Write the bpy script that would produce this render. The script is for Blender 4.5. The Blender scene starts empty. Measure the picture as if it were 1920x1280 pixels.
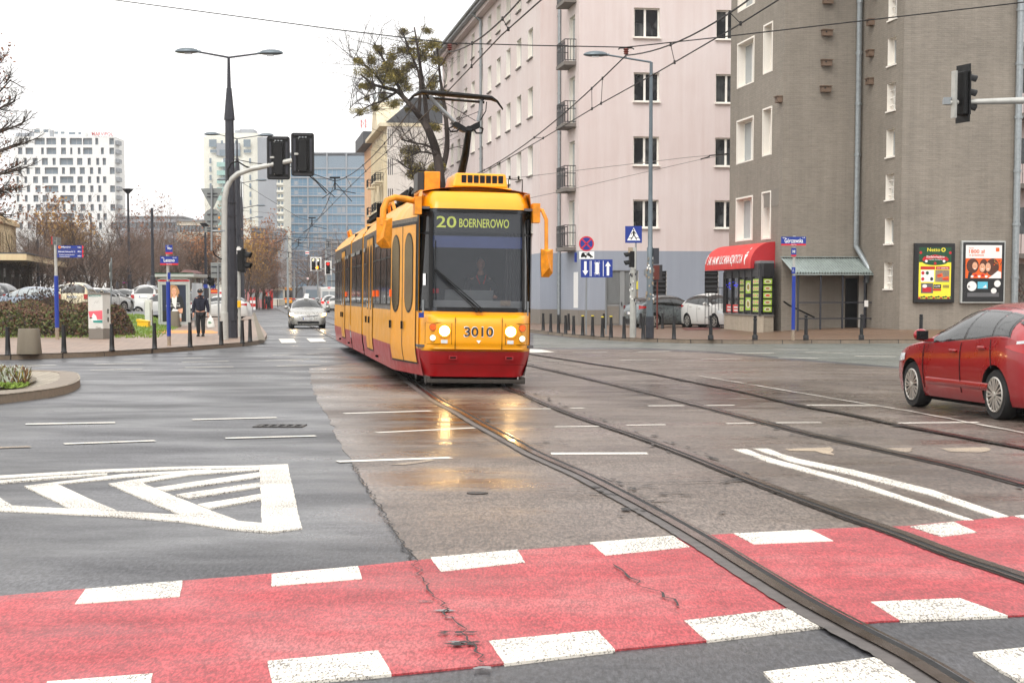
import bpy, bmesh, math, random
from mathutils import Vector, Matrix
sc = bpy.context.scene
# camera, world, sun, exposure
FP = 3200.0; PPY = 791.0; HOR = 556.0; CH = 1.57
PIT = math.atan((PPY - HOR) / FP)
cam_d = bpy.data.cameras.new("camera"); cam = bpy.data.objects.new("camera", cam_d)
sc.collection.objects.link(cam); sc.camera = cam
cam.location = (0, 0, CH); cam.rotation_euler = (math.pi / 2 - PIT, 0, 0)
cam_d.sensor_width = 36; cam_d.lens = FP / 1920 * 36; cam_d.shift_y = (PPY - 640) / 1920
cam_d.clip_start = 0.1; cam_d.clip_end = 4000
SUN_EL, SUN_AZ = math.radians(50), math.radians(200)
w = bpy.data.worlds.new("World"); sc.world = w; w.use_nodes = True
nt = w.node_tree; nt.nodes.clear()
sky = nt.nodes.new('ShaderNodeTexSky'); sky.sky_type = 'NISHITA'; sky.sun_disc = False
sky.sun_elevation = SUN_EL; sky.sun_rotation = SUN_AZ; sky.air_density = 1.0; sky.dust_density = 6.0
hs = nt.nodes.new('ShaderNodeHueSaturation'); hs.inputs['Saturation'].default_value = 0.12
b1 = nt.nodes.new('ShaderNodeBackground'); b1.inputs['Strength'].default_value = 0.07
b2 = nt.nodes.new('ShaderNodeBackground'); b2.inputs['Color'].default_value = (1, 0.985, 0.97, 1); b2.inputs['Strength'].default_value = 0.85
ad = nt.nodes.new('ShaderNodeAddShader'); wo = nt.nodes.new('ShaderNodeOutputWorld')
tcw = nt.nodes.new('ShaderNodeTexCoord'); spw = nt.nodes.new('ShaderNodeSeparateXYZ'); mrw = nt.nodes.new('ShaderNodeMapRange')   # overcast sky: zenith brighter than horizon
nt.links.new(tcw.outputs['Generated'], spw.inputs[0]); nt.links.new(spw.outputs[2], mrw.inputs[0]); nt.links.new(mrw.outputs[0], b2.inputs['Strength'])
mrw.inputs['From Min'].default_value = 0.0; mrw.inputs['From Max'].default_value = 1.0; mrw.inputs['To Min'].default_value = 1.15; mrw.inputs['To Max'].default_value = 1.6
nt.links.new(sky.outputs[0], hs.inputs['Color']); nt.links.new(hs.outputs[0], b1.inputs[0])
nt.links.new(b1.outputs[0], ad.inputs[0]); nt.links.new(b2.outputs[0], ad.inputs[1]); nt.links.new(ad.outputs[0], wo.inputs[0])
sd = bpy.data.lights.new("sun", 'SUN'); sd.energy = 0.8; sd.angle = math.radians(25); sd.color = (1, 0.96, 0.9)
so = bpy.data.objects.new("sun", sd); sc.collection.objects.link(so)
so.rotation_euler = (math.pi / 2 - SUN_EL, 0, math.pi - SUN_AZ)
sc.view_settings.view_transform = 'Standard'; sc.view_settings.look = 'None'
sc.view_settings.gamma = 1; sc.view_settings.exposure = 0.06
sc.cycles.max_bounces = 6; sc.cycles.diffuse_bounces = 3; sc.cycles.glossy_bounces = 3
sc.cycles.transparent_max_bounces = 12; sc.cycles.volume_bounces = 0
sc.cycles.use_denoising = True; sc.cycles.caustics_reflective = False; sc.cycles.caustics_refractive = False
sc.cycles.sample_clamp_indirect = 6
PI = math.pi
R = random.Random(7)

# pixel <-> world helpers (photo is 1920x1280)
_cp, _sp = math.cos(PIT), math.sin(PIT)
def ray(px, py):
    x = (px - 960) / FP; y = (PPY - py) / FP
    return Vector((x, _cp + y * _sp, -_sp + y * _cp))
def G(px, py, z=0.0):
    d = ray(px, py); t = (z - CH) / d.z
    return Vector((d.x * t, d.y * t, z))
def At(px, py, Y):
    d = ray(px, py); t = Y / d.y
    return Vector((d.x * t, Y, CH + d.z * t))
def X_at(px, Y): return (px - 960) / FP * Y
def zpx(py, Y): return At(960, py, Y).z

class Fr:                                   # building frame: local x along the front, local y away from the camera
    def __init__(s, X, Y, deg=9.06):
        s.X, s.Y, s.a = X, Y, math.radians(deg); s.u = (math.cos(s.a), math.sin(s.a)); s.v = (-math.sin(s.a), math.cos(s.a))
    def w(s, x, y): return (s.X + x * s.u[0] + y * s.v[0], s.Y + x * s.u[1] + y * s.v[1])
    def fx(s, px, y0=0.0):
        r = (px - 960) / FP; X0 = s.X + y0 * s.v[0]; Y0 = s.Y + y0 * s.v[1]
        return (r * Y0 - X0) / (s.u[0] - r * s.u[1])
    def sy(s, px, x0=0.0):
        r = (px - 960) / FP; X0 = s.X + x0 * s.u[0]; Y0 = s.Y + x0 * s.u[1]
        return (r * Y0 - X0) / (s.v[0] - r * s.v[1])
    def z(s, py, x, y): return zpx(py, s.w(x, y)[1])

# materials
def lin(c):
    return tuple((v / 255 / 12.92 if v / 255 <= .04045 else ((v / 255 + .055) / 1.055) ** 2.4) for v in c)
def new_mat(name):
    m = bpy.data.materials.new(name); m.use_nodes = True
    return m, m.node_tree, m.node_tree.nodes['Principled BSDF']
def N(nt, t, **kw):
    n = nt.nodes.new(t)
    for k, v in kw.items():
        if k in n.inputs: n.inputs[k].default_value = v
        else: setattr(n, k, v)
    return n
def coords(nt, scale=(1, 1, 1), rot=(0, 0, 0)):
    tc = N(nt, 'ShaderNodeTexCoord'); mp = N(nt, 'ShaderNodeMapping')
    mp.inputs['Scale'].default_value = scale; mp.inputs['Rotation'].default_value = rot
    nt.links.new(tc.outputs['Object'], mp.inputs[0]); return mp.outputs[0]
def noise(nt, vec, s, det=4, rough=.6):
    n = N(nt, 'ShaderNodeTexNoise', Scale=s, Detail=det, Roughness=rough); nt.links.new(vec, n.inputs['Vector']); return n.outputs['Fac']
def ramp(nt, fac, pts):
    r = N(nt, 'ShaderNodeValToRGB'); cr = r.color_ramp
    while len(cr.elements) > 1: cr.elements.remove(cr.elements[-1])
    cr.elements[0].position = pts[0][0]; cr.elements[0].color = tuple(pts[0][1]) + (1,)
    for p, c in pts[1:]:
        e = cr.elements.new(p); e.color = tuple(c) + (1,)
    nt.links.new(fac, r.inputs[0]); return r.outputs[0]
def g3(v): return (v, v, v)
def mixc(nt, fac, a, b, mode='MIX'):
    m = N(nt, 'ShaderNodeMix', data_type='RGBA', blend_type=mode)
    for sock, v in ((m.inputs[0], fac), (m.inputs[6], a), (m.inputs[7], b)):
        if isinstance(v, (int, float)): sock.default_value = v
        elif isinstance(v, tuple): sock.default_value = v + (1,) if len(v) == 3 else v
        else: nt.links.new(v, sock)
    return m.outputs[2]
def bump(nt, b, h, st, dist=.01):
    n = N(nt, 'ShaderNodeBump', Strength=st, Distance=dist); nt.links.new(h, n.inputs['Height']); nt.links.new(n.outputs[0], b.inputs['Normal'])
def mat(name, c, rough=.6, metal=0, var=.12, vs=6, bmp=0, bs=40, coat=0, emit=None, es=0, stretch=(1, 1, 1), spec=.5):
    """plain painted/metal/stone surface: colour with soft noise variation, optional bump"""
    m, nt, b = new_mat(name); c = lin(c)
    v = coords(nt, stretch); n = noise(nt, v, vs)
    col = ramp(nt, n, [(.25, tuple(x * (1 - var) for x in c)), (.75, tuple(min(1, x * (1 + var)) for x in c))])
    nt.links.new(col, b.inputs['Base Color'])
    rr = ramp(nt, noise(nt, v, vs * 1.7), [(.3, g3(max(.02, rough - .08))), (.7, g3(min(1, rough + .08)))]); nt.links.new(rr, b.inputs['Roughness'])
    b.inputs['Metallic'].default_value = metal; b.inputs['Coat Weight'].default_value = coat; b.inputs['Coat Roughness'].default_value = .08
    b.inputs['Specular IOR Level'].default_value = spec
    if bmp: bump(nt, b, noise(nt, v, bs, 6), bmp)
    if emit:
        b.inputs['Emission Color'].default_value = lin(emit) + (1,); b.inputs['Emission Strength'].default_value = es
    return m
def glass_mat(name, c, rough=.06, alpha=1.0, spec=.5):
    m, nt, b = new_mat(name)
    b.inputs['Base Color'].default_value = lin(c) + (1,); b.inputs['Roughness'].default_value = rough
    b.inputs['Specular IOR Level'].default_value = spec; b.inputs['Alpha'].default_value = alpha
    if alpha >= 1:
        n = noise(nt, coords(nt), .8, 2); bump(nt, b, n, .08, .05)
    return m
M = {}
def mm(key, *a, **k):
    M[key] = mat(key, *a, **k); return M[key]

# mesh builder
class MB:
    def __init__(s): s.v = []; s.f = []; s.m = []
    def add(s, vs, fs, m=0):
        o = len(s.v); s.v.extend(tuple(p) for p in vs); s.f.extend([i + o for i in f] for f in fs); s.m.extend([m] * len(fs)); return s
    def box(s, x0, x1, y0, y1, z0, z1, m=0):
        return s.add([(x0, y0, z0), (x1, y0, z0), (x1, y1, z0), (x0, y1, z0), (x0, y0, z1), (x1, y0, z1), (x1, y1, z1), (x0, y1, z1)],
                     [(0, 3, 2, 1), (4, 5, 6, 7), (0, 1, 5, 4), (1, 2, 6, 5), (2, 3, 7, 6), (3, 0, 4, 7)], m)
    def cb(s, c, d, m=0, rot=None):
        h = [x / 2 for x in d]; vs = [Vector((i * h[0], j * h[1], k * h[2])) for k in (-1, 1) for j in (-1, 1) for i in (-1, 1)]
        if rot is not None: vs = [rot @ v for v in vs]
        c = Vector(c); return s.add([v + c for v in vs], [(0, 2, 3, 1), (4, 5, 7, 6), (0, 1, 5, 4), (1, 3, 7, 5), (3, 2, 6, 7), (2, 0, 4, 6)], m)
    def tube(s, pts, r, n=8, m=0, caps=True):
        pts = [Vector(p) for p in pts]; rs = r if isinstance(r, (list, tuple)) else [r] * len(pts)
        t = (pts[1] - pts[0]).normalized(); a = Vector((0, 0, 1)) if abs(t.z) < .9 else Vector((1, 0, 0)); e = t.cross(a).normalized()
        vs = []; fs = []
        for i, p in enumerate(pts):
            if 0 < i < len(pts) - 1: t = ((pts[i + 1] - p).normalized() + (p - pts[i - 1]).normalized())
            elif i: t = p - pts[i - 1]
            if t.length < 1e-9: t = Vector((0, 0, 1))
            t.normalize(); e = (e - t * e.dot(t))
            if e.length < 1e-6: e = t.orthogonal()
            e.normalize(); b = t.cross(e)
            for k in range(n):
                q = 2 * PI * k / n; vs.append(p + (e * math.cos(q) + b * math.sin(q)) * rs[i])
        for i in range(len(pts) - 1):
            for k in range(n):
                k2 = (k + 1) % n; fs.append((i * n + k, i * n + k2, (i + 1) * n + k2, (i + 1) * n + k))
        if caps: fs.append(tuple(range(n - 1, -1, -1))); fs.append(tuple(range((len(pts) - 1) * n, len(pts) * n)))
        return s.add(vs, fs, m)
    def spike(s, p, q, r, m=0):
        p = Vector(p); q = Vector(q); t = (q - p).normalized(); e = t.orthogonal().normalized(); b = t.cross(e)
        return s.add([p + (e * math.cos(a) + b * math.sin(a)) * r for a in (0, 2.09, 4.19)] + [q], [(0, 1, 3), (1, 2, 3), (2, 0, 3)], m)
    def poly(s, pts, m=0): return s.add(pts, [tuple(range(len(pts)))], m)
    def prism(s, pts, d, m=0):
        n = len(pts); d = Vector(d); a = [Vector(p) for p in pts]; vs = a + [p + d for p in a]
        return s.add(vs, [tuple(range(n - 1, -1, -1)), tuple(range(n, 2 * n))] + [(i, (i + 1) % n, n + (i + 1) % n, n + i) for i in range(n)], m)
    def lathe(s, prof, c=(0, 0, 0), n=16, m=0, axis='z'):
        vs = []; fs = []; c = Vector(c)
        for r, h in prof:
            for k in range(n):
                q = 2 * PI * k / n; x, y = r * math.cos(q), r * math.sin(q)
                vs.append(c + (Vector((x, y, h)) if axis == 'z' else Vector((x, h, y)) if axis == 'y' else Vector((h, x, y))))
        for i in range(len(prof) - 1):
            for k in range(n):
                k2 = (k + 1) % n; fs.append((i * n + k, i * n + k2, (i + 1) * n + k2, (i + 1) * n + k))
        fs.append(tuple(range(n - 1, -1, -1))); fs.append(tuple(range((len(prof) - 1) * n, len(prof) * n)))
        return s.add(vs, fs, m)
    def grid(s, fn, nu, nv, m=0):
        vs = [fn(i / nu, j / nv) for j in range(nv + 1) for i in range(nu + 1)]
        return s.add(vs, [(j * (nu + 1) + i, j * (nu + 1) + i + 1, (j + 1) * (nu + 1) + i + 1, (j + 1) * (nu + 1) + i) for j in range(nv) for i in range(nu)], m)
    def ell(s, c, r, n=12, k=8, m=0):
        c = Vector(c)
        return s.grid(lambda u, v: c + Vector((r[0] * math.cos(2 * PI * u) * math.sin(PI * v), r[1] * math.sin(2 * PI * u) * math.sin(PI * v), r[2] * math.cos(PI * v))), n, k, m)
    def mesh(s, name, mats, smooth=False, ang=35):
        me = bpy.data.meshes.new(name); me.from_pydata(s.v, [], s.f)
        for x in (mats if isinstance(mats, (list, tuple)) else [mats]): me.materials.append(M[x] if isinstance(x, str) else x)
        if s.m and max(s.m) > 0: me.polygons.foreach_set('material_index', s.m)
        me.validate(); me.update()
        if smooth:
            me.shade_smooth(); me.set_sharp_from_angle(angle=math.radians(ang))
        return me
    def build(s, name, mats, parent=None, smooth=False, bevel=0, ang=35, **tags):
        o = bpy.data.objects.new(name, s.mesh(name, mats, smooth, ang)); sc.collection.objects.link(o)
        if parent is not None: o.parent = parent
        if bevel:
            bv = o.modifiers.new('bevel', 'BEVEL'); bv.width = bevel; bv.segments = 2; bv.limit_method = 'ANGLE'; bv.angle_limit = math.radians(40)
        for k, v in tags.items(): o[k] = v
        return o
def thing(name, label, cat, loc=(0, 0, 0), rz=0, group=None):
    o = bpy.data.objects.new(name, None); sc.collection.objects.link(o); o.location = loc; o.rotation_euler = (0, 0, rz)
    o.empty_display_size = .2; o['label'] = label; o['category'] = cat
    if group: o['group'] = group
    return o
def tag(o, label, cat, group=None):
    o['label'] = label; o['category'] = cat
    if group: o['group'] = group
    return o
def struct(o): o['kind'] = 'structure'; return o
def part(name, me, parent, loc=(0, 0, 0), rz=0, scale=None):
    o = bpy.data.objects.new(name, me); sc.collection.objects.link(o); o.parent = parent; o.location = loc; o.rotation_euler = (0, 0, rz)
    if scale: o.scale = scale
    return o
def dup(root, loc, rz=0, label=None, scale=None, group=None):
    r = root.copy(); sc.collection.objects.link(r); r.location = loc; r.rotation_euler = (0, 0, rz)
    if scale: r.scale = (scale,) * 3 if isinstance(scale, (int, float)) else scale
    if label: r['label'] = label
    if group: r['group'] = group
    def rec(a, b):
        for ch in a.children:
            c = ch.copy(); sc.collection.objects.link(c); c.parent = b; rec(ch, c)
    rec(root, r); return r

# text
_tc = {}
def text_geo(txt):
    if txt in _tc: return _tc[txt]
    cu = bpy.data.curves.new('t', 'FONT'); cu.body = txt; cu.size = 1; cu.resolution_u = 3; cu.offset = .012
    o = bpy.data.objects.new('t', cu); sc.collection.objects.link(o); bpy.context.view_layer.update()
    me = o.evaluated_get(bpy.context.evaluated_depsgraph_get()).to_mesh()
    vs = [(v.co.x, v.co.y) for v in me.vertices]; fs = [tuple(p.vertices) for p in me.polygons]
    bpy.data.objects.remove(o); bpy.data.curves.remove(cu)
    if vs:
        x0 = min(v[0] for v in vs); x1 = max(v[0] for v in vs); y0 = min(v[1] for v in vs); y1 = max(v[1] for v in vs)
        vs = [((x - x0) / max(1e-6, x1 - x0), (y - y0) / max(1e-6, y1 - y0)) for x, y in vs]
    _tc[txt] = (vs, fs); return _tc[txt]
def put_text(mb, txt, fn, m=0):
    """fn(a, b) maps 0..1 across / up to a 3D point"""
    vs, fs = text_geo(txt); mb.add([fn(a, b) for a, b in vs], fs, m)
def flat(o, ux, uz, x0, x1, z0, z1):
    o = Vector(o); ux = Vector(ux); uz = Vector(uz)
    return lambda a, b: o + ux * (x0 + (x1 - x0) * a) + uz * (z0 + (z1 - z0) * b)
# material library
def wet_ground(name, base, dark, light, patch_scale=.35, speck=.6, rmin=.22, rmax=.62, stretch=(.8, 1, 1), fine=48, bst=.4):
    m, nt, b = new_mat(name)
    v = coords(nt); vs = coords(nt, stretch)
    big = noise(nt, vs, patch_scale, 6, .62); mid = noise(nt, v, 5, 5); fi = noise(nt, coords(nt, (1, .25, 1)), fine, 3, .8)
    c1 = ramp(nt, big, [(.3, lin(dark)), (.5, lin(base)), (.72, lin(light))])
    c2 = mixc(nt, .35, c1, ramp(nt, mid, [(.3, g3(.35)), (.7, g3(.75))]), 'OVERLAY')
    c3 = mixc(nt, speck, c2, ramp(nt, fi, [(.38, g3(.05)), (.5, g3(.46)), (.62, g3(1))]), 'OVERLAY')
    nt.links.new(c3, b.inputs['Base Color'])
    rr = noise(nt, coords(nt, (stretch[0] * .8, stretch[1] * 1.3, 1)), patch_scale * 1.8, 5, .6)
    nt.links.new(ramp(nt, rr, [(.32, g3(rmin)), (.7, g3(rmax))]), b.inputs['Roughness'])
    bump(nt, b, fi, bst, .008); b.inputs['Specular IOR Level'].default_value = .38; M[name] = m; return m
wet_ground('asphalt', (64, 64, 67), (42, 42, 45), (94, 94, 97), patch_scale=.3)
wet_ground('track_asphalt', (96, 85, 77), (62, 50, 43), (120, 109, 101), patch_scale=.25, rmin=.16, rmax=.6)
wet_ground('pale_asphalt', (100, 103, 98), (86, 89, 85), (118, 120, 115), patch_scale=.3)
wet_ground('ground_soil', (92, 84, 72), (70, 62, 52), (112, 104, 90), rmin=.7, rmax=.9)
wet_ground('red_paint', (160, 62, 66), (142, 52, 56), (168, 94, 94), patch_scale=.9, speck=.45, rmin=.4, rmax=.65, fine=80, bst=.5)
def worn_paint(name, c, holes, wear=.57, fine=95):
    m, nt, b = new_mat(name); v = coords(nt)
    fi = noise(nt, coords(nt, (1, .3, 1)), fine, 3, .75); big = noise(nt, v, 1.3, 3)
    ad = N(nt, 'ShaderNodeMath', operation='MULTIPLY_ADD'); nt.links.new(big, ad.inputs[0]); ad.inputs[1].default_value = .35; nt.links.new(fi, ad.inputs[2])
    col = ramp(nt, ad.outputs[0], [(wear - .02, lin(holes)), (wear + .02, lin(c))])
    nt.links.new(col, b.inputs['Base Color']); b.inputs['Roughness'].default_value = .55; bump(nt, b, fi, .4, .005); M[name] = m
worn_paint('white_paint', (218, 212, 200), (112, 106, 100), wear=.625)
worn_paint('thin_white', (222, 217, 206), (132, 122, 112), wear=.58)
worn_paint('faint_paint', (176, 158, 132), (118, 104, 94), wear=.68)
def brick_mat(name, c1, c2, mort, sx, sy, scale=1, rough=.8, rot=(0, 0, 0), ms=.02, bst=.4, coordrot=None, nz=.3):
    m, nt, b = new_mat(name); v = coords(nt, (1, 1, 1), rot)
    br = N(nt, 'ShaderNodeTexBrick', Scale=1.0); br.inputs['Brick Width'].default_value = sx; br.inputs['Row Height'].default_value = sy
    br.inputs['Mortar Size'].default_value = ms; br.inputs['Color1'].default_value = lin(c1) + (1,); br.inputs['Color2'].default_value = lin(c2) + (1,); br.inputs['Mortar'].default_value = lin(mort) + (1,)
    br.inputs['Mortar Smooth'].default_value = .4
    nt.links.new(v, br.inputs['Vector'])
    w0 = coords(nt); n1 = noise(nt, w0, .5, 5, .7); n2 = noise(nt, w0, 12, 4, .7)
    c = mixc(nt, nz, br.outputs['Color'], ramp(nt, n1, [(.3, g3(.3)), (.7, g3(.75))]), 'OVERLAY')
    c = mixc(nt, .25, c, ramp(nt, n2, [(.35, g3(.25)), (.65, g3(.8))]), 'OVERLAY')
    nt.links.new(c, b.inputs['Base Color']); b.inputs['Roughness'].default_value = rough
    bump(nt, b, br.outputs['Color'], bst, .01); M[name] = m; return m
brick_mat('pavers', (150, 126, 108), (128, 108, 94), (84, 72, 64), .8, .4, rough=.55, ms=.03, rot=(0, 0, .15))
brick_mat('pavers_brown', (118, 92, 72), (104, 82, 66), (66, 54, 46), .5, .25, rough=.45, ms=.02)
brick_mat('cobbles', (176, 164, 144), (150, 140, 122), (70, 62, 52), .16, .15, rough=.6, ms=.018, bst=.8)
brick_mat('kerb_stone', (128, 114, 98), (112, 100, 86), (46, 40, 34), 1.0, 5.0, rough=.55, ms=.02)
def wall_brick(name, c, sc_=(.26, .075), axis='xz', amount=.35, dark=.75):
    """brick courses painted over: bump plus faint colour; works on walls along local x and local y"""
    m, nt, b = new_mat(name); c = lin(c)
    tc = N(nt, 'ShaderNodeTexCoord'); sp = N(nt, 'ShaderNodeSeparateXYZ'); nt.links.new(tc.outputs['Object'], sp.inputs[0])
    ad = N(nt, 'ShaderNodeMath', operation='ADD'); nt.links.new(sp.outputs[0], ad.inputs[0]); nt.links.new(sp.outputs[1], ad.inputs[1])
    cb = N(nt, 'ShaderNodeCombineXYZ'); nt.links.new(ad.outputs[0], cb.inputs[0]); nt.links.new(sp.outputs[2], cb.inputs[1])
    br = N(nt, 'ShaderNodeTexBrick', Scale=1.0); br.inputs['Brick Width'].default_value = sc_[0]; br.inputs['Row Height'].default_value = sc_[1]
    br.inputs['Mortar Size'].default_value = .008; br.inputs['Mortar Smooth'].default_value = .6
    br.inputs['Color1'].default_value = g3(.62) + (1,); br.inputs['Color2'].default_value = g3(.5) + (1,); br.inputs['Mortar'].default_value = g3(.3) + (1,)
    nt.links.new(cb.outputs[0], br.inputs['Vector'])
    v = coords(nt); n1 = noise(nt, v, .35, 5, .65); n2 = noise(nt, coords(nt, (1, 1, 5)), 2.2, 5, .75)
    nv = noise(nt, coords(nt, (3, 3, .15)), 1.2, 5, .7)
    col = mixc(nt, amount, c, br.outputs['Color'], 'OVERLAY')
    col = mixc(nt, .5, col, ramp(nt, n1, [(.3, g3(.36)), (.7, g3(.62))]), 'OVERLAY')
    col = mixc(nt, .35, col, ramp(nt, nv, [(.3, g3(.34)), (.7, g3(.6))]), 'OVERLAY')
    col = mixc(nt, .4, col, ramp(nt, n2, [(.3, g3(.32)), (.5, g3(.5)), (.75, g3(.64))]), 'OVERLAY')
    nt.links.new(col, b.inputs['Base Color']); b.inputs['Roughness'].default_value = .8
    h = mixc(nt, .4, br.outputs['Color'], ramp(nt, n2, [(.3, g3(0)), (.7, g3(1))])); bump(nt, b, h, .6, .02); M[name] = m
wall_brick('grey_brick', (136, 128, 117))
wall_brick('shop_plinth', (172, 160, 142), amount=.15)
def stucco(name, c, n1a=.5, st=.5):
    m, nt, b = new_mat(name); c = lin(c); v = coords(nt)
    a = noise(nt, v, .18, 5, .6); s2 = noise(nt, coords(nt, (2.5, 2.5, .12)), 1.2, 5, .7); f = noise(nt, v, 45, 4)
    col = mixc(nt, st, c, ramp(nt, a, [(.3, g3(.42)), (.7, g3(.57))]), 'OVERLAY')
    col = mixc(nt, st, col, ramp(nt, s2, [(.3, g3(.44)), (.7, g3(.55))]), 'OVERLAY')
    col = mixc(nt, .15, col, ramp(nt, f, [(.3, g3(.3)), (.7, g3(.7))]), 'OVERLAY')
    nt.links.new(col, b.inputs['Base Color']); b.inputs['Roughness'].default_value = .85; bump(nt, b, f, .3, .006); M[name] = m
stucco('pink_stucco', (214, 200, 196), st=.85); stucco('blue_grey_stucco', (150, 156, 167)); stucco('plinth_grey', (128, 122, 114), st=.9)
stucco('cream_stucco', (212, 200, 172), st=.8); stucco('orange_stucco', (214, 170, 128)); stucco('pale_wall', (205, 198, 190), st=.8)
stucco('sandstone', (214, 190, 150), st=.9); stucco('white_render', (226, 226, 224)); stucco('beige_far', (196, 188, 172))
stucco('tower_cream', (222, 220, 208)); stucco('far_grey', (150, 154, 160)); stucco('far_dark', (86, 90, 98)); stucco('concrete', (116, 107, 92), st=1)
stucco('reveal_white', (236, 230, 220), st=.6); stucco('sill_grey', (120, 114, 108))
mm('white_metal', (232, 232, 228), .45); mm('window_white', (232, 228, 220), .5, var=.06)
mm('dark_metal', (48, 48, 50), .45, .3); mm('black', (10, 10, 11), .5, var=.3, spec=.3); mm('black_gloss', (14, 14, 15), .25); mm('rubber', (24, 24, 24), .75, bmp=.2)
mm('grey_metal', (138, 142, 144), .4, .6, vs=3); mm('galvanised', (150, 156, 158), .42, .55, vs=9, var=.2); mm('pole_grey', (48, 49, 56), .5, .2, var=.2, vs=4)
mm('pole_light', (176, 176, 170), .5, .3, var=.15, vs=5); mm('lamp_grey', (96, 106, 112), .4, .4); mm('zinc', (134, 148, 152), .4, .5, var=.2)
mm('sign_blue', (12, 46, 134), .4, var=.05); mm('sign_red', (200, 30, 40), .4, var=.05); mm('sign_white', (240, 240, 238), .4, var=.03)
mm('post_blue', (14, 48, 142), .4, var=.1); mm('sign_back', (128, 132, 130), .5, .4); mm('orange_dot', (235, 150, 30), .5)
mm('tram_yellow', (240, 160, 0), .38, var=.05, vs=3, coat=.15); mm('tram_side', (226, 154, 6), .42, var=.12, vs=2, coat=.12, spec=.35)
mm('tram_red', (164, 14, 20), .4, var=.16, vs=3, coat=.12); mm('tram_grey', (40, 38, 38), .35, var=.1, coat=.2); mm('tram_orange', (226, 140, 16), .5, var=.3, vs=8)
mm('under_black', (8, 7, 7), .9, spec=.2); mm('bumper_grime', (52, 46, 40), .8, var=.3, vs=10); mm('bellows', (30, 28, 27), .85)
mm('red_car', (150, 10, 22), .3, .2, var=.02, vs=1, coat=.8); mm('silver_car', (160, 158, 152), .3, .6, var=.04, coat=.6)
mm('grey_car', (104, 112, 114), .3, .5, var=.05, coat=.6); mm('white_car', (206, 206, 202), .35, 0, var=.03, coat=.5); mm('cream_car', (206, 192, 160), .35, .2, var=.05, coat=.5)
mm('dark_car', (40, 42, 48), .3, .3, coat=.6); mm('blue_silver_car', (140, 150, 165), .3, .4, coat=.6)
mm('chrome', (200, 200, 200), .2, .9, var=.03); mm('rim', (190, 186, 178), .35, .6, var=.1); mm('plate', (235, 235, 232), .5, var=.03)
mm('tail_red', (170, 16, 20), .2, coat=.5); mm('tail_lit', (220, 20, 20), .3, emit=(255, 30, 20), es=2.5); mm('lens_clear', (215, 220, 222), .1, coat=.6)
mm('lamp_amber', (230, 90, 20), .3, emit=(255, 90, 10), es=.35); mm('lamp_on', (255, 240, 210), .3, emit=(255, 214, 140), es=18); mm('lamp_warm', (255, 214, 150), .3, emit=(255, 196, 110), es=25)
mm('lamp_soft', (255, 236, 200), .3, emit=(255, 225, 180), es=1.2)
mm('signal_red', (255, 30, 20), .4, emit=(255, 30, 20), es=3); mm('signal_amber', (255, 170, 20), .4, emit=(255, 170, 20), es=3); mm('signal_white', (255, 245, 210), .4, emit=(255, 245, 200), es=2)
mm('led', (214, 224, 90), .5, emit=(206, 216, 84), es=.55); mm('wire', (34, 32, 32), .6, .3); mm('wire_thin', (120, 114, 110), .6); mm('rust_brown', (96, 44, 36), .6)
mm('skin', (206, 150, 124), .55, var=.08, vs=20); mm('navy_cloth', (26, 28, 44), .85, var=.35, vs=18, bmp=.5, bs=30); mm('dark_cloth', (30, 30, 33), .9, var=.2, vs=15); mm('cap_cloth', (32, 32, 34), .9)
mm('shoe', (20, 19, 18), .6); mm('bag_white', (226, 226, 220), .5, var=.1, vs=8); mm('bag_green', (60, 130, 80), .5); mm('grey_hair', (150, 146, 140), .9)
mm('bark', (74, 62, 52), .9, var=.35, vs=10, bmp=.6, bs=25); mm('twig', (112, 92, 80), .9, var=.3, vs=3); mm('twig_dark', (62, 52, 46), .9, var=.2)
mm('twig_grey', (104, 96, 90), .9); mm('leaf_rust', (122, 78, 52), .8, var=.3, vs=9); mm('leaf_yellow', (172, 134, 70), .8, var=.3, vs=9); mm('leaf_orange', (146, 98, 62), .8, var=.3, vs=9)
mm('mistletoe_green', (152, 136, 66), .8, var=.35, vs=5); mm('mistletoe_dark', (108, 102, 50), .85, var=.3, vs=5)
mm('hedge_green', (84, 92, 44), .75, var=.4, vs=4); mm('hedge_brown', (104, 76, 54), .8, var=.4, vs=5); mm('hedge_red', (88, 56, 46), .85, var=.3, vs=6)
mm('grass_mat', (96, 118, 52), .9, var=.35, vs=5, bmp=.8, bs=60); mm('grass_blade', (110, 132, 48), .8, var=.3, vs=5); mm('silver_leaf', (190, 194, 180), .8, var=.2); mm('straw', (176, 150, 66), .85)
mm('soil', (58, 42, 34), .95, var=.3); mm('yellow_box', (240, 186, 30), .45, var=.05); mm('cabinet_white', (206, 206, 200), .55, var=.1, vs=3); mm('graffiti_pink', (222, 96, 110), .6); mm('graffiti_teal', (40, 140, 130), .6)
mm('kiosk_grey', (176, 178, 174), .45, .2, var=.1); mm('tactile_orange', (206, 140, 76), .7, var=.15)
mm('bollard_black', (16, 16, 18), .5, 0, var=.25, vs=12); mm('bollard_yellow', (220, 200, 60), .5)
mm('awning_red', (206, 50, 46), .6, var=.12, vs=2.5); mm('awning_dark', (172, 26, 34), .6, var=.06); mm('corrugated', (150, 160, 156), .5, .3, var=.25, vs=3)
mm('gate_grey', (140, 142, 142), .55, var=.1, stretch=(1, 1, .2)); mm('louvre_dark', (52, 52, 54), .6); mm('birdbox', (112, 92, 76), .8, var=.1)
mm('rail_steel', (92, 74, 62), .22, .85, var=.25, vs=2); mm('rail_dark', (82, 76, 73), .5, .2, var=.3, vs=6); mm('groove', (10, 9, 9), .8); mm('crack', (34, 31, 30), .7, var=.3, vs=12); mm('tar', (66, 62, 62), .3, var=.3, vs=3)
mm('iron', (54, 50, 48), .5, .5, var=.3, vs=15)
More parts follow.
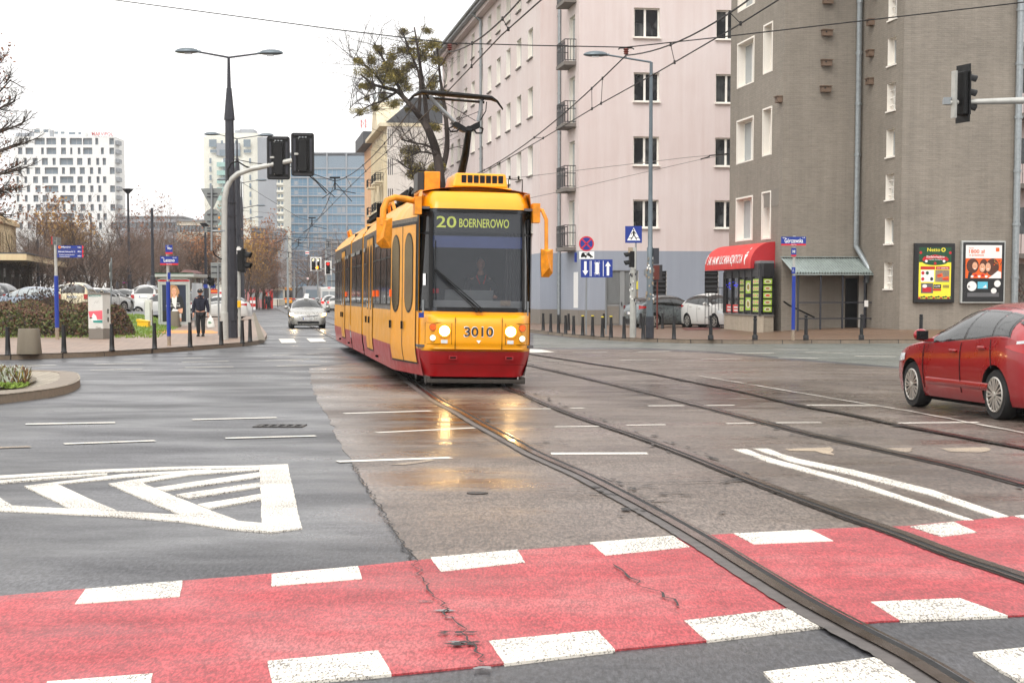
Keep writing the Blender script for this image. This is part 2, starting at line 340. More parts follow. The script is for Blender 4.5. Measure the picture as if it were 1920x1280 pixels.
mm('netto_yellow', (240, 226, 60), .4, var=.03); mm('netto_green', (22, 72, 44), .4, var=.3, vs=9); mm('poster_red', (190, 26, 40), .4, var=.06); mm('poster_white', (236, 234, 230), .4, var=.03)
mm('poster_orange', (232, 96, 24), .4, var=.1, vs=5); mm('poster_black', (26, 26, 28), .4); mm('poster_skin', (226, 170, 136), .5, var=.1); mm('poster_hair', (84, 48, 34), .5, var=.3, vs=20); mm('poster_blond', (186, 134, 92), .5, var=.3, vs=20)
mm('poster_navy', (30, 38, 60), .4, var=.35, vs=2.5); mm('poster_sky', (96, 190, 214), .4); mm('food_green', (170, 206, 60), .5, var=.1, vs=30); mm('food_brown', (190, 130, 74), .5, var=.45, vs=40); mm('food_plate', (226, 220, 200), .5, var=.1)
mm('poster_grey', (92, 92, 94), .5, var=.3, vs=60); mm('led_blue', (60, 60, 220), .5, emit=(60, 60, 255), es=1.0); mm('curtain', (200, 196, 190), .9, var=.2, vs=14, stretch=(6, 6, .3)); mm('plant_green', (60, 92, 50), .8, var=.3)
mm('booth_pink', (196, 130, 132), .6); mm('barrier_red', (214, 52, 46), .5); mm('interior_grey', (92, 92, 94), .8); mm('interior_dark', (30, 30, 32), .85); mm('reflection_blue', (70, 84, 140), .6, emit=(70, 84, 140), es=.05); mm('dash_grey', (128, 132, 134), .7)
mm('red_roof', (150, 60, 48), .7); mm('roof_dark', (70, 72, 76), .7, var=.1); mm('roof_metal', (128, 130, 132), .5, .2)
def curtain_glass(name, a, b_, c):
    m, nt, b = new_mat(name); oi = N(nt, 'ShaderNodeObjectInfo'); tc = N(nt, 'ShaderNodeTexCoord'); mp = N(nt, 'ShaderNodeMapping'); mp.inputs['Scale'].default_value = (7, 7, .5)
    ad = N(nt, 'ShaderNodeVectorMath', operation='ADD'); nt.links.new(tc.outputs['Object'], ad.inputs[0]); sc3 = N(nt, 'ShaderNodeVectorMath', operation='SCALE'); sc3.inputs[3].default_value = 37; cx = N(nt, 'ShaderNodeCombineXYZ'); nt.links.new(oi.outputs['Random'], cx.inputs[0]); nt.links.new(oi.outputs['Random'], cx.inputs[1]); nt.links.new(cx.outputs[0], sc3.inputs[0]); nt.links.new(sc3.outputs[0], ad.inputs[1]); nt.links.new(ad.outputs[0], mp.inputs[0])
    n1 = noise(nt, mp.outputs[0], 1.2, 3); n2 = noise(nt, ad.outputs[0], .9, 2)
    col = mixc(nt, ramp(nt, n2, [(.42, g3(0)), (.55, g3(1))]), ramp(nt, n1, [(.3, lin(a)), (.7, lin(b_))]), lin(c))
    nt.links.new(col, b.inputs['Base Color']); b.inputs['Roughness'].default_value = .06; b.inputs['Specular IOR Level'].default_value = .8; bump(nt, b, n2, .05, .05); M[name] = m
curtain_glass('window_dark', (40, 44, 48), (92, 94, 94), (30, 34, 38))
M['window_pale'] = glass_mat('window_pale', (150, 156, 158), .08, spec=.7)
M['far_window'] = glass_mat('far_window', (112, 126, 136), .15, spec=.6); M['office_glass'] = glass_mat('office_glass', (96, 132, 158), .12, spec=.7); M['office_panel'] = glass_mat('office_panel', (120, 136, 150), .4)
M['car_glass'] = glass_mat('car_glass', (18, 22, 22), .04, .93, spec=.9); M['tram_glass'] = glass_mat('tram_glass', (22, 23, 25), .06, spec=.45)
M['shield_glass'] = glass_mat('shield_glass', (72, 77, 84), .04, .42, spec=.8); M['balcony_glass'] = glass_mat('balcony_glass', (150, 184, 178), .15)
M['side_glass'] = glass_mat('side_glass', (24, 30, 26), .05, .95, spec=.4)
m_, nt_, b_ = new_mat('puddle'); b_.inputs['Base Color'].default_value = (.03, .028, .026, 1); b_.inputs['Roughness'].default_value = .04; M['puddle'] = m_
# ground, roads, pavements, markings, rails
VD = (-0.1595, 1.0)                          # street direction (dx per metre of y)
def pl(px, z=0.0): return [G(x, y, z) for x, y in px]
def cat(pts, k=6):
    out = []
    for i in range(len(pts) - 1):
        p0 = pts[max(0, i - 1)]; p1 = pts[i]; p2 = pts[i + 1]; p3 = pts[min(len(pts) - 1, i + 2)]
        for j in range(k):
            t = j / k; out.append(.5 * ((2 * p1) + (p2 - p0) * t + (2 * p0 - 5 * p1 + 4 * p2 - p3) * t * t + (3 * p1 - p0 - 3 * p2 + p3) * t ** 3))
    out.append(pts[-1]); return out
def strip(mb, pts, a, b, z, m=0, jit=0, rng=None):
    vs = []; n = len(pts)
    for i, p in enumerate(pts):
        q = pts[min(n - 1, i + 1)] - pts[max(0, i - 1)]; q = Vector((q.x, q.y, 0)).normalized(); nn = Vector((q.y, -q.x, 0))
        ja = (rng.uniform(-jit, jit) if jit else 0); jb = (rng.uniform(-jit, jit) if jit else 0)
        vs += [(p.x + nn.x * (a + ja), p.y + nn.y * (a + ja), z), (p.x + nn.x * (b + jb), p.y + nn.y * (b + jb), z)]
    mb.add(vs, [(2 * i, 2 * i + 1, 2 * i + 3, 2 * i + 2) for i in range(n - 1)], m)
def slabp(mb, pts, m=0): mb.prism([(p[0], p[1], -.02) for p in pts], (0, 0, .02 + pts[0][2]), m)
def sheet(name, pts, m): mb = MB(); (mb.poly(pts) if pts[0][2] <= 0 else slabp(mb, pts)); return struct(mb.build(name, m))
def rough_edge(pts, amp, step, rng):
    out = []
    for i, p in enumerate(pts):
        q = pts[(i + 1) % len(pts)]; L = (q - p).length; k = max(1, min(60, int(L / step)))
        for j in range(k):
            t = j / k; a = amp if 0 < t or True else 0
            out.append(p.lerp(q, t) + Vector((rng.uniform(-a, a), rng.uniform(-a, a), 0)))
    return out
sheet('ground', [(-1500, -60, -.03), (1500, -60, -.03), (1500, 2500, -.03), (-1500, 2500, -.03)], 'ground_soil')
# road: wide crossing plus the street going away
sheet('road', [(-90, -20, 0), (90, -20, 0), (90, 64, 0), (2.5, 76, 0), (2.5 - .1595 * 420, 496, 0), (-16 - .1595 * 436, 496, 0), (-13, 60, 0), (-90, 60, 0)], 'asphalt')
rg = random.Random(3)
tb = [(580, 690), (583, 720), (598, 760), (625, 800), (640, 840), (660, 870), (700, 930), (740, 1000), (775, 1049), (800, 1085), (1340, 1030), (1960, 975), (1990, 712), (1700, 692), (1500, 676), (1350, 663), (1200, 655), (1000, 655), (700, 676)]
sheet('track_asphalt', rough_edge(pl(tb, .006), .035, .5, rg), 'track_asphalt')
sheet('far_lane_asphalt', pl([(1000, 652), (1200, 651.5), (1350, 659.5), (1500, 672.5), (1700, 689), (2100, 715), (2300, 646), (1200, 641), (1060, 633), (1000, 627)], .004), 'pale_asphalt')
# bicycle crossing
redp = [(-260, 1138), (0, 1116), (340, 1088), (670, 1061), (975, 1030), (1290, 1006), (1330, 1002), (1560, 990), (1700, 985), (1830, 973), (1990, 960), (2300, 935), (2300, 1115), (1990, 1145), (1920, 1152), (1650, 1163), (1540, 1173), (1325, 1200), (1150, 1218), (930, 1243), (735, 1262), (500, 1283), (0, 1335), (-260, 1360)]
sheet('bicycle_crossing', rough_edge(pl(redp, .009), .01, .3, rg), 'red_paint')
mk = MB()
blocks = [[(160, 1103), (343, 1087), (337, 1117), (140, 1131)], [(509, 1075), (672, 1060), (678, 1084), (508, 1098)], [(807, 1044), (970, 1029), (984, 1053), (827, 1070)], [(1106, 1016), (1262, 1003), (1292, 1024), (1136, 1040)], [(1375, 999), (1520, 992), (1562, 1013), (1413, 1019)], [(1705, 986), (1788, 977), (1832, 997), (1765, 1005)], [(1900, 966), (1990, 958), (2040, 970), (1960, 982)],
          [(90, 1276), (285, 1261), (283, 1292), (50, 1312)], [(500, 1238), (710, 1218), (735, 1262), (512, 1282)], [(917, 1200), (1120, 1180), (1152, 1217), (947, 1243)], [(1282, 1162), (1490, 1138), (1545, 1172), (1325, 1199)], [(1632, 1127), (1800, 1120), (1890, 1153), (1690, 1162)], [(1430, 1258), (1650, 1230), (1730, 1285), (1490, 1320)], [(1825, 1222), (1990, 1205), (2080, 1255), (1910, 1275)]]
for b in blocks: slabp(mk, rough_edge(pl(b, .0135), .003, .1, rg))
zc = lambda L: [(x / 2.783, 640 + y / 2.783) for x, y in L]
isl = [[(-200, 718), (0, 698), (500, 668), (900, 652), (1352, 645), (1352, 657), (900, 665), (500, 682), (0, 712), (-200, 732)],
       [(1352, 645), (1500, 638), (1575, 972), (1420, 991), (1365, 985), (1362, 800)],
       [(-200, 835), (0, 850), (950, 902), (1250, 935), (1367, 945), (1420, 991), (1200, 975), (960, 937), (600, 908), (0, 880), (-200, 868)],
       [(125, 752), (640, 690), (1100, 664), (1106, 672), (660, 706), (300, 742), (480, 825), (610, 880), (370, 871)],
       [(565, 740), (1000, 674), (1352, 659), (1352, 668), (1000, 692), (740, 735), (900, 800), (1060, 865), (1215, 922), (1250, 937), (950, 904)],
       [(800, 762), (1357, 679), (1359, 705), (865, 775)], [(915, 797), (1360, 731), (1361, 755), (985, 815)], [(1030, 847), (1362, 793), (1363, 820), (1090, 868)],
       [(-200, 755), (0, 722), (300, 700), (560, 686), (560, 691), (300, 710), (0, 736), (-100, 750), (60, 852), (0, 852), (-200, 790)]]
for b in isl: slabp(mk, rough_edge(pl(zc(b), .0095 + .0006 * isl.index(b)), .004, .15, rg))
def offs(L, t0, t1):
    return [(x, y) for x, y in L]
l1 = [(1372, 841), (1405, 852), (1440, 865), (1600, 908), (1808, 974), (1826, 974), (1620, 905), (1460, 862), (1425, 851), (1400, 841)]
l2 = [(1412, 840), (1447, 852), (1484, 865), (1600, 890), (1740, 926), (1868, 970), (1892, 967), (1750, 918), (1600, 880), (1500, 860), (1465, 850), (1440, 840)]
for b in (l1, l2): slabp(mk, rough_edge(pl(b, .0135), .003, .15, rg))
struct(mk.build('road_marking', 'white_paint'))
mk = MB()
lines = [(48, 796, 216, 793, .16), (120, 833, 291, 827, .13), (360, 787.5, 519, 783.5, .13), (423, 822.5, 592, 818, .13), (645, 776, 809, 771, .13), (705, 812, 890, 803, .1), (633, 866.5, 845, 859, .16), (938, 767.5, 1033, 767, .1), (1070, 766.5, 1095, 765.5, .1), (1040, 801, 1123, 800, .1), (1175, 798, 1248, 797, .1), (1033, 851.5, 1214, 851, .2),
         (1215, 761.5, 1283, 761, .12), (1315, 761, 1377, 760.5, .12), (1362, 795, 1415, 794, .1), (1445, 793.5, 1540, 793, .1), (1510, 760.5, 1645, 761, .15), (1675, 794, 1835, 792.5, .13),
         (9, 687.5, 105, 685, .14), (-30, 697.5, 84, 696, .18), (177, 683.5, 268, 681, .14), (170, 694.5, 267, 692, .14), (341, 679.5, 429, 677.5, .14), (347, 689.5, 438, 688, .16), (499, 676.5, 582, 674, .15), (519, 686.7, 600, 684.5, .16),
         (1073, 660.5, 1139, 660, .16), (995, 677, 1056, 676.5, .14), (1162, 675.4, 1240, 674.7, .14), (1378, 663, 1450, 662, .18), (1450, 655.5, 1515, 656, .18), (1510, 661, 1580, 662, .18), (1460, 671, 1535, 672, .16), (1602, 668, 1680, 669, .2), (1315, 673.5, 1390, 673, .14), (1195, 660, 1257, 659, .2),
         (511, 666.3, 542, 665.3, .14), (575, 664, 600, 663.5, .14), (596, 654.5, 620, 653.5, .14), (509, 632.6, 535, 632.6, .12), (540, 632.6, 577, 632.6, .12), (345, 672, 380, 671, .12), (230, 675, 262, 674, .12)]
for x0, y0, x1, y1, wd in lines:
    a, b = G(x0, y0), G(x1, y1); k = 6
    pts = [a.lerp(b, i / k) for i in range(k + 1)]
    strip(mk, pts, -wd / 2, wd / 2, .0095, 0, .004, rg)
for b in [[(522, 635), (551, 635), (556, 642.5), (528, 643)], [(574, 634), (604, 634), (612, 640.5), (582, 641)], [(992, 654), (1015, 655), (1040, 660), (994, 661)]]: mk.poly(pl(b, .0165))
for x, y in ((505, 600), (508, 606), (512, 612)):
    strip(mk, [G(x, y), G(x + 16, y)], -.1, .1, .0165)
struct(mk.build('lane_marking', 'thin_white'))
mk = MB()
for b in [[(1468, 841), (1555, 838), (1562, 842), (1560, 853), (1540, 850), (1530, 845), (1478, 845)], [(1655, 840), (1712, 839), (1706, 847), (1675, 847)], [(1762, 840), (1850, 838), (1858, 844), (1835, 848), (1778, 846)], [(-40, 838.5), (57, 835.5), (57, 837.5), (-40, 841)], [(735, 870), (810, 860), (815, 862), (760, 871)]]: mk.poly(rough_edge(pl(b, .0105), .02, .15, rg))
struct(mk.build('worn_arrow_marking', 'faint_paint'))
# rails
Rl = {}
farA = [Vector((-.62 - .70 - .152 * (y - 29.1), y, 0)) for y in (40, 60, 90, 150, 250, 400)]
Rl['A'] = list(reversed(farA)) + pl([(790.2, 731.4), (822, 753), (861, 773.5), (896.5, 795), (931.9, 813.8), (967, 833), (1002.7, 853), (1055.8, 877), (1100, 897), (1200, 950), (1300, 1007), (1400, 1070), (1500, 1132), (1600, 1187), (1700, 1240), (1790, 1296), (1950, 1400)])
Rl['B'] = [p + Vector((1.42, .23, 0)) for p in reversed(farA)] + pl([(949.6, 727.8), (985, 740.5), (1038, 763), (1091, 783.4), (1200, 820), (1300, 857), (1400, 897), (1500, 935), (1600, 972), (1700, 1007), (1800, 1045), (1920, 1085), (2300, 1215)])
Rl['C'] = [Vector((.475 - .1595 * (y - 38), y, 0)) for y in (400, 250, 150, 90, 60, 45)] + pl([(1000, 688), (1100, 711), (1200, 735), (1300, 760), (1400, 786), (1500, 812), (1600, 835), (1700, 857), (1800, 880), (1920, 912), (2400, 1040)])
Rl['D'] = [Vector((.575 - .1595 * (y - 46), y, 0)) for y in (400, 250, 150, 90, 60)] + pl([(1000, 665), (1100, 681), (1200, 697), (1300, 717), (1400, 737), (1500, 761), (1600, 780), (1700, 801), (1800, 820), (1920, 842), (2400, 930)])
rr = MB(); ck = MB(); rt = random.Random(11)
for key, pts in Rl.items():
    c = cat(pts, 14); sgn = 1 if key in 'AC' else -1
    wdt = {'A': .12, 'B': .11, 'C': .06, 'D': .07}[key]
    strip(rr, c, -wdt * .6, wdt, .0165, 1, .005, rt)
    # pts run away->near, so the strip's +offset is to the left of the picture; groove lies between the two rails
    strip(rr, c, -.035, .035, .026, 0)
    a, b = sorted((-sgn * .037, -sgn * .078)); strip(rr, c, a, b, .0235, 2)
    a, b = sorted((-sgn * .08, -sgn * .1)); strip(rr, c, a, b, .026, 0)
    # broken asphalt along the edges
    for i in range(len(c) - 1):
        p, q = c[i], c[i + 1]; L = (q - p).length
        if p.y > 45: continue
        for j in range(int(L / .12)):
            if rt.random() > (.8 if math.sin(p.lerp(q, j * .12 / L).y * 1.7 + ord(key)) > .1 else .1): continue
            o = p.lerp(q, j * .12 / L); side = -1 if rt.random() < .8 else 1; d = (q - p).normalized(); nn = Vector((d.y, -d.x, 0))
            o = o + nn * side * (wdt + rt.uniform(-.04, .08)); n = rt.randint(5, 8); r1, r2 = rt.uniform(.04, .15), rt.uniform(.012, .045)
            ang0 = rt.uniform(-.5, .5)
            ck.poly([o + (d * math.cos(2 * PI * k / n + ang0) * r1 + nn * math.sin(2 * PI * k / n + ang0) * r2) * rt.uniform(.5, 1.2) + Vector((0, 0, .0215 + .001 * rt.random())) for k in range(n)], 0 if rt.random() < .8 else 1)
struct(rr.build('tram_rail', ['rail_steel', 'rail_dark', 'groove']))
def crackline(pts, wd, jit=.02, step=.08, m=0):
    P = pl(pts); out = []
    for i in range(len(P) - 1):
        k = max(1, int((P[i + 1] - P[i]).length / step))
        for j in range(k): out.append(P[i].lerp(P[i + 1], j / k) + Vector((rt.uniform(-jit, jit), rt.uniform(-jit, jit), 0)))
    out.append(P[-1])
    strip(ck, out, -wd / 2, wd / 2, .0225, m, wd * .4, rt)
crackline([(1140, 908), (1200, 909), (1390, 905)], .025); crackline([(700, 893), (850, 884), (1010, 871)], .012); crackline([(1100, 868), (1390, 858), (1680, 858)], .01)
crackline([(1150, 1065), (1190, 1095), (1240, 1120), (1272, 1143)], .012, .03); crackline([(1310, 706), (1520, 742), (1700, 772), (1990, 828)], .03, .01, .3, 2)
crackline([(775, 1050), (805, 1110), (850, 1165), (880, 1200), (905, 1250)], .008, .03, m=0); crackline([(660, 872), (740, 1000), (775, 1050)], .012, .02)
crackline([(1505, 714), (1560, 720), (1690, 735)], .02, .04); crackline([(995, 672), (1090, 690), (1240, 706)], .02, .03)
for cx, cy, n, sx in ((868, 1214, 9, .05), (850, 1192, 6, .04), (1530, 820, 26, .35), (945, 828, 22, .3), (1000, 835, 14, .2), (1195, 930, 20, .28), (1400, 902, 20, .25), (1250, 965, 18, .2), (1130, 918, 16, .2), (1455, 735, 14, .4), (1780, 815, 18, .4)):
    for k in range(n):
        o = G(cx, cy) + Vector((rt.gauss(0, sx), rt.gauss(0, sx * .5), .0215 + .001 * rt.random())); q = rt.randint(4, 7); a = rt.uniform(0, PI)
        ck.poly([o + Vector((math.cos(2 * PI * j / q + a) * rt.uniform(.01, .05) * (1.6 if cy < 950 else .8), math.sin(2 * PI * j / q + a) * rt.uniform(.006, .03), 0)) for j in range(q)], 0)
wm, wnt, wbs = new_mat('wet_film'); wbs.inputs['Base Color'].default_value = lin((58, 44, 36)) + (1,); wbs.inputs['Roughness'].default_value = .17
wv = coords(wnt, (.5, 1.6, 1)); wn_ = noise(wnt, wv, 1.1, 6, .65); tcg = N(wnt, 'ShaderNodeTexCoord'); mg_ = N(wnt, 'ShaderNodeMapping'); mg_.inputs['Location'].default_value = (-1, -1, 0); mg_.inputs['Scale'].default_value = (2, 2, 1); wnt.links.new(tcg.outputs['Generated'], mg_.inputs[0]); gr_ = N(wnt, 'ShaderNodeTexGradient', gradient_type='SPHERICAL'); wnt.links.new(mg_.outputs[0], gr_.inputs[0])
mu = N(wnt, 'ShaderNodeMath', operation='MULTIPLY'); wnt.links.new(ramp(wnt, wn_, [(.38, g3(0)), (.6, g3(1))]), mu.inputs[0]); wnt.links.new(ramp(wnt, gr_.outputs[0], [(0, g3(0)), (.5, g3(.95))]), mu.inputs[1]); wnt.links.new(mu.outputs[0], wbs.inputs['Alpha']); bump(wnt, wbs, noise(wnt, coords(wnt), 60, 3), .12, .005); M['wet_film'] = wm
for i_, (a_, b_) in enumerate((((620, 735), (1010, 872)), ((1640, 745), (2300, 830)), ((1000, 700), (1700, 800)), ((640, 690), (1000, 745)))):
    q0, q1 = G(a_[0], a_[1]), G(b_[0], b_[1]); x0, x1 = G(a_[0], (a_[1] + b_[1]) / 2).x, G(b_[0], (a_[1] + b_[1]) / 2).x
    o_ = MB().poly([((x0 - x1) / 2, (q1.y - q0.y) / 2, 0), ((x1 - x0) / 2, (q1.y - q0.y) / 2, 0), ((x1 - x0) / 2, (q0.y - q1.y) / 2, 0), ((x0 - x1) / 2, (q0.y - q1.y) / 2, 0)]).build('wet_patch', 'wet_film'); o_.location = ((x0 + x1) / 2, (q0.y + q1.y) / 2, .0085 + .0003 * i_); struct(o_)
struct(ck.build('cracked_asphalt', ['crack', 'tar', 'thin_white']))
pd = MB()
for x, y, a, b in ((800, 1132, .04, .015), (832, 1150, .05, .025), (905, 1258, .05, .03), (845, 1163, .04, .012), (1215, 942, .2, .03), (1480, 927, .2, .03), (1480, 928, .1, .03), (860, 1210, .05, .03)):
    if a:
        o = G(x, y); pd.poly([o + Vector((math.cos(2 * PI * k / 12) * a * rt.uniform(.4, 1.4), math.sin(2 * PI * k / 12) * b * rt.uniform(.4, 1.4), .0175)) for k in range(12)])
struct(pd.build('puddle', 'puddle'))
# drain grate and small covers
o = G(525, 799); t = thing('drain_grate', 'dark iron drain grate set in the grey asphalt', 'drain grate', (o.x, o.y, .001), -.03)
fr = MB(); fr.box(-.3, .3, -.2, -.15, 0, .012); fr.box(-.3, .3, .15, .2, 0, .012); fr.box(-.3, -.26, -.15, .15, 0, .012); fr.box(.26, .3, -.15, .15, 0, .012); fr.build('frame', 'iron', t)
b = MB(); [b.box(-.25 + i * .1, -.21 + i * .1, -.149, .149, .001, .01) for i in range(6)]; b.box(-.259, .259, -.149, .149, -.002, .003, 1); b.build('bar', ['iron', 'groove'], t)
o = G(895, 926); c = MB().lathe([(.085, .009), (.085, .014), (.06, .015)], (0, 0, 0), 20).build('valve_cover', 'iron'); c.location = (o.x, o.y, .0); tag(c, 'small round iron valve cover in the road before the tram', 'cover')

# pavements
def kerb(name, pts, z, wid=.3, side=1, m='kerb_stone'):
    """pts: 2D polyline along the road edge; side=+1 puts the stone on the +offset side"""
    mb = MB(); P = [Vector((p[0], p[1], 0)) for p in pts]
    dense = []
    for i in range(len(P) - 1):
        k = max(1, min(120, int((P[i + 1] - P[i]).length / .5))); dense += [P[i].lerp(P[i + 1], j / k) for j in range(k)]
    dense.append(P[-1]); n = len(dense); vs = []
    for i, p in enumerate(dense):
        q = dense[min(n - 1, i + 1)] - dense[max(0, i - 1)]; q.normalize(); nn = Vector((q.y, -q.x, 0)) * side
        for a, h in ((0, -.02), (.01, z - .025), (.035, z + .002), (wid, z + .006), (wid, -.02)): vs.append(p + nn * a + Vector((0, 0, h)))
    mb.add(vs, [(5 * i + k, 5 * (i + 1) + k, 5 * (i + 1) + k + 1, 5 * i + k + 1) for i in range(n - 1) for k in range(4)])
    return struct(mb.build(name, m))
def clean2(P): return [(p.x, p.y) for p in P]
kl = [(-60, 41.0), (-30, 41.6)] + clean2(pl([(0, 675), (100, 672), (180, 669), (320, 660), (400, 654), (460, 649), (485, 645.5), (496, 641), (499, 636)])) + [(-8.95 - .1595 * (y - 62.8), y) for y in (66, 80, 120, 200, 380)]
kerb('kerb', kl, .13, .3, -1)
inner = kl[:]
pv = [(x, y, .133) for x, y in kl] + [(-150, 380, .133), (-150, 41, .133)]
struct(MB().poly(pv).build('sidewalk', 'pavers'))
# tactile strip near the stop
struct(MB().poly(pl([(250, 619), (395, 619), (412, 623), (400, 625), (250, 624)], .139)).build('tactile_paving', 'tactile_orange'))
struct(MB().poly(pl([(474, 586), (478, 586), (497, 637), (484, 637)], .139)).build('gutter_strip', 'concrete'))
# grass bank and raised car park
def sm(t): t = max(0, min(1, t)); return t * t * (3 - 2 * t)
def bank(u, v):
    Y = 59.5 + v * 30; e = -15.6 - .1595 * (Y - 80); X = e - u * u * 70
    return (X, Y, .12 + .5 * sm((Y - 61) / 26) * sm((e - X) / 2.5) + .02 * math.sin(X * 3) * math.sin(Y * 2))
struct(MB().grid(bank, 40, 30).build('grass', 'grass_mat', smooth=True, ang=80))
struct(MB().poly([(-17, 89.3, .62), (-30, 170, .62), (-200, 170, .62), (-200, 89.3, .62)]).build('parking_lot', 'asphalt'))
gb = MB(); rq = random.Random(5)
for k in range(5200):
    u, v = rq.random() ** .5 * .35, rq.random(); p = bank(u, v); x = p[0]; y = p[1]; h = rq.uniform(.05, .12)
    gb.add([(x - .03, y, p[2] - .02), (x + .03, y, p[2] - .02), (x + rq.uniform(-.06, .06), y + rq.uniform(-.04, .04), p[2] + h)], [(0, 1, 2)])
gb.build('grass_blades', 'grass_blade', kind='stuff')
# right-hand pavement, gently rising towards the grey building
def zr(x, y): return .133 + .2 * sm((x - 9) / 4.5) * sm((y - 57.5) / 6.5)
kr = clean2(pl([(1000, 624), (1066, 631.6), (1120, 637), (1188, 640.5), (1300, 644), (1400, 645), (1660, 643.8), (1990, 643.5)])) + [(60, 58), (90, 58)]
kerb('kerb', [(kr[0][0] - .1595 * t, kr[0][1] + t) for t in (320, 120, 60, 20, 8, 3)] + kr, .13, .3, -1)
vs = []; fs = []; ts = [0, .35, 1.5, 3, 4.5, 6, 8, 12, 20, 40, 120, 320]
kd = []
for i in range(len(kr) - 1):
    for j in range(6): kd.append((kr[i][0] + (kr[i + 1][0] - kr[i][0]) * j / 6, kr[i][1] + (kr[i + 1][1] - kr[i][1]) * j / 6))
kd.append(kr[-1])
for x, y in kd:
    for t in ts: X = x - .1595 * t; Y = y + t; vs.append((X, Y, zr(X, Y)))
nT = len(ts)
fs = [(i * nT + j, (i + 1) * nT + j, (i + 1) * nT + j + 1, i * nT + j + 1) for i in range(len(kd) - 1) for j in range(nT - 1)]
struct(MB().add(vs, fs).build('pavement', 'pavers_brown', smooth=True, ang=80))
struct(MB().poly(pl([(1278, 615), (1345, 613), (1352, 617.5), (1285, 619)], .15)).build('brick_edging', 'rust_brown'))

# traffic island at the left with cobbles and planting
isz = .14
ipx = [(-120, 770), (0, 757), (50, 751), (98, 744), (128, 737), (146, 729), (151, 722), (147, 713)]
out = cat(pl(ipx), 5) + cat([G(147, 713), G(133, 709.5), G(105, 708), (G(60, 706.5)), G(0, 704.5), G(-140, 703)], 5)[1:]
# back edge lies at the same height as the kerb top in the picture; treat it as ground points nudged back
kerb('kerb', [(p.x, p.y) for p in out], isz, .35, -1)
struct(MB().poly([(p.x, p.y, isz - .004) for p in out]).build('cobbled_island', 'cobbles'))
ins = cat([G(-60, 737, isz), G(0, 730.5, isz), G(40, 725, isz), G(58, 719, isz), G(62, 713.5, isz), G(48, 709, isz), G(20, 707.5, isz), G(-60, 706, isz)], 5)
isl_edge = MB(); strip(isl_edge, ins, -.06, .06, isz + .045); isl_edge.add([(p.x, p.y, z) for p in ins for z in (isz - .01, isz + .045)], [(2 * i, 2 * i + 2, 2 * i + 3, 2 * i + 1) for i in range(len(ins) - 1)])
struct(isl_edge.build('bed_edging', 'concrete'))
struct(MB().poly([(p.x, p.y, isz + .02) for p in ins]).build('soil_bed', 'soil'))
pb = MB(); rp = random.Random(8)
for k in range(3200):
    u, v = rp.random(), rp.random(); x, y = -70 + u * 122, 709 + v * 19
    if ((x - 5) / 55) ** 2 * (1 if x > 0 else .1) + ((y - 718) / 10) ** 2 > 1: continue
    p = G(x, y, isz + .02); kind = 0 if v > .72 else rp.choice([1, 1, 2, 3, 3, 4]); h = rp.uniform(.03, .07) if kind == 0 else rp.uniform(.06, .26)
    a = rp.uniform(0, 2 * PI); l = rp.uniform(.04, .12); wv = Vector((math.cos(a), math.sin(a), 0)) * (.006 + .018 * (kind != 2))
    pb.add([p - wv, p + wv, p + wv * .5 + Vector((math.cos(a * 3) * l, math.sin(a * 3) * l, h)), p - wv * .5 + Vector((math.cos(a * 3) * l * .9, math.sin(a * 3) * l * .9, h))], [(0, 1, 2, 3)], kind)
pb.build('ground_cover', ['grass_blade', 'silver_leaf', 'straw', 'hedge_brown', 'hedge_green'], kind='stuff')
# building helpers
def facade(mb, along, c, a0, a1, z0, z1, ops, out, depth=.2, m=0, mr=1, bands=None):
    """wall plane in local coords. along='x': wall at y=c, running x a0..a1; out=-1/+1 sign of the outward normal.
    ops: openings (t0,t1,z0,z1). bands: [(z, mat)] horizontal material bands (mat below z)."""
    ts = sorted(set([a0, a1] + [t for o in ops for t in o[:2]])); zs = sorted(set([z0, z1] + [z for o in ops for z in o[2:4]] + [b[0] for b in (bands or [])]))
    ts = [t for t in ts if a0 - 1e-6 <= t <= a1 + 1e-6]; zs = [z for z in zs if z0 - 1e-6 <= z <= z1 + 1e-6]
    P = (lambda t, z, d=0: (t, c - out * d, z)) if along == 'x' else (lambda t, z, d=0: (c - out * d, t, z))
    flip = (along == 'x') == (out > 0)
    def q(pts, mt): mb.add(pts, [(3, 2, 1, 0) if flip else (0, 1, 2, 3)], mt)
    for i in range(len(ts) - 1):
        for j in range(len(zs) - 1):
            tm, zm = (ts[i] + ts[i + 1]) / 2, (zs[j] + zs[j + 1]) / 2
            if any(o[0] < tm < o[1] and o[2] < zm < o[3] for o in ops): continue
            mt = m
            for bz, bm in (bands or []):
                if zm < bz: mt = bm; break
            q([P(ts[i], zs[j]), P(ts[i + 1], zs[j]), P(ts[i + 1], zs[j + 1]), P(ts[i], zs[j + 1])], mt)
    for t0, t1, b, t in [o[:4] for o in ops]:
        q([P(t0, b), P(t0, t), P(t0, t, depth), P(t0, b, depth)], mr); q([P(t1, b), P(t1, b, depth), P(t1, t, depth), P(t1, t)], mr)
        q([P(t0, b), P(t0, b, depth), P(t1, b, depth), P(t1, b)], mr); q([P(t0, t), P(t1, t), P(t1, t, depth), P(t0, t, depth)], mr)
_wp = {}
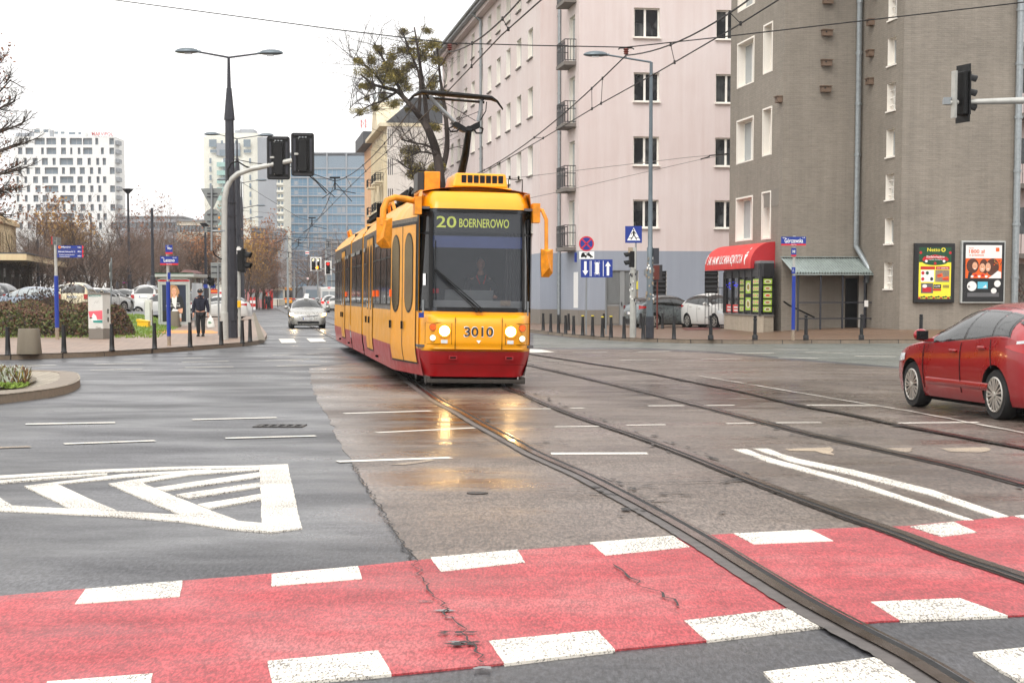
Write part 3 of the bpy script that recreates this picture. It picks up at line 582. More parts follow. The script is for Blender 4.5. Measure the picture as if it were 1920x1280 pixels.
def win_proto(wd, h, style, fm, gm, sm_):
    key = (round(wd, 2), round(h, 2), style, fm, gm, sm_)
    if key in _wp: return _wp[key]
    f = .07; F = MB(); G_ = MB()
    for x0, x1, z0, z1 in ((0, wd, 0, f), (0, wd, h - f, h), (0, f, f, h - f), (wd - f, wd, f, h - f)): F.box(x0, x1, 0, .07, z0, z1)
    mull = {'one': [], 'two': [wd * .5], 'third': [wd * .45], 'six': [wd * .33, wd * .66]}[style.split('_')[0]]
    for x in mull: F.box(x - .055, x + .055, -.005, .065, f, h - f)
    if 'bar' in style: F.box(f, wd - f, .01, .05, h * .68, h * .68 + .04)
    if 'grille' in style:
        for i in range(3): F.tube([(-.02, -.09, h * (.2 + .28 * i)), (wd + .02, -.09, h * (.2 + .28 * i))], .022, 5)
        F.tube([(wd * .5, -.09, 0), (wd * .5, -.09, h)], .018, 5)
    G_.box(f * .5, wd - f * .5, .03, .045, f * .5, h - f * .5)
    S = MB().box(-.06, wd + .06, -.29, .0, -.06, -.003) if sm_ else None
    _wp[key] = (F.mesh('frame', fm), G_.mesh('pane', gm), S.mesh('sill', sm_) if S else None); return _wp[key]
def window(par, along, c, op, out, depth, style='two', fm='window_white', gm='window_dark', sill='sill_grey', sub=True):
    t0, t1, z0, z1 = op[:4]; F, Gp, S = win_proto(t1 - t0, z1 - z0, style, fm, gm, sill)
    if along == 'x': loc = (t0, c - out * depth, z0) if out < 0 else (t1, c - out * depth, z0); rz = 0 if out < 0 else PI
    else: loc = (c - out * depth, t1, z0) if out < 0 else (c - out * depth, t0, z0); rz = -PI / 2 if out < 0 else PI / 2
    wn = part('window', F, par, loc, rz); part('pane', Gp, wn, (0, 0, 0))
    if S: part('sill', S, wn)
    return wn
def fthing(name, label, cat, fr, group=None): return thing(name, label, cat, (fr.X, fr.Y, 0), fr.a, group)

# pink apartment building (right of the tram)
P_ = Fr(X_at(1084, 86), 86)
pk = fthing('apartment_building', 'pale pink rendered apartment block with blue grey ground floor behind the tram', 'building', P_)
ly = P_.sy(1050); lx = P_.fx(1012, ly); ix = 0
top = 23.0; top2 = P_.z(92, lx, ly + 40)
zb = P_.z(470, 0, 0); zp = P_.z(581, 0, 0)
wall = MB(); ops = []
rows = [(14.8, 70.3), (136, 190.5), (256, 310), (374.5, 427)]
rows_z = [(P_.z(b, 3, 0), P_.z(a, 3, 0)) for a, b in rows]; ph = rows_z[0][0] - rows_z[1][0]; rows_z.insert(0, (rows_z[0][0] + ph, rows_z[0][1] + ph)); rows_z.insert(0, (rows_z[0][0] + ph, rows_z[0][1] + ph))
f1 = [(P_.fx(1185.5), P_.fx(1233)), (P_.fx(1337.5), P_.fx(1384.5))]
fops = [(a, b, z0, z1) for a, b in f1 for z0, z1 in rows_z]
gate = (P_.fx(1137), P_.fx(1196), .1, P_.z(507, 4, 0)); lv = [(P_.fx(1222), P_.fx(1249), P_.z(556, 4, 0), P_.z(508, 4, 0)), (P_.fx(1320), P_.fx(1346), P_.z(556, 6, 0), P_.z(508, 6, 0))]
facade(wall, 'x', 0, 0, 13, -.3, top, fops + [gate] + lv, -1, .22, 0, 3, [(zp, 2), (zb, 1)])
for o in fops: window(pk, 'x', 0, o, -1, .16, 'third', gm='window_dark', sill='reveal_white')
# side wall of the near wing with french windows and small balconies
by0, by1 = P_.sy(1076.5), P_.sy(1066)
slz = [P_.z(p, 0, 2.2) for p in (463, 353.6, 234.6, 121)]; dz = (slz[3] - slz[0]) / 3; slz.append(slz[3] + dz); 
sops = [(by0, by1, z, z + 2.35) for z in slz]
facade(wall, 'y', 0, 0, ly + .01, -.3, top, sops, -1, .22, 0, 3, [(zp, 2), (zb, 1)])
for o in sops: window(pk, 'y', 0, o, -1, .16, 'one', gm='window_pale', sill=None)
# set back wing
facade(wall, 'x', ly, lx, 0, -.3, top2 + 1.2, [], -1, .2, 0, 3, [(zp, 2), (zb, 1)])
wops = []; cz = [P_.z(p, lx, ly + 3.2) for p in (332, 223, 113)]; dz = (cz[2] - cz[0]) / 2
zrow = [cz[0] - dz, cz[0], cz[1], cz[2], cz[2] + dz]
wpx = [993.9, 971.6, 951.6, 933.2, 915.8, 900.4, 885.6, 872.5, 859.4, 847.6, 837.5]
t0 = P_.sy(wpx[0], lx); t1 = P_.sy(wpx[-1], lx); stp = (t1 - t0) / 10
for k in range(11):
    for z in zrow: wops.append((t0 + k * stp - .8, t0 + k * stp + .8, z + .06, z + 1.65))
yend = t1 + 2.2
facade(wall, 'y', lx, ly, yend, -.3, top2 - .55, wops, -1, .25, 0, 3, [(zp, 2), (zb, 1)])
for o in wops: window(pk, 'y', lx, o, -1, .2, 'two', gm='window_pale', sill='sill_grey')
facade(wall, 'x', yend, lx, 6, -.3, top2, [], 1, .2); facade(wall, 'x', 20, 0, 13, -.3, top, [], 1, .2); facade(wall, 'y', 13, 0, 20, -.3, top, [], 1, .2)
wall.build('wall', ['pink_stucco', 'blue_grey_stucco', 'plinth_grey', 'reveal_white'], pk)
rf = MB(); rf.box(lx - .75, 8, ly - .4, yend + .4, top2 - .35, top2 + .05); rf.box(lx - .45, 8, ly - .1, yend + .2, top2 - .6, top2 - .352, 1); rf.box(-.3, 13.3, -.3, 20, top, top + .4, 1)
rf.tube([(lx - .82, ly - .4, top2 - .1), (lx - .82, yend + .4, top2 - .1)], .1, 8, 2); rf.build('roof', ['roof_metal', 'pink_stucco', 'galvanised'], pk)
for z in slz:
    b = MB(); yb0, yb1 = by0 - .35, by1 + .35; b.box(-.62, -.003, yb0, yb1, z - .22, z - .04, 0)
    zt = z + 1.05
    for h in (z + .02, z + .68, zt): b.tube([(0, yb0 + .03, h), (-.58, yb0 + .03, h), (-.58, yb1 - .03, h), (0, yb1 - .03, h)], .022, 5, 1)
    pts = [(-.58 * i / 4, yb0 + .03) for i in range(5)] + [(-.58, yb0 + .03 + (yb1 - yb0 - .06) * i / 9) for i in range(10)] + [(-.58 * i / 4, yb1 - .03) for i in range(5)]
    for x, y in pts: b.tube([(x, y, z), (x, y, zt)], .013, 4, 1)
    for i in range(9):
        y = yb0 + .03 + (yb1 - yb0 - .06) * (i + .5) / 9; b.box(-.6, -.585, y - .04, y + .04, z + .05, z + .66, 1)
    for i in range(9):
        y = yb0 + .03 + (yb1 - yb0 - .06) * i / 9; b.tube([(-.58, y, z + .68), (-.58, y + (yb1 - yb0) / 9 * .9, zt)], .01, 3, 1)
    b.build('balcony', ['sill_grey', 'dark_metal'], pk)
def drain(par, pts, r=.08, m='galvanised'):
    b = MB(); b.tube(pts, r, 10)
    for i in range(len(pts) - 1):
        p, q = Vector(pts[i]), Vector(pts[i + 1]); L = (q - p).length
        for j in range(1, int(L / 2.0)): c = p + (q - p).normalized() * j * 2.0; b.tube([c - (q - p).normalized() * .05, c + (q - p).normalized() * .05], r * 1.22, 10)
    return b.build('drainpipe', m, par, smooth=True)
drain(pk, [(P_.fx(1047, ly), ly - .12, .2), (P_.fx(1047, ly), ly - .12, top2 + 1)], .09)
yy = P_.sy(905.5, lx); drain(pk, [(lx - .12, yy, .5), (lx - .12, yy, top2 - .8), (lx - .7, yy, top2 - .35)], .1)
g = MB(); x0, x1, z0, z1 = gate; n = 34
for i in range(n):
    a = x0 + (x1 - x0) * i / n; b_ = x0 + (x1 - x0) * (i + 1) / n; mid = (a + b_) / 2
    if abs(mid - (x0 + x1) / 2) < .12: continue
    g.prism([(a, .1, z0 + 1.1), (b_, .1, z0 + 1.1), (mid, .06, z0 + 1.1)], (0, 0, z1 - z0 - 1.15))
g.box(x0, x1, .1, .16, z0, z1, 0); xm = (x0 + x1) / 2
g.box(xm - .12, xm + .12, .05, .099, z0, z1 - .05, 0); g.box(x0, x1, .045, .099, z1 - .05, z1, 0)
for a, b_ in ((x0 + .05, xm - .15), (xm + .15, x1 - .05)): g.box(a, b_, .06, .099, z0 + .1, z0 + 1.0, 1)
d = g.build('door', ['gate_grey', 'plinth_grey'], pk); MB().box(xm - .05, xm - .02, -.02, .04, 1.1, 1.3).build('handle', 'dark_metal', d)
s = MB(); s.box(xm + .45, xm + .8, .03, .055, z1 - .95, z1 - .55, 0); s.prism([(xm + .52, .026, z1 - .88), (xm + .73, .026, z1 - .88), (xm + .625, .026, z1 - .62)], (0, .003, 0), 1); s.box(xm + .4, xm + .9, .03, .055, z1 - 1.35, z1 - 1.05, 2); s.build('warning_sign', ['netto_yellow', 'black', 'faint_paint'], d)
for (a, b_, z0, z1) in lv:
    l = MB(); l.box(a, b_, .15, .2, z0, z1, 0)
    for i in range(6): h = z0 + (z1 - z0) * (i + .5) / 6; l.cb(((a + b_) / 2, .08, h), (b_ - a - .02, .16, .03), 0, Matrix.Rotation(.6, 3, 'X'))
    l.build('louvre', 'louvre_dark', pk)
MB().box(-.1, -.003, .4, .62, P_.z(491, 0, 0), P_.z(473, 0, 0)).build('number_plate', 'sign_blue', pk)
MB().box(-.008, -.003, .05, 1.2, zp + .1, zp + 1.9).build('paint_patch', 'white_render', pk)
MB().box(P_.fx(1207), P_.fx(1229), -.05, -.003, P_.z(507, 4, 0) - .2, P_.z(507, 4, 0) + .05).build('vent_cover', 'galvanised', pk)

# grey brick building on the corner
Q = Fr(10.75, 68.3)
gy = fthing('corner_building', 'grey painted brick building on the right corner with white window reveals', 'building', Q)
Lx = Q.fx(1607); By = Q.sy(1685, Lx); Rx = Q.fx(1896.5, By); GT = 19.5
wall = MB()
big = (Q.sy(1408), Q.sy(1379)); nar = (Q.sy(1442), Q.sy(1427)); ymid = sum(big) / 2
zbig = [(Q.z(b, 0, ymid), Q.z(a, 0, ymid)) for a, b in ((372, 449), (225, 302), (78, 158))]; dz = zbig[2][0] - zbig[1][0]; zbig += [(zbig[2][0] + dz, zbig[2][1] + dz)]
yn = sum(nar) / 2; znar = [(Q.z(b, 0, yn), Q.z(a, 0, yn)) for a, b in ((362, 446), (205, 289), (47, 134))]; znar += [(znar[2][0] + dz, znar[2][1] + dz)]
lops = [big + z for z in zbig] + [nar + z for z in znar]
BY = Q.sy(1365)
facade(wall, 'y', 0, 0, BY, -.4, GT, lops, -1, .34, 0, 1)
for o in lops: window(gy, 'y', 0, o, -1, .28, 'two' if o[0] == big[0] else 'one', gm='window_pale', sill='reveal_white')
tr = MB()
for a, b_, z0, z1 in lops:          # raised white surround on the wall face
    for q in ((a - .07, a, z0 - .07, z1 + .07), (b_, b_ + .07, z0 - .07, z1 + .07), (a, b_, z1, z1 + .07)): tr.box(-.035, -.003, q[0], q[1], q[2], q[3])
tr.build('window_surround', 'reveal_white', gy)
facade(wall, 'x', 0, 0, Lx + .01, -.4, GT, [], -1, .3)
wy0, wy1 = Q.sy(1671, Lx), Q.sy(1655.5, Lx)
rws = [(492, 541), (408, 456), (325, 373), (240, 292), (153, 205), (67, 119), (-18, 33)]
bops = [(wy0, wy1, Q.z(b, Lx, wy0), Q.z(a, Lx, wy0)) for a, b in rws]
niche = (-1.0, -.08, .2, Q.z(515, Lx, -.5))
facade(wall, 'y', Lx, By, 0, -.4, GT, bops + [niche], -1, .3, 0, 1)
for k, o in enumerate(bops): window(gy, 'y', Lx, o, -1, .24, 'one_grille' if k % 2 == 0 else 'one', gm='window_pale', sill='reveal_white')
facade(wall, 'x', By, Lx, Rx, -.4, GT, [], -1, .3); facade(wall, 'y', Rx, By, BY, -.4, GT, [], 1, .3); facade(wall, 'x', BY, 0, Rx, -.4, GT, [], 1, .3)
wall.build('wall', ['grey_brick', 'reveal_white'], gy)
MB().box(-.3, Rx + .3, By - .3, BY + .3, GT, GT + .4).build('roof', 'roof_metal', gy)
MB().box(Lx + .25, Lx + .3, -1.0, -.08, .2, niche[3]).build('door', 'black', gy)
px_ = Q.fx(1604, -.15)
drain(gy, [(Lx - .18, -.2, GT - .3), (Lx - .18, -.2, Q.z(462, Lx, 0)), (Lx + .02, -1.1, Q.z(503, Lx, -1)), (Lx - .12, -1.15, Q.z(530, Lx, -1))], .11)
drain(gy, [(Rx + .0, By - .15, .3), (Rx + .0, By - .15, GT)], .13)
MB().box(-.012, -.003, .5, 2.4, 5.2, 5.9).build('paint_patch', 'plinth_grey', gy).hide_render = False
for (px, py, wl) in ((1542, 3, 0), (1541, 63, 0), (1541, 119, 0), (1540, 168, 0), (1627, 50, 1), (1627, 107, 1), (1627, 159, 1), (1633, -2, 1), (1459, 187, 2)):
    hh = Q.z(py, 2, 0)
    if wl == 0: loc = (Q.fx(px), 0); rz = 0
    elif wl == 1: loc = (Lx, Q.sy(px, Lx)); rz = -PI / 2
    else: loc = (0, Q.sy(px, 0)); rz = -PI / 2
    wx, wyy = Q.w(*loc); row = {3: 'top', -2: 'top', 63: 'second', 50: 'second', 119: 'third', 107: 'third', 168: 'lowest', 159: 'lowest', 187: 'lone'}[py]
    side = {0: 'on the flat wall left of the drainpipe', 1: 'on the wall right of the drainpipe', 2: 'near the left corner of the grey wall'}[wl]
    t = thing('nest_box', '%s brown nest box %s' % (row, side), 'nest box', (wx, wyy, hh), Q.a + rz, 'nest boxes on the grey building')
    b = MB(); b.box(-.2, .2, -.2, -.003, -.12, .1); b.build('body', 'birdbox', t); MB().box(-.23, .23, -.25, -.003, .1, .13).build('lid', 'birdbox', t); MB().lathe([(.035, -.205), (.035, -.201)], (-.06, 0, .03), 10, 0, 'y').build('entrance_hole', 'black', t)

# food kiosk with the red awning
K1 = (X_at(1424, 67.8), 67.8); K2 = (X_at(1357, 76.0), 76.0); K0 = (X_at(1449.5, 68.15), 68.15)
kk = thing('food_kiosk', 'low corner snack bar with menu photos in its windows under a red awning', 'kiosk', (K1[0], K1[1], 0))
def kz(py): return zpx(py, 67.8)
zs, zt = kz(590), kz(505)
def wallseg(mb, a, b, z0, z1, off=0, m=0, th=.15):
    a = Vector((a[0] - K1[0], a[1] - K1[1], 0)); b = Vector((b[0] - K1[0], b[1] - K1[1], 0)); d = (b - a).normalized(); n = Vector((d.y, -d.x, 0))
    if n.x * (a.x + K1[0]) + n.y * (a.y + K1[1]) > 0: n = -n
    q = [a + n * off, b + n * off, b + n * (off - th), a + n * (off - th)]
    mb.prism([(p.x, p.y, z0) for p in q], (0, 0, z1 - z0), m); return a, b, d, n
bs = MB(); a, b, dL, nL = wallseg(bs, K1, K2, -.1, zs - .06); wallseg(bs, K1, K2, zs - .06, zs, .05, 1); _, _, dR, nR = wallseg(bs, K0, K1, -.1, zs - .06); wallseg(bs, K0, K1, zs - .06, zs, .05, 1); bs.build('base_wall', ['shop_plinth', 'sill_grey'], kk)
fr = MB(); wallseg(fr, K1, K2, zt - .28, zt + .25, .02); wallseg(fr, K0, K1, zt - .28, zt + .25, .02)
L = (b - a).length
def seg_x(px):                                      # distance along K1->K2 where picture column px falls
    r = (px - 960) / FP; return (r * K1[1] - K1[0]) / (dL.x - r * dL.y)
for px in (1424, 1409, 1396, 1385, 1372, 1360.5, 1357):
    s_ = min(L, max(0, seg_x(px))); c = a + dL * s_ + nL * .01; fr.cb((c.x, c.y, (zs + zt) / 2), (.08, .14, zt - zs), 0, Matrix.Rotation(math.atan2(dL.y, dL.x) + PI / 2, 3, 'Z'))
fr.build('frame', 'dark_metal', kk)
gl = MB(); wallseg(gl, K1, K2, zs, zt - .28, -.02, 0, .03); wallseg(gl, K0, K1, zs, zt - .28, -.02, 0, .03); pass
rfk = MB(); rfk.prism([(0, 0, zt + .25), (K2[0] - K1[0], K2[1] - K1[1], zt + .25), (K2[0] - K1[0] + 1.5, K2[1] - K1[1], zt + .25), (K0[0] - K1[0], K0[1] - K1[1], zt + .25)], (0, 0, .1)); rfk.build('roof', 'roof_metal', kk)
# menu photographs stuck on the glass
rm = random.Random(4)
def menu_panel(s0, s1, dd, nn, org, rowsn, cols, style):
    mb = MB(); zz0, zz1 = zs + .08, zt - .34
    def P(s, z, o): p = org + dd * s + nn * o; return (p.x, p.y, z)
    mb.poly([P(s0, zz0, .012), P(s1, zz0, .012), P(s1, zz1, .012), P(s0, zz1, .012)], 0)
    for r_ in range(rowsn):
        h0 = zz0 + (zz1 - zz0) * (r_ + .12) / rowsn; h1 = zz0 + (zz1 - zz0) * (r_ + .88) / rowsn
        e = (s1 - s0) * .06; mb.poly([P(s0 + e, h0, .016), P(s1 - e, h0, .016), P(s1 - e, h1, .016), P(s0 + e, h1, .016)], 1)
        for c_ in range(cols):
            cs = s0 + (s1 - s0) * (c_ + .5) / cols; rw = (s1 - s0) / cols * .36; rh = (h1 - h0) * .36
            mb.poly([P(cs + math.cos(2 * PI * k / 12) * rw, (h0 + h1) / 2 + math.sin(2 * PI * k / 12) * rh, .019) for k in range(12)], 2)
            mb.poly([P(cs + math.cos(2 * PI * k / 9) * rw * .65 * rm.uniform(.8, 1.1), (h0 + h1) / 2 + math.sin(2 * PI * k / 9) * rh * .65 * rm.uniform(.8, 1.1), .022) for k in range(9)], 3 + rm.randint(0, 2))
    return mb.build('menu_photo', ['black', 'food_green' if style else 'poster_white', 'food_plate', 'food_brown', 'poster_orange', 'mistletoe_green'], kk)
for p0, p1, c_ in ((1395.5, 1386, 3), (1421, 1410.5, 3)): menu_panel(seg_x(p0) if p0 < 1421 else .15, seg_x(p1), dL, nL, a, 5, c_, 1)
menu_panel(seg_x(1408) , seg_x(1397), dL, nL, a, 2, 1, 1)
a0 = Vector((K0[0] - K1[0], K0[1] - K1[1], 0)); LR = a0.length; menu_panel(.12, LR - .08, -dR, nR, Vector((0, 0, 0)), 5, 1, 1)
st = gl
for p0, p1 in ((1384, 1373.5), (1371, 1361.5)):
    s0, s1 = seg_x(p0), seg_x(p1)
    def P(s, z, o=.012): p = a + dL * s + nL * o; return (p.x, p.y, z)
    st.poly([P(s0, zs + .05), P(s1, zs + .05), P(s1, zs + .38), P(s0, zs + .38)], 1)
    for k in range(2): st.poly([P(s0 + (s1 - s0) * .1, zs + .1 + .13 * k, .015), P(s0 + (s1 - s0) * .8, zs + .1 + .13 * k, .015), P(s0 + (s1 - s0) * .8, zs + .17 + .13 * k, .015), P(s0 + (s1 - s0) * .1, zs + .17 + .13 * k, .015)], 2)
    for k in range(9): q = a + dL * (s0 + (s1 - s0) * rm.random()) + nL * .02; st.cb((q.x, q.y, zt - .4 - rm.random() * .35), (.03, .03, .03), 3)
st.build('shop_window', ['window_dark', 'awning_red', 'poster_white', 'led_blue'], kk)
# awning: quarter-round hood along the grey wall
aw0 = Vector(Q.w(0, Q.sy(1449.5) - .1) + (0,)) - Vector((K1[0], K1[1], 0)); aw1 = Vector(Q.w(0, Q.sy(1362)) + (0,)) - Vector((K1[0], K1[1], 0))
ad_ = (aw1 - aw0).normalized(); an = Vector((-ad_.y, ad_.x, 0)); an = an if an.x < 0 else -an
HZ0, HZ1, DP = kz(502), kz(451), 1.02
def prof(t):                                        # t 0 (front lip) .. 1 (wall, top)
    if t < .12: return (DP, HZ0 + (HZ1 - HZ0) * .16 * t / .12)
    q = (t - .12) / .88 * PI / 2; return (DP * math.cos(q) ** .9, HZ0 + (HZ1 - HZ0) * (.16 + .84 * math.sin(q)))
LA = (aw1 - aw0).length
def AW(s, t, o=0):
    d, z = prof(t); d2, z2 = prof(min(1, t + .01)); nx, nz = (z2 - z), -(d2 - d); l = math.hypot(nx, nz) or 1
    p = aw0 + ad_ * (s * LA) + an * (d + o * nx / l); return (p.x, p.y, z + o * nz / l)
am = MB(); am.grid(lambda u, v: AW(u, v), 24, 14)
am.grid(lambda u, v: AW(u, v, -.03), 24, 14)
am.add([AW(1, i / 14) for i in range(15)] + [AW(1, 0)[:2] + (HZ0,), tuple((aw1).to_2d()) + (HZ0,)], [tuple(range(15)) + (16,)], 0)
aw = am.build('awning', ['awning_red'], kk, smooth=True)
e = MB(); e.add([AW(-.002, i / 14) for i in range(15)] + [(aw0.x, aw0.y, HZ0)], [tuple(range(16))]); e.build('awning_end', 'awning_dark', aw)
tx = MB()
put_text(tx, 'BAR HA MY KUCHNIA AZJATYCKA', lambda u, v: AW(.94 - .75 * u, .09 + .3 * v, .015), 0); put_text(tx, 'TKWEST', lambda u, v: tuple(aw0 + an * (.85 - .7 * u) - ad_ * .03)[:2] + (HZ0 + .08 + .16 * v,), 1)
for c_, rr_ in ((.985, .03), (.965, .0)): 
    if rr_: tx.add([AW(c_ + .012 * math.cos(2 * PI * k / 14), .32 + .14 * math.sin(2 * PI * k / 14), .012) for k in range(14)] + [AW(c_ + .007 * math.cos(2 * PI * k / 14), .32 + .09 * math.sin(2 * PI * k / 14), .012) for k in range(14)], [(k, (k + 1) % 14, 14 + (k + 1) % 14, 14 + k) for k in range(14)])
tx.add([AW(.15, .38, .012), AW(.09, .38, .012), AW(.1, .22, .012), AW(.12, .1, .012), AW(.14, .22, .012)], [(0, 1, 2, 3, 4)]); tx.add([AW(.125, .6, .012), AW(.115, .6, .012), AW(.105, .4, .012), AW(.135, .4, .012)], [(0, 1, 2, 3)])
tx.build('lettering', ['poster_white', 'poster_skin'], aw)

# railing beside the white car
o = G(1357, 616, .14); t = thing('railing', 'thin dark metal railing beside the white hatchback and the kiosk', 'railing', (X_at(1340, 77.4), 77.4, .13))
b = MB(); b.tube([(-.45, 0, 1.85), (.62, 0, 1.85)], .02, 5); b.tube([(-.45, 0, .5), (.62, 0, .5)], .015, 5); [b.tube([(-.45 + i * .152, 0, 0), (-.45 + i * .152, 0, 1.85)], .014, 5) for i in range(8)]; b.build('bars', 'dark_metal', t)

# porch canopy and its frame
cn = fthing('porch_canopy', 'corrugated grey sheet canopy on a dark frame over the basement steps', 'canopy', Q)
cy0, cy1 = 0, -1.65; cz0, cz1 = Q.z(484, 2, 0), Q.z(511.5, 2, -1.65); cx0, cx1 = Q.fx(1462), Q.fx(1641, -1.65)
n = 60
def CR(u, v):
    x = cx0 + (cx1 - cx0) * u; 
    y = -.01 + (cy1) * v; z = cz0 + (cz1 - cz0) * v + .035 * math.sin(u * n * PI); return (min(x, Lx - .05 + (0 if v < .02 else 9)), y, z)
c = MB(); c.grid(CR, n * 4, 2); c.grid(lambda u, v: (CR(u, v)[0], CR(u, v)[1], CR(u, v)[2] - .02), n * 4, 2); c.box(cx0, cx1, cy1 - .03, cy1 + .03, cz1 - .09, cz1 - .045); c.box(cx0 - .05, Lx - .02, -.12, -.02, cz0 + .03, cz0 + .06); c.build('roof_sheet', 'corrugated', cn, smooth=True, ang=60)
yf = -1.5
for px in (1495, 1537, 1578, 1619.5): x = Q.fx(px, yf); MB().box(x - .03, x + .03, yf - .03, yf + .03, .1, cz1 - .06).build('post', 'pole_grey', cn)
for py in (567, 597): z = Q.z(py, 2, yf); MB().box(Q.fx(1495, yf) + .03, Q.fx(1637, yf), yf - .02, yf + .02, z - .025, z + .025).build('rail', 'pole_grey', cn)
b = MB(); b.tube([(Q.fx(1468, -.5), -.5, Q.z(565, 0, -.5)), (Q.fx(1478, -.5), -.5, Q.z(572, 0, -.5)), (Q.fx(1526, -.5), -.5, Q.z(595, 0, -.5))], .035, 6); b.tube([(Q.fx(1478, -.5), -.5, Q.z(572, 0, -.5)), (Q.fx(1478, 0), 0, Q.z(572, 0, -.5))], .02, 5); b.build('handrail', 'black', cn)
b = MB(); b.box(Q.fx(1620, -1.6), Q.fx(1627, -1.6), -1.56, -1.54, Q.z(575, 3, -1.5), Q.z(563, 3, -1.5)); b.build('notice', 'poster_white', cn)
MB().box(Q.fx(1583), Lx - .05, -.06, -.003, .2, Q.z(522, 2, 0)).build('shade_panel', 'black', cn)  # black panel added on the wall to stand in for shade under the canopy
#
s = MB(); s.box(Q.fx(1500, -1.4), Lx - .01, -.35, -.01, -.1, .22); s.build('step', 'plinth_grey', cn)

# posters in frames on the grey wall
def poster_frame(px0, px1, py0, py1, fm, label):
    x0, x1 = Q.fx(px0, By), Q.fx(px1, By); z1, z0 = Q.z(py0, x0, By), Q.z(py1, x0, By); wx, wy_ = Q.w(x0, By)
    t = thing('poster_case', label, 'poster case', (wx, wy_, z0), Q.a, 'lit poster cases on the grey wall'); W_, H_ = x1 - x0, z1 - z0
    f = MB(); e = .06
    f.box(0, W_, -.16, -.003, 0, H_); f.build('case', fm, t, bevel=.02)
    MB().box(e, W_ - e, -.172, -.163, e, H_ - e).build('backing', 'poster_black', t)
    return t, W_, H_
def shape(mb, W_, H_, y, pts, m): mb.poly([(W_ * a, y, H_ * b) for a, b in pts], m)
def circ(cx, cy, rx, ry, n=16): return [(cx + rx * math.cos(2 * PI * k / n), cy + ry * math.sin(2 * PI * k / n)) for k in range(n)]
def rc(a, b, c, d): return [(a, c), (b, c), (b, d), (a, d)]
t, W_, H_ = poster_frame(1709, 1784, 456, 567.5, 'poster_black', 'black framed grocery poster in green and yellow on the grey wall')
p = MB(); y = -.176
S = lambda pts, m, l=0: shape(p, W_, H_, y - .002 * l, pts, m)
S(rc(.1, .9, .07, .93), 0); S(rc(.1, .9, .68, .93), 1, 1); S(circ(.5, .69, .32, .06), 1, 2)
S([(.18, .73), (.22, .77), (.5, .81), (.78, .77), (.84, .73), (.8, .70), (.5, .75), (.2, .70)], 2, 3)
for a, b, c_ in ((.14, .84, 2), (.87, .84, 2), (.28, .70, 3), (.72, .70, 3), (.5, .66, 2)): S(circ(a, b, .035, .025, 10), c_, 3)
S(rc(.14, .5, .56, .61), 2, 1); S(rc(.52, .86, .56, .61), 2, 1)
S(rc(.15, .48, .35, .55), 3, 1); S(rc(.51, .86, .35, .55), 4, 1)
for i in range(5): S(circ(.2 + (i % 3) * .11, .40 + (i // 3) * .1, .04, .03, 9), [2, 3, 5, 2, 1][i], 2)
S([(.55, .47), (.68, .5), (.7, .44), (.57, .42)], 6, 2); S([(.68, .42), (.84, .45), (.85, .38), (.7, .38)], 6, 2); S(rc(.55, .66, .45, .47), 2, 3); S(rc(.69, .84, .385, .405), 2, 3)
S(rc(.16, .46, .16, .33), 7, 1); S(rc(.2, .42, .18, .26), 2, 2); S(circ(.25, .28, .06, .03), 3, 3)
S(rc(.47, .66, .24, .31), 5, 1); S(rc(.45, .66, .2, .235), 2, 2); S(rc(.7, .86, .25, .3), 8, 1)
for k in range(14): S(circ(.12 + k * .06, .085 + .008 * (k % 3), .035, .016, 7), 1 if k % 3 else 2, 2)
for s_, (a, b, c_, d), m in (('Netto', (.3, .62, .86, .92), 0), ('Zadziwiające', (.27, .73, .745, .79), 3), ('TANIE ŚWIĘTA', (.33, .68, .712, .735), 3), ('1+1 GRATIS', (.55, .83, .57, .595), 3), ('12,99', (.49, .63, .255, .295), 3)):
    put_text(p, s_, lambda u, v, a=a, b=b, c_=c_, d=d: (W_ * (a + (b - a) * u), y - .008, H_ * (c_ + (d - c_) * v)), m)
ring = circ(.7, .89, .055, .035, 16); rin = circ(.7, .89, .03, .02, 16); p.add([(W_ * a, y - .008, H_ * b) for a, b in ring + rin], [(k, (k + 1) % 16, 16 + (k + 1) % 16, 16 + k) for k in range(16)], 0)
p.build('poster', ['netto_yellow', 'netto_green', 'poster_red', 'poster_white', 'faint_paint', 'poster_black', 'poster_orange', 'poster_grey', 'mistletoe_green'], t)
t, W_, H_ = poster_frame(1796, 1878, 451.5, 568.5, 'kiosk_grey', 'silver framed poster with three smiling people beside the grocery poster')
p = MB()
S(rc(.09, .91, .1, .93), 0); S(rc(.09, .91, .1, .4), 1, 1); S(rc(.09, .91, .4, .72), 2, 1)
S(circ(.25, .6, .14, .12), 3, 2); S(circ(.5, .58, .1, .13), 3, 2); S(circ(.7, .58, .15, .14), 3, 2)
S(circ(.3, .6, .06, .06), 4, 3); S(circ(.47, .57, .065, .07), 4, 3); S(circ(.6, .58, .06, .07), 4, 3)
S([(.14, .4), (.16, .5), (.3, .47), (.34, .4)], 1, 3); S([(.6, .4), (.72, .46), (.82, .52), (.9, .5), (.9, .4)], 0, 3); S([(.2, .4), (.25, .48), (.42, .5), (.6, .46), (.62, .4)], 2, 4)
for i in range(5): S(circ(.24 + i * .08, .43 + .02 * (i % 2), .035, .02, 9), [0, 5, 0, 5, 0][i], 5)
for i in range(12): S(circ(.82 + .08 * math.sin(i * 2.4), .6 + i * .009, .015, .01, 6), [3, 6, 2][i % 3], 3)
for q in (.3, .47, .6): S([(q - .025, .555), (q + .025, .555), (q + .015, .542), (q - .015, .542)], 0, 4); S(circ(q - .022, .59, .008, .006, 6), 1, 4); S(circ(q + .022, .59, .008, .006, 6), 1, 4)
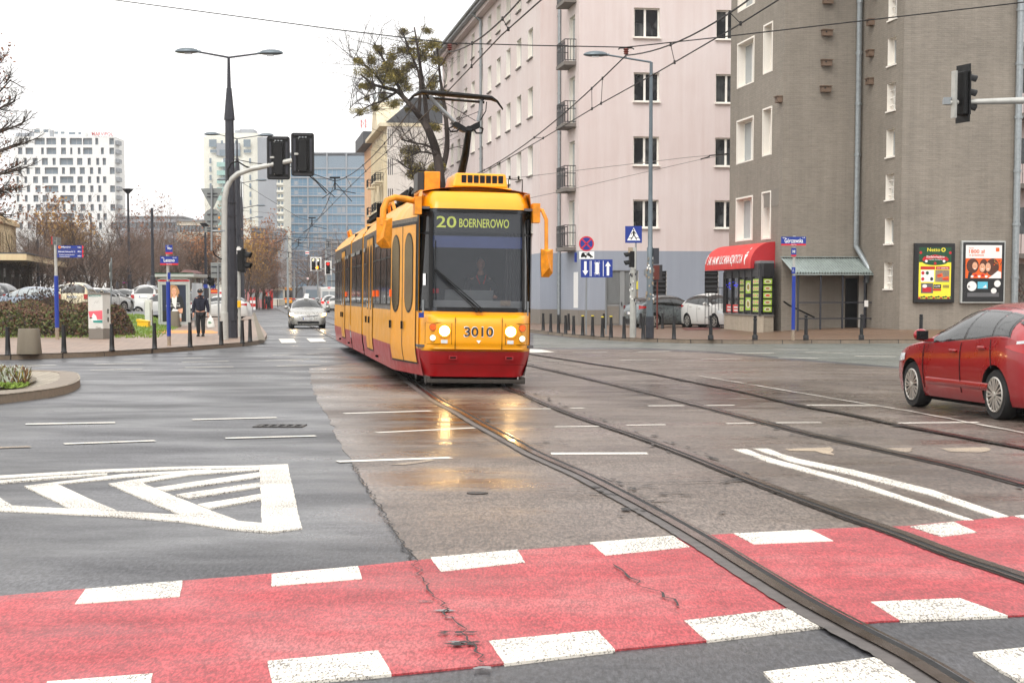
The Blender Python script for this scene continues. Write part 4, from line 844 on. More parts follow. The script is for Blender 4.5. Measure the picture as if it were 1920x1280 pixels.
S(circ(.24, .275, .11, .08), 0, 2); S(circ(.82, .315, .075, .055), 0, 2); S(circ(.74, .2, .065, .045), 0, 2); S(rc(.37, .6, .235, .345), 7, 2); S([(.48, .25), (.56, .3), (.58, .25)], 0, 3); S(rc(.14, .86, .105, .17), 8, 2)
S(rc(.77, .85, .83, .89), 2, 2)
for s_, (a, b, c_, d), m in (('1800 zł', (.16, .52, .8, .86), 2), ('w prezencie', (.16, .5, .75, .785), 2), ('6', (.15, .2, .25, .29), 1), ('Nawet', (.16, .27, .875, .892), 2)):
    put_text(p, s_, lambda u, v, a=a, b=b, c_=c_, d=d: (W_ * (a + (b - a) * u), y - .008, H_ * (c_ + (d - c_) * v)), m)
p.build('poster', ['poster_white', 'poster_black', 'poster_orange', 'poster_hair', 'poster_skin', 'poster_red', 'leaf_yellow', 'poster_sky', 'poster_grey'], t)

# balcony block beyond the right corner
B_ = Fr(X_at(1880, 84), 84)
bb = fthing('balcony_building', 'pink block with stacked balconies just visible right of the grey building', 'building', B_)
wl_ = MB(); wl_.box(0, 14, 0, 12, -.3, 19); wl_.build('wall', 'pink_stucco', bb)
wl_ = MB(); wl_.box(.0, 14, -.05, -.003, -.3, zpx(495, 84)); wl_.build('ground_floor', 'plinth_grey', bb)
for k in range(5):
    z = zpx(485, 84) + k * 3.35; b = MB(); b.box(-1, 13, -1.4, -.003, z, z + .22, 0); b.box(-1, 13, -1.4, -1.36, z + .22, z + 1.15, 1)
    for i in range(60): b.tube([(-1 + i * .23, -1.43, z + .2), (-1 + i * .23, -1.43, z + 1.2)], .012, 4, 2)
    b.build('balcony', ['sill_grey', 'pink_stucco', 'dark_metal'], bb); b = MB().box(.4, 1.8, -.06, -.052, z + 1.0, z + 2.5).build('window', 'window_dark', bb)
# the tram
TA = math.atan2(.1504, .989)                       # local +y runs back along the tram, +x to the picture's right
tram = thing('tram', 'yellow and red articulated tram with a lit destination sign and both headlights on', 'tram', (-.60, 29.1, 0), TA)
tram.rotation_euler = (0, math.radians(.9), TA)
HW = 1.255
def cvf(u): return .40 * max(0, (abs(u) - .78) / .22) ** 1.4
def hw(v, z):                                       # half width at distance v behind the nose, height z
    if v < .42: f = .93 + .04 * v / .42
    elif v < 2.8: f = .97 + (HW - .97) * min(1, (v - .42) / 2.2)
    else: f = HW
    if z < .72: f -= .11 * (1 - sm(z / .72)) * (1.0 if v < 3 else .7)
    if z > 2.95: f -= .42 * ((z - 2.95) / .45) ** 1.25 * (.12 + .88 * sm((v - .5) / 1.6))
    return f
def nose(z):                                        # how far back the front face sits at height z
    if z < .19: return .12
    if z < .7: return -.02 + .0 + .16 * (1 - sm((z - .15) / .5))
    if z < 1.32: return .03
    if z < 3.05: return .03 + .16 * (z - 1.32) / 1.73
    return .19 + .25 * ((z - 3.05) / .3) ** 2
def side_strip(mb, v0, v1, z0, z1, m=0, o=0.0, sgn=-1, nv=None, nz=None):
    nv = nv or max(1, int((v1 - v0) / .35)); nz = nz or max(1, int((z1 - z0) / .14))
    mb.grid(lambda a, b: (sgn * (hw(v0 + (v1 - v0) * a, z0 + (z1 - z0) * b) + o), v0 + (v1 - v0) * a, z0 + (z1 - z0) * b), nv, nz, m)
def front_strip(mb, z0, z1, m=0, o=0.0, x0=-1, x1=1, nx=32, nz=None, vc=.1):
    nz = nz or max(1, int((z1 - z0) / .08))
    def F(a, b):
        z = z0 + (z1 - z0) * b; x = x0 + (x1 - x0) * a; W_ = hw(.42, z)
        return (x * W_ * (1 + (o * .8 if abs(x) > .8 else 0)), nose(z) + cvf(x) + .04 * x * x - o, z)
    mb.grid(F, nx, nz, m)
# the three body sections: (v0, v1)
secs = [(.0, 10.95), (11.35, 15.75), (16.15, 24.6)]
ZR = 3.36
for k, (a, b) in enumerate(secs):
    y = MB(); rd = MB(); gr = MB()
    a2 = a if k else .5
    for sg in (-1, 1):
        side_strip(y, a2, b, .67, 1.31, 0 if k == 0 and False else 0, 0, sg); side_strip(y, a2, b, 2.93, ZR, 0, 0, sg)
        side_strip(rd, a2, b, .2, .67, 0, 0, sg); side_strip(gr, a2, b, 1.31, 2.93, 0, -.004, sg)
    y.grid(lambda u, v: ((u * 2 - 1) * hw(a2 + (b - a2) * v, ZR), a2 + (b - a2) * v, ZR + .1 * (1 - (u * 2 - 1) ** 2)), 8, 8)
    for e in ([b] if k == 0 else [a, b]):
        y.box(-HW + .01, HW - .01, e - .005, e + .005, .67, 3.0); y.box(-.85, .85, e - .004, e + .004, 3.0, ZR + .06)
    rd.box(-HW + .14, HW - .14, max(a2, 2.9), b - .01, .2, .24)
    nm = ['front_body', 'middle_body', 'rear_body'][k]; bd = y.build(nm, 'tram_side', tram, smooth=True, ang=50)
    rd.build('skirt', 'tram_red', bd, smooth=True); gr.build('window_band', 'tram_grey', bd, smooth=True)
for a, b in ((10.95, 11.35), (15.75, 16.15)):
    j = MB()
    for i in range(5):
        v = a + (b - a) * i / 4; 
        for s_ in (0, 1): pass
        j.box(-1.12 - .03 * (i % 2), 1.12 + .03 * (i % 2), v - .04, v + .04, .32, 3.18)
    j.box(-1.08, 1.08, a, b, .35, 3.12); j.build('bellows', 'bellows', tram)
# front: yellow cap above the windscreen, corners, nose, red bumper
y = MB(); front_strip(y, .66, 1.31, 0, 0, vc=.12); y.build('lower_panel', 'tram_yellow', tram, smooth=True, ang=50)
y = MB(); front_strip(y, 3.06, ZR, 0, 0, vc=.12)
y.grid(lambda u, v: ((u * 2 - 1) * hw(.42 + .3 * v, ZR), nose(ZR) + (cvf(u * 2 - 1) + .04 * (u * 2 - 1) ** 2) * (1 - v) + v * .72, ZR + .1 * (1 - (u * 2 - 1) ** 2) * v), 16, 3)
ff = y.build('front_panel', 'tram_yellow', tram, smooth=True, ang=50)
r = MB(); front_strip(r, .2, .665, 0, 0, vc=.12); r.grid(lambda u, v: ((u * 2 - 1) * hw(.42, .2) , .15 + (cvf(u * 2 - 1) + .04 * (u * 2 - 1) ** 2) * (1 - v) + .5 * v, .2), 24, 1); bp = r.build('bumper', 'tram_red', tram, smooth=True, ang=50)
r = MB()
for x in (-.42, .55):
    r.box(x - .07, x + .07, -.028, .0, .50, .56, 0); r.box(x - .05, x + .05, -.031, -.028, .515, .545, 1)
r.box(-.8, .8, -.006, .01, .415, .42, 1); r.build('towing_slot', ['tram_red', 'under_black'], bp)
# protruding headlight nose
n = MB()
def nosebox(u, v):
    q = u * 2 - 1; zz = .66 + .62 * v; prot = .17 * (1 - abs(q) ** 6) * (1 - abs(v * 2 - 1) ** 6); return (q * .94, nose(zz) + .05 * q * q + cvf(q * .96) - .012 - prot, zz - .02)
n.grid(nosebox, 28, 16); nb = n.build('headlight_nose', 'tram_yellow', tram, smooth=True, ang=60)
def nf(x, z): q = max(-1, min(1, x / .94)); v = (z + .02 - .66) / .62; return nosebox((q + 1) / 2, v)[1]
g = MB()
for x in (-.4, .4): g.box(x - .004, x + .004, nf(x, .97) - .002, nf(x, .97) + .02, .68, 1.22)
for s_ in (-1, 1):
    xa, xb = s_ * .46, s_ * .88
    for x in (xa, xb): g.box(x - .003, x + .003, nf(x, .97) - .003, nf(x, .97) + .01, .76, 1.12)
    for z in (.76, 1.12): g.box(min(xa, xb), max(xa, xb), nf(s_ * .67, z) - .005, nf(s_ * .67, z) + .01, z - .003, z + .003)
g.build('panel_seam', 'under_black', nb)
def disc(mb, x, z, r, d, m, y0=None, n=20):
    yy = y0 if y0 is not None else nf(x, z); mb.lathe([(r, -d), (r, .0), (r * .96, .02)], (x, yy, z), n, m, 'y')
for s_ in (-1, 1):
    hx = s_ * .565 - .02; hl = MB(); disc(hl, hx, .985, .115, .03, 0); h_ = hl.build('headlight', 'tram_yellow', nb, smooth=True)
    l = MB(); disc(l, hx, .985, .086, .036, 0); l.build('lens', 'lamp_on', h_, smooth=True)
    a_ = MB(); disc(a_, s_ * .765 - .01, 1.045, .06, .028, 1); disc(a_, s_ * .765 - .01, 1.045, .053, .032, 0); a_.build('indicator', ['lamp_amber', 'tram_grey'], nb)
    a_ = MB(); disc(a_, s_ * .765 - .01, .865, .057, .028, 1); disc(a_, s_ * .765 - .01, .865, .05, .032, 0); a_.build('fog_light', ['lamp_soft', 'tram_grey'], nb)
    x = s_ * .565 - .02; MB().box(x - .055, x + .055, nf(x, .8) - .012, nf(x, .8) + .02, .775, .835).build('reflector', 'lens_clear', nb)
    ld = bpy.data.lights.new('headlight_beam', 'SPOT'); ld.energy = 18; ld.color = (1, .62, .25); ld.spot_size = math.radians(75); ld.spot_blend = .9; ld.shadow_soft_size = .09
    lo = bpy.data.objects.new('headlight_beam', ld); sc.collection.objects.link(lo); lo.parent = nb; lo.location = (hx, -.22, .985); lo.rotation_euler = (math.radians(86), 0, PI)
t_ = MB()
for c_, o_, m_i in ((.0, .001, 1), (.0, .004, 0)):
    sc_ = .012 if m_i else 0
    put_text(t_, '3010', lambda u, v, o_=o_, s_=sc_: ((-.245 - s_ + (.49 + 2 * s_) * u), nf(0, .98) - .006 - o_, (.895 - s_ + (.16 + 2 * s_) * v)), m_i)
t_.prism([(-.04, nf(0, .8) - .008, .83), (.04, nf(0, .8) - .008, .83), (0, nf(0, .8) - .008, .775)], (0, .006, 0), 2)
t_.build('fleet_number', ['tram_grey', 'sign_white', 'sign_white'], nb)
MB().box(-1.0, -.915, nose(1.26) + .03, nose(1.26) + .12, 1.2, 1.285).build('sticker', 'sign_blue', ff)
# windscreen with black frame
w_ = MB(); front_strip(w_, 1.31, 3.06, 0, -.012, vc=.12); 
fr_ = MB()
for (x0, x1, z0, z1) in ((-1, 1, 1.31, 1.385), (-1, 1, 3.0, 3.06), (-.85, -.79, 1.38, 3.0), (.79, .85, 1.38, 3.0)): front_strip(fr_, z0, z1, 0, .006, x0, x1, 12 if x1 - x0 > 1 else 3, 12)
wn = w_.build('windscreen', 'shield_glass', tram, smooth=True, ang=60); fr_.build('frame', 'black', wn, smooth=True)
# corner glass on both sides of the windscreen (in front of the door)
for s_ in (-1, 1):
    c = MB(); front_strip(c, 1.36, 3.0, 0, .002, *(sorted((s_ * .85, s_ * .995))), 8); cg = c.build('corner_window', 'tram_glass', tram, smooth=True)
    c = MB()
    side_strip(c, .44, .56, 1.31, 3.04, 0, .012, s_, 2); front_strip(c, 2.62, 2.66, 0, .012, *(sorted((s_ * .85, s_ * 1.0))), 8)
    c.build('frame', 'black', cg)
    c = MB(); side_strip(c, .42, .6, .67, ZR, 0, .003, s_); c.build('corner_panel', 'tram_yellow', tram, smooth=True)
    c = MB(); side_strip(c, .42, .52, .2, .67, 0, .001, s_); c.build('corner_skirt', 'tram_red', tram, smooth=True)
side_label = MB(); front_strip(side_label, 1.75, 1.95, 0, .014, -.93, -.89, 3); side_label.build('label', 'sign_white', tram)
# destination display
d_ = MB(); d_.box(-.78, .78, .26, .3, 2.66, 2.98); db = d_.build('destination_display', 'interior_dark', tram)
t_ = MB()
def dot_text(mb, txt, x0, x1, z0, z1, y): put_text(mb, txt, lambda u, v: (x0 + (x1 - x0) * u, y, z0 + (z1 - z0) * v))
dot_text(t_, '20', -.70, -.36, 2.735, 2.93, .252); dot_text(t_, 'BOERNEROWO', -.31, .55, 2.745, 2.895, .252)
t_.build('led_text', 'led', db)
# cab interior: imitated reflection strip, dashboard, rear wall, driver's seat, curtain
i_ = MB(); i_.box(-1.0, 1.0, 2.6, 2.64, .7, 3.1, 0); i_.box(-1.0, 1.0, .3, 2.6, 3.05, 3.09, 0); i_.box(-1.0, 1.0, .2, 2.6, .7, .74, 0); ci = i_.build('cab_wall', 'interior_grey', tram)
MB().box(-.85, .82, .3, .33, 2.4, 2.6).build('reflection_strip', 'reflection_blue', tram)  # faintly glowing blue strip that imitates a reflection in the windscreen
i_ = MB(); i_.box(-.92, .92, .28, .75, 1.25, 1.5); i_.prism([(-.5, .75, 1.4), (.35, .75, 1.4), (.35, .6, 1.68), (-.5, .6, 1.68)], (0, .02, 0)); i_.build('dashboard', 'dash_grey', tram, bevel=.02)
MB().grid(lambda u, v: (.5 + .42 * u, .36 + .03 * math.sin(u * 40), 1.45 + 1.45 * v), 40, 2).build('curtain', 'interior_dark', tram, smooth=True)
MB().box(.42, .60, .26, .262, 1.42, 1.51).build('paper_note', 'faint_paint', tram)
MB().box(-.83, -.62, .5, .52, 1.62, 1.70).build('ticket_box', 'sign_red', tram)
# wipers
w2 = MB(); wy = -.03
w2.tube([(-.73, wy + .02, 1.5), (-.745, wy + .04, 2.0), (-.735, wy + .03, 2.5)], .011, 5)
for a, b in (((-.745, 2.03), (-.02, 1.36)), ((-.74, 1.98), (-.06, 1.36)), ((-.72, 2.02), (.06, 1.37)), ((-.71, 1.96), (.03, 1.35))): w2.tube([(a[0], wy + .03, a[1]), ((a[0] + b[0]) / 2, wy - .03, (a[1] + b[1]) / 2), (b[0], wy, b[1])], .009, 5)
for x in (-.03, .05): w2.lathe([(.028, -.03), (.028, .05)], (x, wy + .01, 1.33), 10, 0, 'y')
w2.lathe([(.03, -.02), (.03, .03)], (-.74, wy + .03, 2.0), 10, 0, 'y'); w2.build('wiper', 'black', tram)
# doors and windows on the long sides
def door(v0, v1, z0=.42, z1=2.8, sg=-1, m='tram_yellow'):
    mid = (v0 + v1) / 2
    for a, b in ((v0, mid), (mid, v1)):
        d = MB(); side_strip(d, a + .015, b - .015, z0, z1, 0, .014, sg); dd = d.build('door', m, tram, smooth=True)
        e = MB()
        for p in ((a, a + .02, z0, z1), (b - .02, b, z0, z1), (a, b, z1, z1 + .05), (a, b, z0 - .03, z0)): side_strip(e, *p, 0, .018, sg, 3)
        e.build('seal', 'black', dd)
        w = MB(); wa, wb = a + (b - a) * .24, b - (b - a) * .2; n = 10; pts = []
        rr_ = (wb - wa) / 2; cv = (wa + wb) / 2; zt_, zb_ = z1 - .16 - rr_, 1.3 + rr_
        for k in range(n + 1): q = PI * k / n; pts.append((cv + rr_ * math.cos(q), zt_ + rr_ * math.sin(q)))
        for k in range(n + 1): q = PI + PI * k / n; pts.append((cv + rr_ * math.cos(q), zb_ + rr_ * math.sin(q)))
        big_ = [(cv + (p - cv) * 1.12, z + (.03 if z > 2 else -.03)) for p, z in pts]
        w.add([(sg * (hw(p, 1.9) + .019), p, z) for p, z in big_], [tuple(range(len(big_)))], 1); w.add([(sg * (hw(p, 1.9) + .024), p, z) for p, z in pts], [tuple(range(len(pts)))], 0)
        w.build('pane', ['side_glass', 'black'], dd)
        h = MB(); h.box(min(sg * (hw(b, 1) + .014), sg * (hw(b, 1) + .05)), max(sg * (hw(b, 1) + .014), sg * (hw(b, 1) + .05)), b - .13, b - .08, .98, 1.12); h.build('handle', 'black', dd)
door(.6, 2.75); door(7.6, 9.5, m='tram_side'); door(18.6, 20.3, m='tram_side')
for v0, v1 in ((2.95, 3.75), (3.95, 5.3), (5.5, 6.7), (6.85, 7.45), (9.65, 10.6), (11.65, 13.3), (13.6, 15.4), (16.5, 17.4), (17.55, 18.45), (20.45, 21.3), (21.5, 22.8), (23.0, 24.2)):
    for sg in (-1, 1):
        w = MB(); side_strip(w, v0, v1, 1.42, 2.62, 0, .008, sg, 2, 2); p = w.build('side_window', 'tram_glass', tram)
        e = MB()
        for q in ((v0 - .03, v0, 1.39, 2.65), (v1, v1 + .03, 1.39, 2.65), (v0, v1, 2.62, 2.65), (v0, v1, 1.39, 1.42), (v0, v1, 2.27, 2.3)): side_strip(e, *q, 0, .014, sg, 1, 1)
        if (v1 - v0) > .7: side_strip(e, v0 + .1, v1 - .1, 2.56, 2.64, 1, .035, sg, 1, 1)
        e.build('frame', ['black', 'grey_metal'], p)
for v in (7.2, 17.9, 6.2, 2.72): 
    l = MB(); l.box(-HW - .04, -HW + .01, v - .05, v + .05, 1.55, 1.68); l.build('side_indicator', 'lamp_amber', tram)
s_ = MB(); put_text(s_, '3010', lambda u, v: (-(hw(2.2, 3.08 + .14 * v) + .006), 2.9 - .75 * u, 3.04 + .15 * v)); s_.build('fleet_number', 'tram_grey', tram)
for v in (6.5, 16.9, 21.5):
    b = MB()
    for k in range(2): b.box(-HW + .0, -HW + .11, v + .2 * k, v + .2 * k + .05, .3, .34)
    b.build('vent', 'under_black', tram)
b = MB(); side_strip(b, 3.1, 5.4, .26, .62, 0, .006, -1); b.build('bogie_cover', 'tram_red', tram)
# yellow roof-side fairings shading from the roof edge, long handrail loops
for v0 in (7.0, 22.6):
    MB().tube([(-.86, v0, 3.36), (-.9, v0 + .1, 3.52), (-.9, v0 + 1.2, 3.52), (-.86, v0 + 1.3, 3.36)], .04, 7).build('roof_handrail', 'tram_orange', tram)
# underframe, bogies, bumper bar
u_ = MB(); u_.box(-.74, .74, .3, 3.2, .1, .3, 0); u_.box(-1.0, 1.0, 3.2, 24.3, .12, .3, 0); u_.build('underframe', 'under_black', tram)
u_ = MB(); u_.box(-.84, .84, .06, .14, .09, .16, 0); u_.box(-.86, -.78, .16, .4, .08, .2, 0); u_.box(.78, .86, .16, .4, .08, .2, 0); u_.build('bumper_bar', 'bumper_grime', tram, bevel=.015)
for vb in (2.0, 13.4, 21.5):
    bg = MB(); bg.box(-.8, .8, vb - .9, vb + .9, .2, .42); bo = bg.build('bogie', 'under_black', tram)
    for dv in (-.9, .9):
        for s_ in (-1, 1): MB().lathe([(.3, -.06), (.33, -.05), (.33, .04), (.36, .05)], (s_ * .72, vb + dv, .34), 24, 0, 'x').build('wheel', 'rail_dark', bo)
# mirrors on thick yellow arms
ml = MB(); ml.tube([(-.98, .35, 3.16), (-1.2, .3, 3.2), (-1.42, .2, 3.22), (-1.56, .12, 3.16), (-1.62, .08, 3.02), (-1.63, .06, 2.75)], .055, 12); ml.box(-1.08, -.96, .2, .5, 2.95, 3.25)
ma = ml.build('mirror_arm', 'tram_orange', tram, smooth=True)
def mirror(par, cx, cy, z0, z1, wd, flip):
    m = MB(); s_ = flip; wd = wd * .88
    f = [(-.5, 1), (.5, 1), (.5, .45), (.42, 0), (-.2, 0), (-.5, .15)]
    m.prism([(cx + s_ * wd * a, cy + .09, z0 + (z1 - z0) * b) for a, b in f], (0, .04, 0), 1)
    fr_ = [(cx + s_ * wd * a, cy + .085, z0 + (z1 - z0) * b) for a, b in f]; pk_ = (cx - s_ * wd * .1, cy - .06, z0 + (z1 - z0) * .35); pk2 = (cx + s_ * wd * .1, cy - .03, z0 + (z1 - z0) * .9)
    vs = fr_ + [pk_, pk2]; m.add(vs, [(0, 7, 1), (1, 7, 2), (2, 7, 6), (2, 6, 3), (3, 6, 4), (4, 6, 5), (5, 6, 7), (5, 7, 0)], 0)
    return m.build('mirror', ['tram_orange', 'black'], par)
mirror(ma, -1.60, 0, 2.36, 2.87, .3, 1)
mr = MB(); mr.tube([(1.0, .3, 3.1), (1.12, .22, 3.06), (1.18, .16, 2.9), (1.19, .15, 2.3)], .034, 12); mr.box(.96, 1.08, .2, .45, 2.85, 3.18); mr2 = mr.build('mirror_arm', 'tram_orange', tram, smooth=True)
mirror(mr2, 1.2, .06, 1.92, 2.4, .24, -1)
# roof equipment
a_ = MB(); a_.prism([(-.36, .9, 3.47), (.62, .9, 3.47), (.58, .95, 3.72), (-.3, .95, 3.72)], (0, 1.3, 0)); a_.box(-.42, .68, .85, 2.3, 3.4, 3.47); ac = a_.build('air_conditioner', 'tram_yellow', tram, bevel=.03)
for i in range(7): x = -.2 + i * .108; MB().box(x, x + .085, .915, .925, 3.53, 3.68).build('vent_slot', 'black', ac)
a_ = MB(); a_.box(-.78, -.5, 1.6, 2.4, 3.4, 3.78, 0); a_.box(-.88, -.2, 1.5, 2.5, 3.38, 3.44, 0); a_.build('roof_box', 'tram_orange', tram, bevel=.015); MB().box(-.9, -.79, 1.62, 2.38, 3.44, 3.76).build('roof_box', 'dark_metal', tram)
a_ = MB(); a_.tube([(.7, 1.4, 3.4), (.7, 1.4, 3.66), (.95, 1.4, 3.66), (.95, 1.4, 3.35)], .012, 5); a_.tube([(.72, 1.4, 3.66), (.72, 1.4, 3.72)], .02, 6); a_.tube([(.88, 1.4, 3.66), (.88, 1.4, 3.72)], .02, 6); a_.build('roof_antenna', 'black', tram)
a_ = MB(); a_.box(-.9, .9, 11.6, 15.2, 3.42, 3.5); 
for k in range(14): a_.tube([(-.85, 11.7 + k * .26, 3.55), (.8, 11.7 + k * .26, 3.55)], .05, 6)
a_.box(-.9, .9, 11.6, 11.75, 3.5, 3.75); a_.box(-.95, .5, 3.2, 5.5, 3.4, 3.55); a_.build('resistor_bank', 'under_black', tram)
rc_ = random.Random(2); a_ = MB()
for k in range(9): a_.tube([(-.95 + k * .05, 2.6 + rc_.random() * .4, 3.42), (-.9 + k * .05, 3.0, 3.5 + rc_.random() * .08), (-.6 + k * .03, 3.3, 3.42)], .025, 6)
a_.build('roof_cable', 'black', tram)
# pantograph: tilted mast, cross piece, two thin arms and the collector head
PV = 3.9; s0 = FP / (29.1 + PV * .989)
def TP(px, py, v=PV):                              # picture position -> local coordinates in the pantograph's plane
    Y = 29.1 + v * .989; p = At(px, py, Y); x = (p.x + .60 + v * .1504) / .989; return (x, v, p.z - (-x * math.sin(math.radians(.9))))
pg = MB(); pg.tube([TP(855, 345, 5.6), TP(866, 290, 4.6), TP(872, 240)], [.085, .075, .06], 10); pn = pg.build('pantograph', 'black', tram)
c = MB(); c.prism([TP(840, 225), TP(853, 230), TP(868, 239), TP(884, 230), TP(892, 227), TP(893, 238), TP(876, 247), TP(862, 247), TP(842, 236)], (0, .18, 0)); c.tube([TP(842, 237), TP(834, 241), TP(838, 247), TP(850, 246), TP(854, 240)], .02, 6); c.tube([TP(880, 240), TP(886, 249), TP(896, 249), TP(898, 241), TP(893, 238)], .02, 6); c.build('knee_joint', 'black', pn)
for P_t in ([TP(845, 229), TP(820, 205), TP(797, 181)], [TP(889, 227), TP(893, 205), TP(894, 188)]): MB().tube(P_t, .038, 8).build('arm', 'grey_metal', pn)
c = MB(); c.tube([TP(850, 225), TP(898, 205)], .006, 4); c.tube([TP(884, 226), TP(815, 186)], .006, 4); c.tube([TP(893, 225), TP(903, 207), TP(904, 190)], .01, 4); c.build('stay_wire', 'wire', pn)
c = MB()
for dv, dy in ((-.14, 0), (.16, 1.5)):
    c.tube([TP(758, 190 + dy, PV + dv), TP(768, 180 + dy, PV + dv), TP(782, 173 + dy, PV + dv), TP(850, 177 + dy, PV + dv), TP(913, 182 + dy, PV + dv), TP(924, 188 + dy, PV + dv), TP(935, 203 + dy, PV + dv)], [.012, .02, .04, .045, .04, .02, .012], 7)
c.tube([TP(792, 184), TP(900, 191)], .025, 7); c.tube([TP(790, 175), TP(795, 184)], .03, 6); c.tube([TP(900, 182), TP(893, 190)], .03, 6)
c.tube([TP(787, 173, PV - .14), TP(787, 175, PV + .16)], .03, 6); c.tube([TP(905, 181, PV - .14), TP(905, 183, PV + .16)], .03, 6); c.build('collector_head', 'black', pn)
# bollards
def plain_bollard_mesh(tip): 
    b = MB(); b.lathe([(.085, 0), (.085, .03), (.07, .05), (.065, .25), (.048, .9), (.052, .905), (.052, .985 if not tip else .94)], n=14); return b.mesh('post', 'bollard_black', True)
def knob_mesh():
    b = MB(); b.lathe([(.095, 0), (.095, .17), (.085, .19), (.06, .2), (.056, .8), (.07, .81), (.07, .84), (.055, .86), (.04, .875), (.04, .885), (.055, .9), (.062, .93), (.055, .965), (.03, .985), (.001, .99)], n=16); return b.mesh('post', 'bollard_black', True)
me_plain, me_tip, me_knob = plain_bollard_mesh(0), plain_bollard_mesh(1), knob_mesh()
b = MB(); b.lathe([(.054, .938), (.054, .985)], n=14); me_cap = b.mesh('cap', 'bollard_yellow', True)
def bollard(px, pyb, pyt, kind, label, z=None, group='bollards along the pavement'):
    zz = .134 if z is None else z; o = G(px, pyb, zz)
    if z is None and px > 1500: o = G(px, pyb, zr(o.x, o.y)); 
    h = At(px, pyt, o.y).z - o.z
    t = thing('bollard', label, 'bollard', o, 0, group); t.scale = (1, 1, h / .985)
    part('post', {'plain': me_plain, 'tip': me_tip, 'knob': me_knob}[kind], t)
    if kind == 'tip': part('cap', me_cap, t)
ordn = ['first', 'second', 'third', 'fourth', 'fifth', 'sixth', 'seventh', 'eighth', 'ninth', 'tenth', 'eleventh', 'twelfth', 'thirteenth']
Lb = [(15, 666, 613, 'at the left edge beside the concrete planter'), (120, 661, 609, 'right of the concrete planter near the direction sign'), (210, 657.5, 607, 'in front of the white utility cabinet'), (290, 654.5, 605.5, 'left of the blue street name post'), (356.5, 651, 604, 'left of the walking man'), (415, 646.5, 602, 'beside the grey signal pole'), (454.5, 643.5, 600, 'right of the big dark lamp column'), (469, 640.5, 598, 'at the kerb corner nearest the silver taxi')]
for px, b_, t_, l in Lb: bollard(px, b_, t_, 'plain', 'black bollard ' + l, group='black bollards on the left pavement')
Rb = [(1018.5, 619, 587.5), (1032.5, 622, 588), (1047, 624, 590), (1060.5, 626, 591), (1075.5, 627.5, 592), (1092.5, 629, 591), (1111, 629.5, 591), (1129.5, 632, 593), (1145.5, 633, 592), (1170, 634.5, 593.5), (1206, 635.5, 593.5), (1263.5, 636, 592)]
for k, (px, b_, t_) in enumerate(Rb): bollard(px, b_, t_, 'tip' if 5 <= k <= 8 else 'plain', ('yellow capped' if 5 <= k <= 8 else 'plain') + ' black bollard, %s from the left in the row right of the tram' % ordn[k], group='black bollards on the right pavement')
for px, b_, t_, l in ((1066, 619, 588, 'behind the row, nearest the drainpipe'), (1132, 616, 588, 'behind the row, before the grey gate'), (1201, 615.5, 587, 'by the rear bumper of the grey car'), (1242, 616, 587, 'by the rear wheel of the grey car'), (1282, 613, 584.5, 'between the grey car and the white car'), (1321, 612.5, 584.5, 'before the door of the white car')): bollard(px, b_, t_, 'plain', 'far black bollard ' + l, group='black bollards on the right pavement')
for px, b_, t_, l in ((1332.5, 637, 591, 'left of the food kiosk'), (1415.5, 637, 591, 'before the food kiosk'), (1511, 637.3, 589.5, 'right of the blue street name post'), (1615, 637.3, 589, 'before the right end of the porch canopy'), (1726.5, 628, 589, 'under the green grocery poster')): bollard(px, b_, t_, 'knob', 'black bollard with round knob ' + l, group='black bollards on the right pavement')

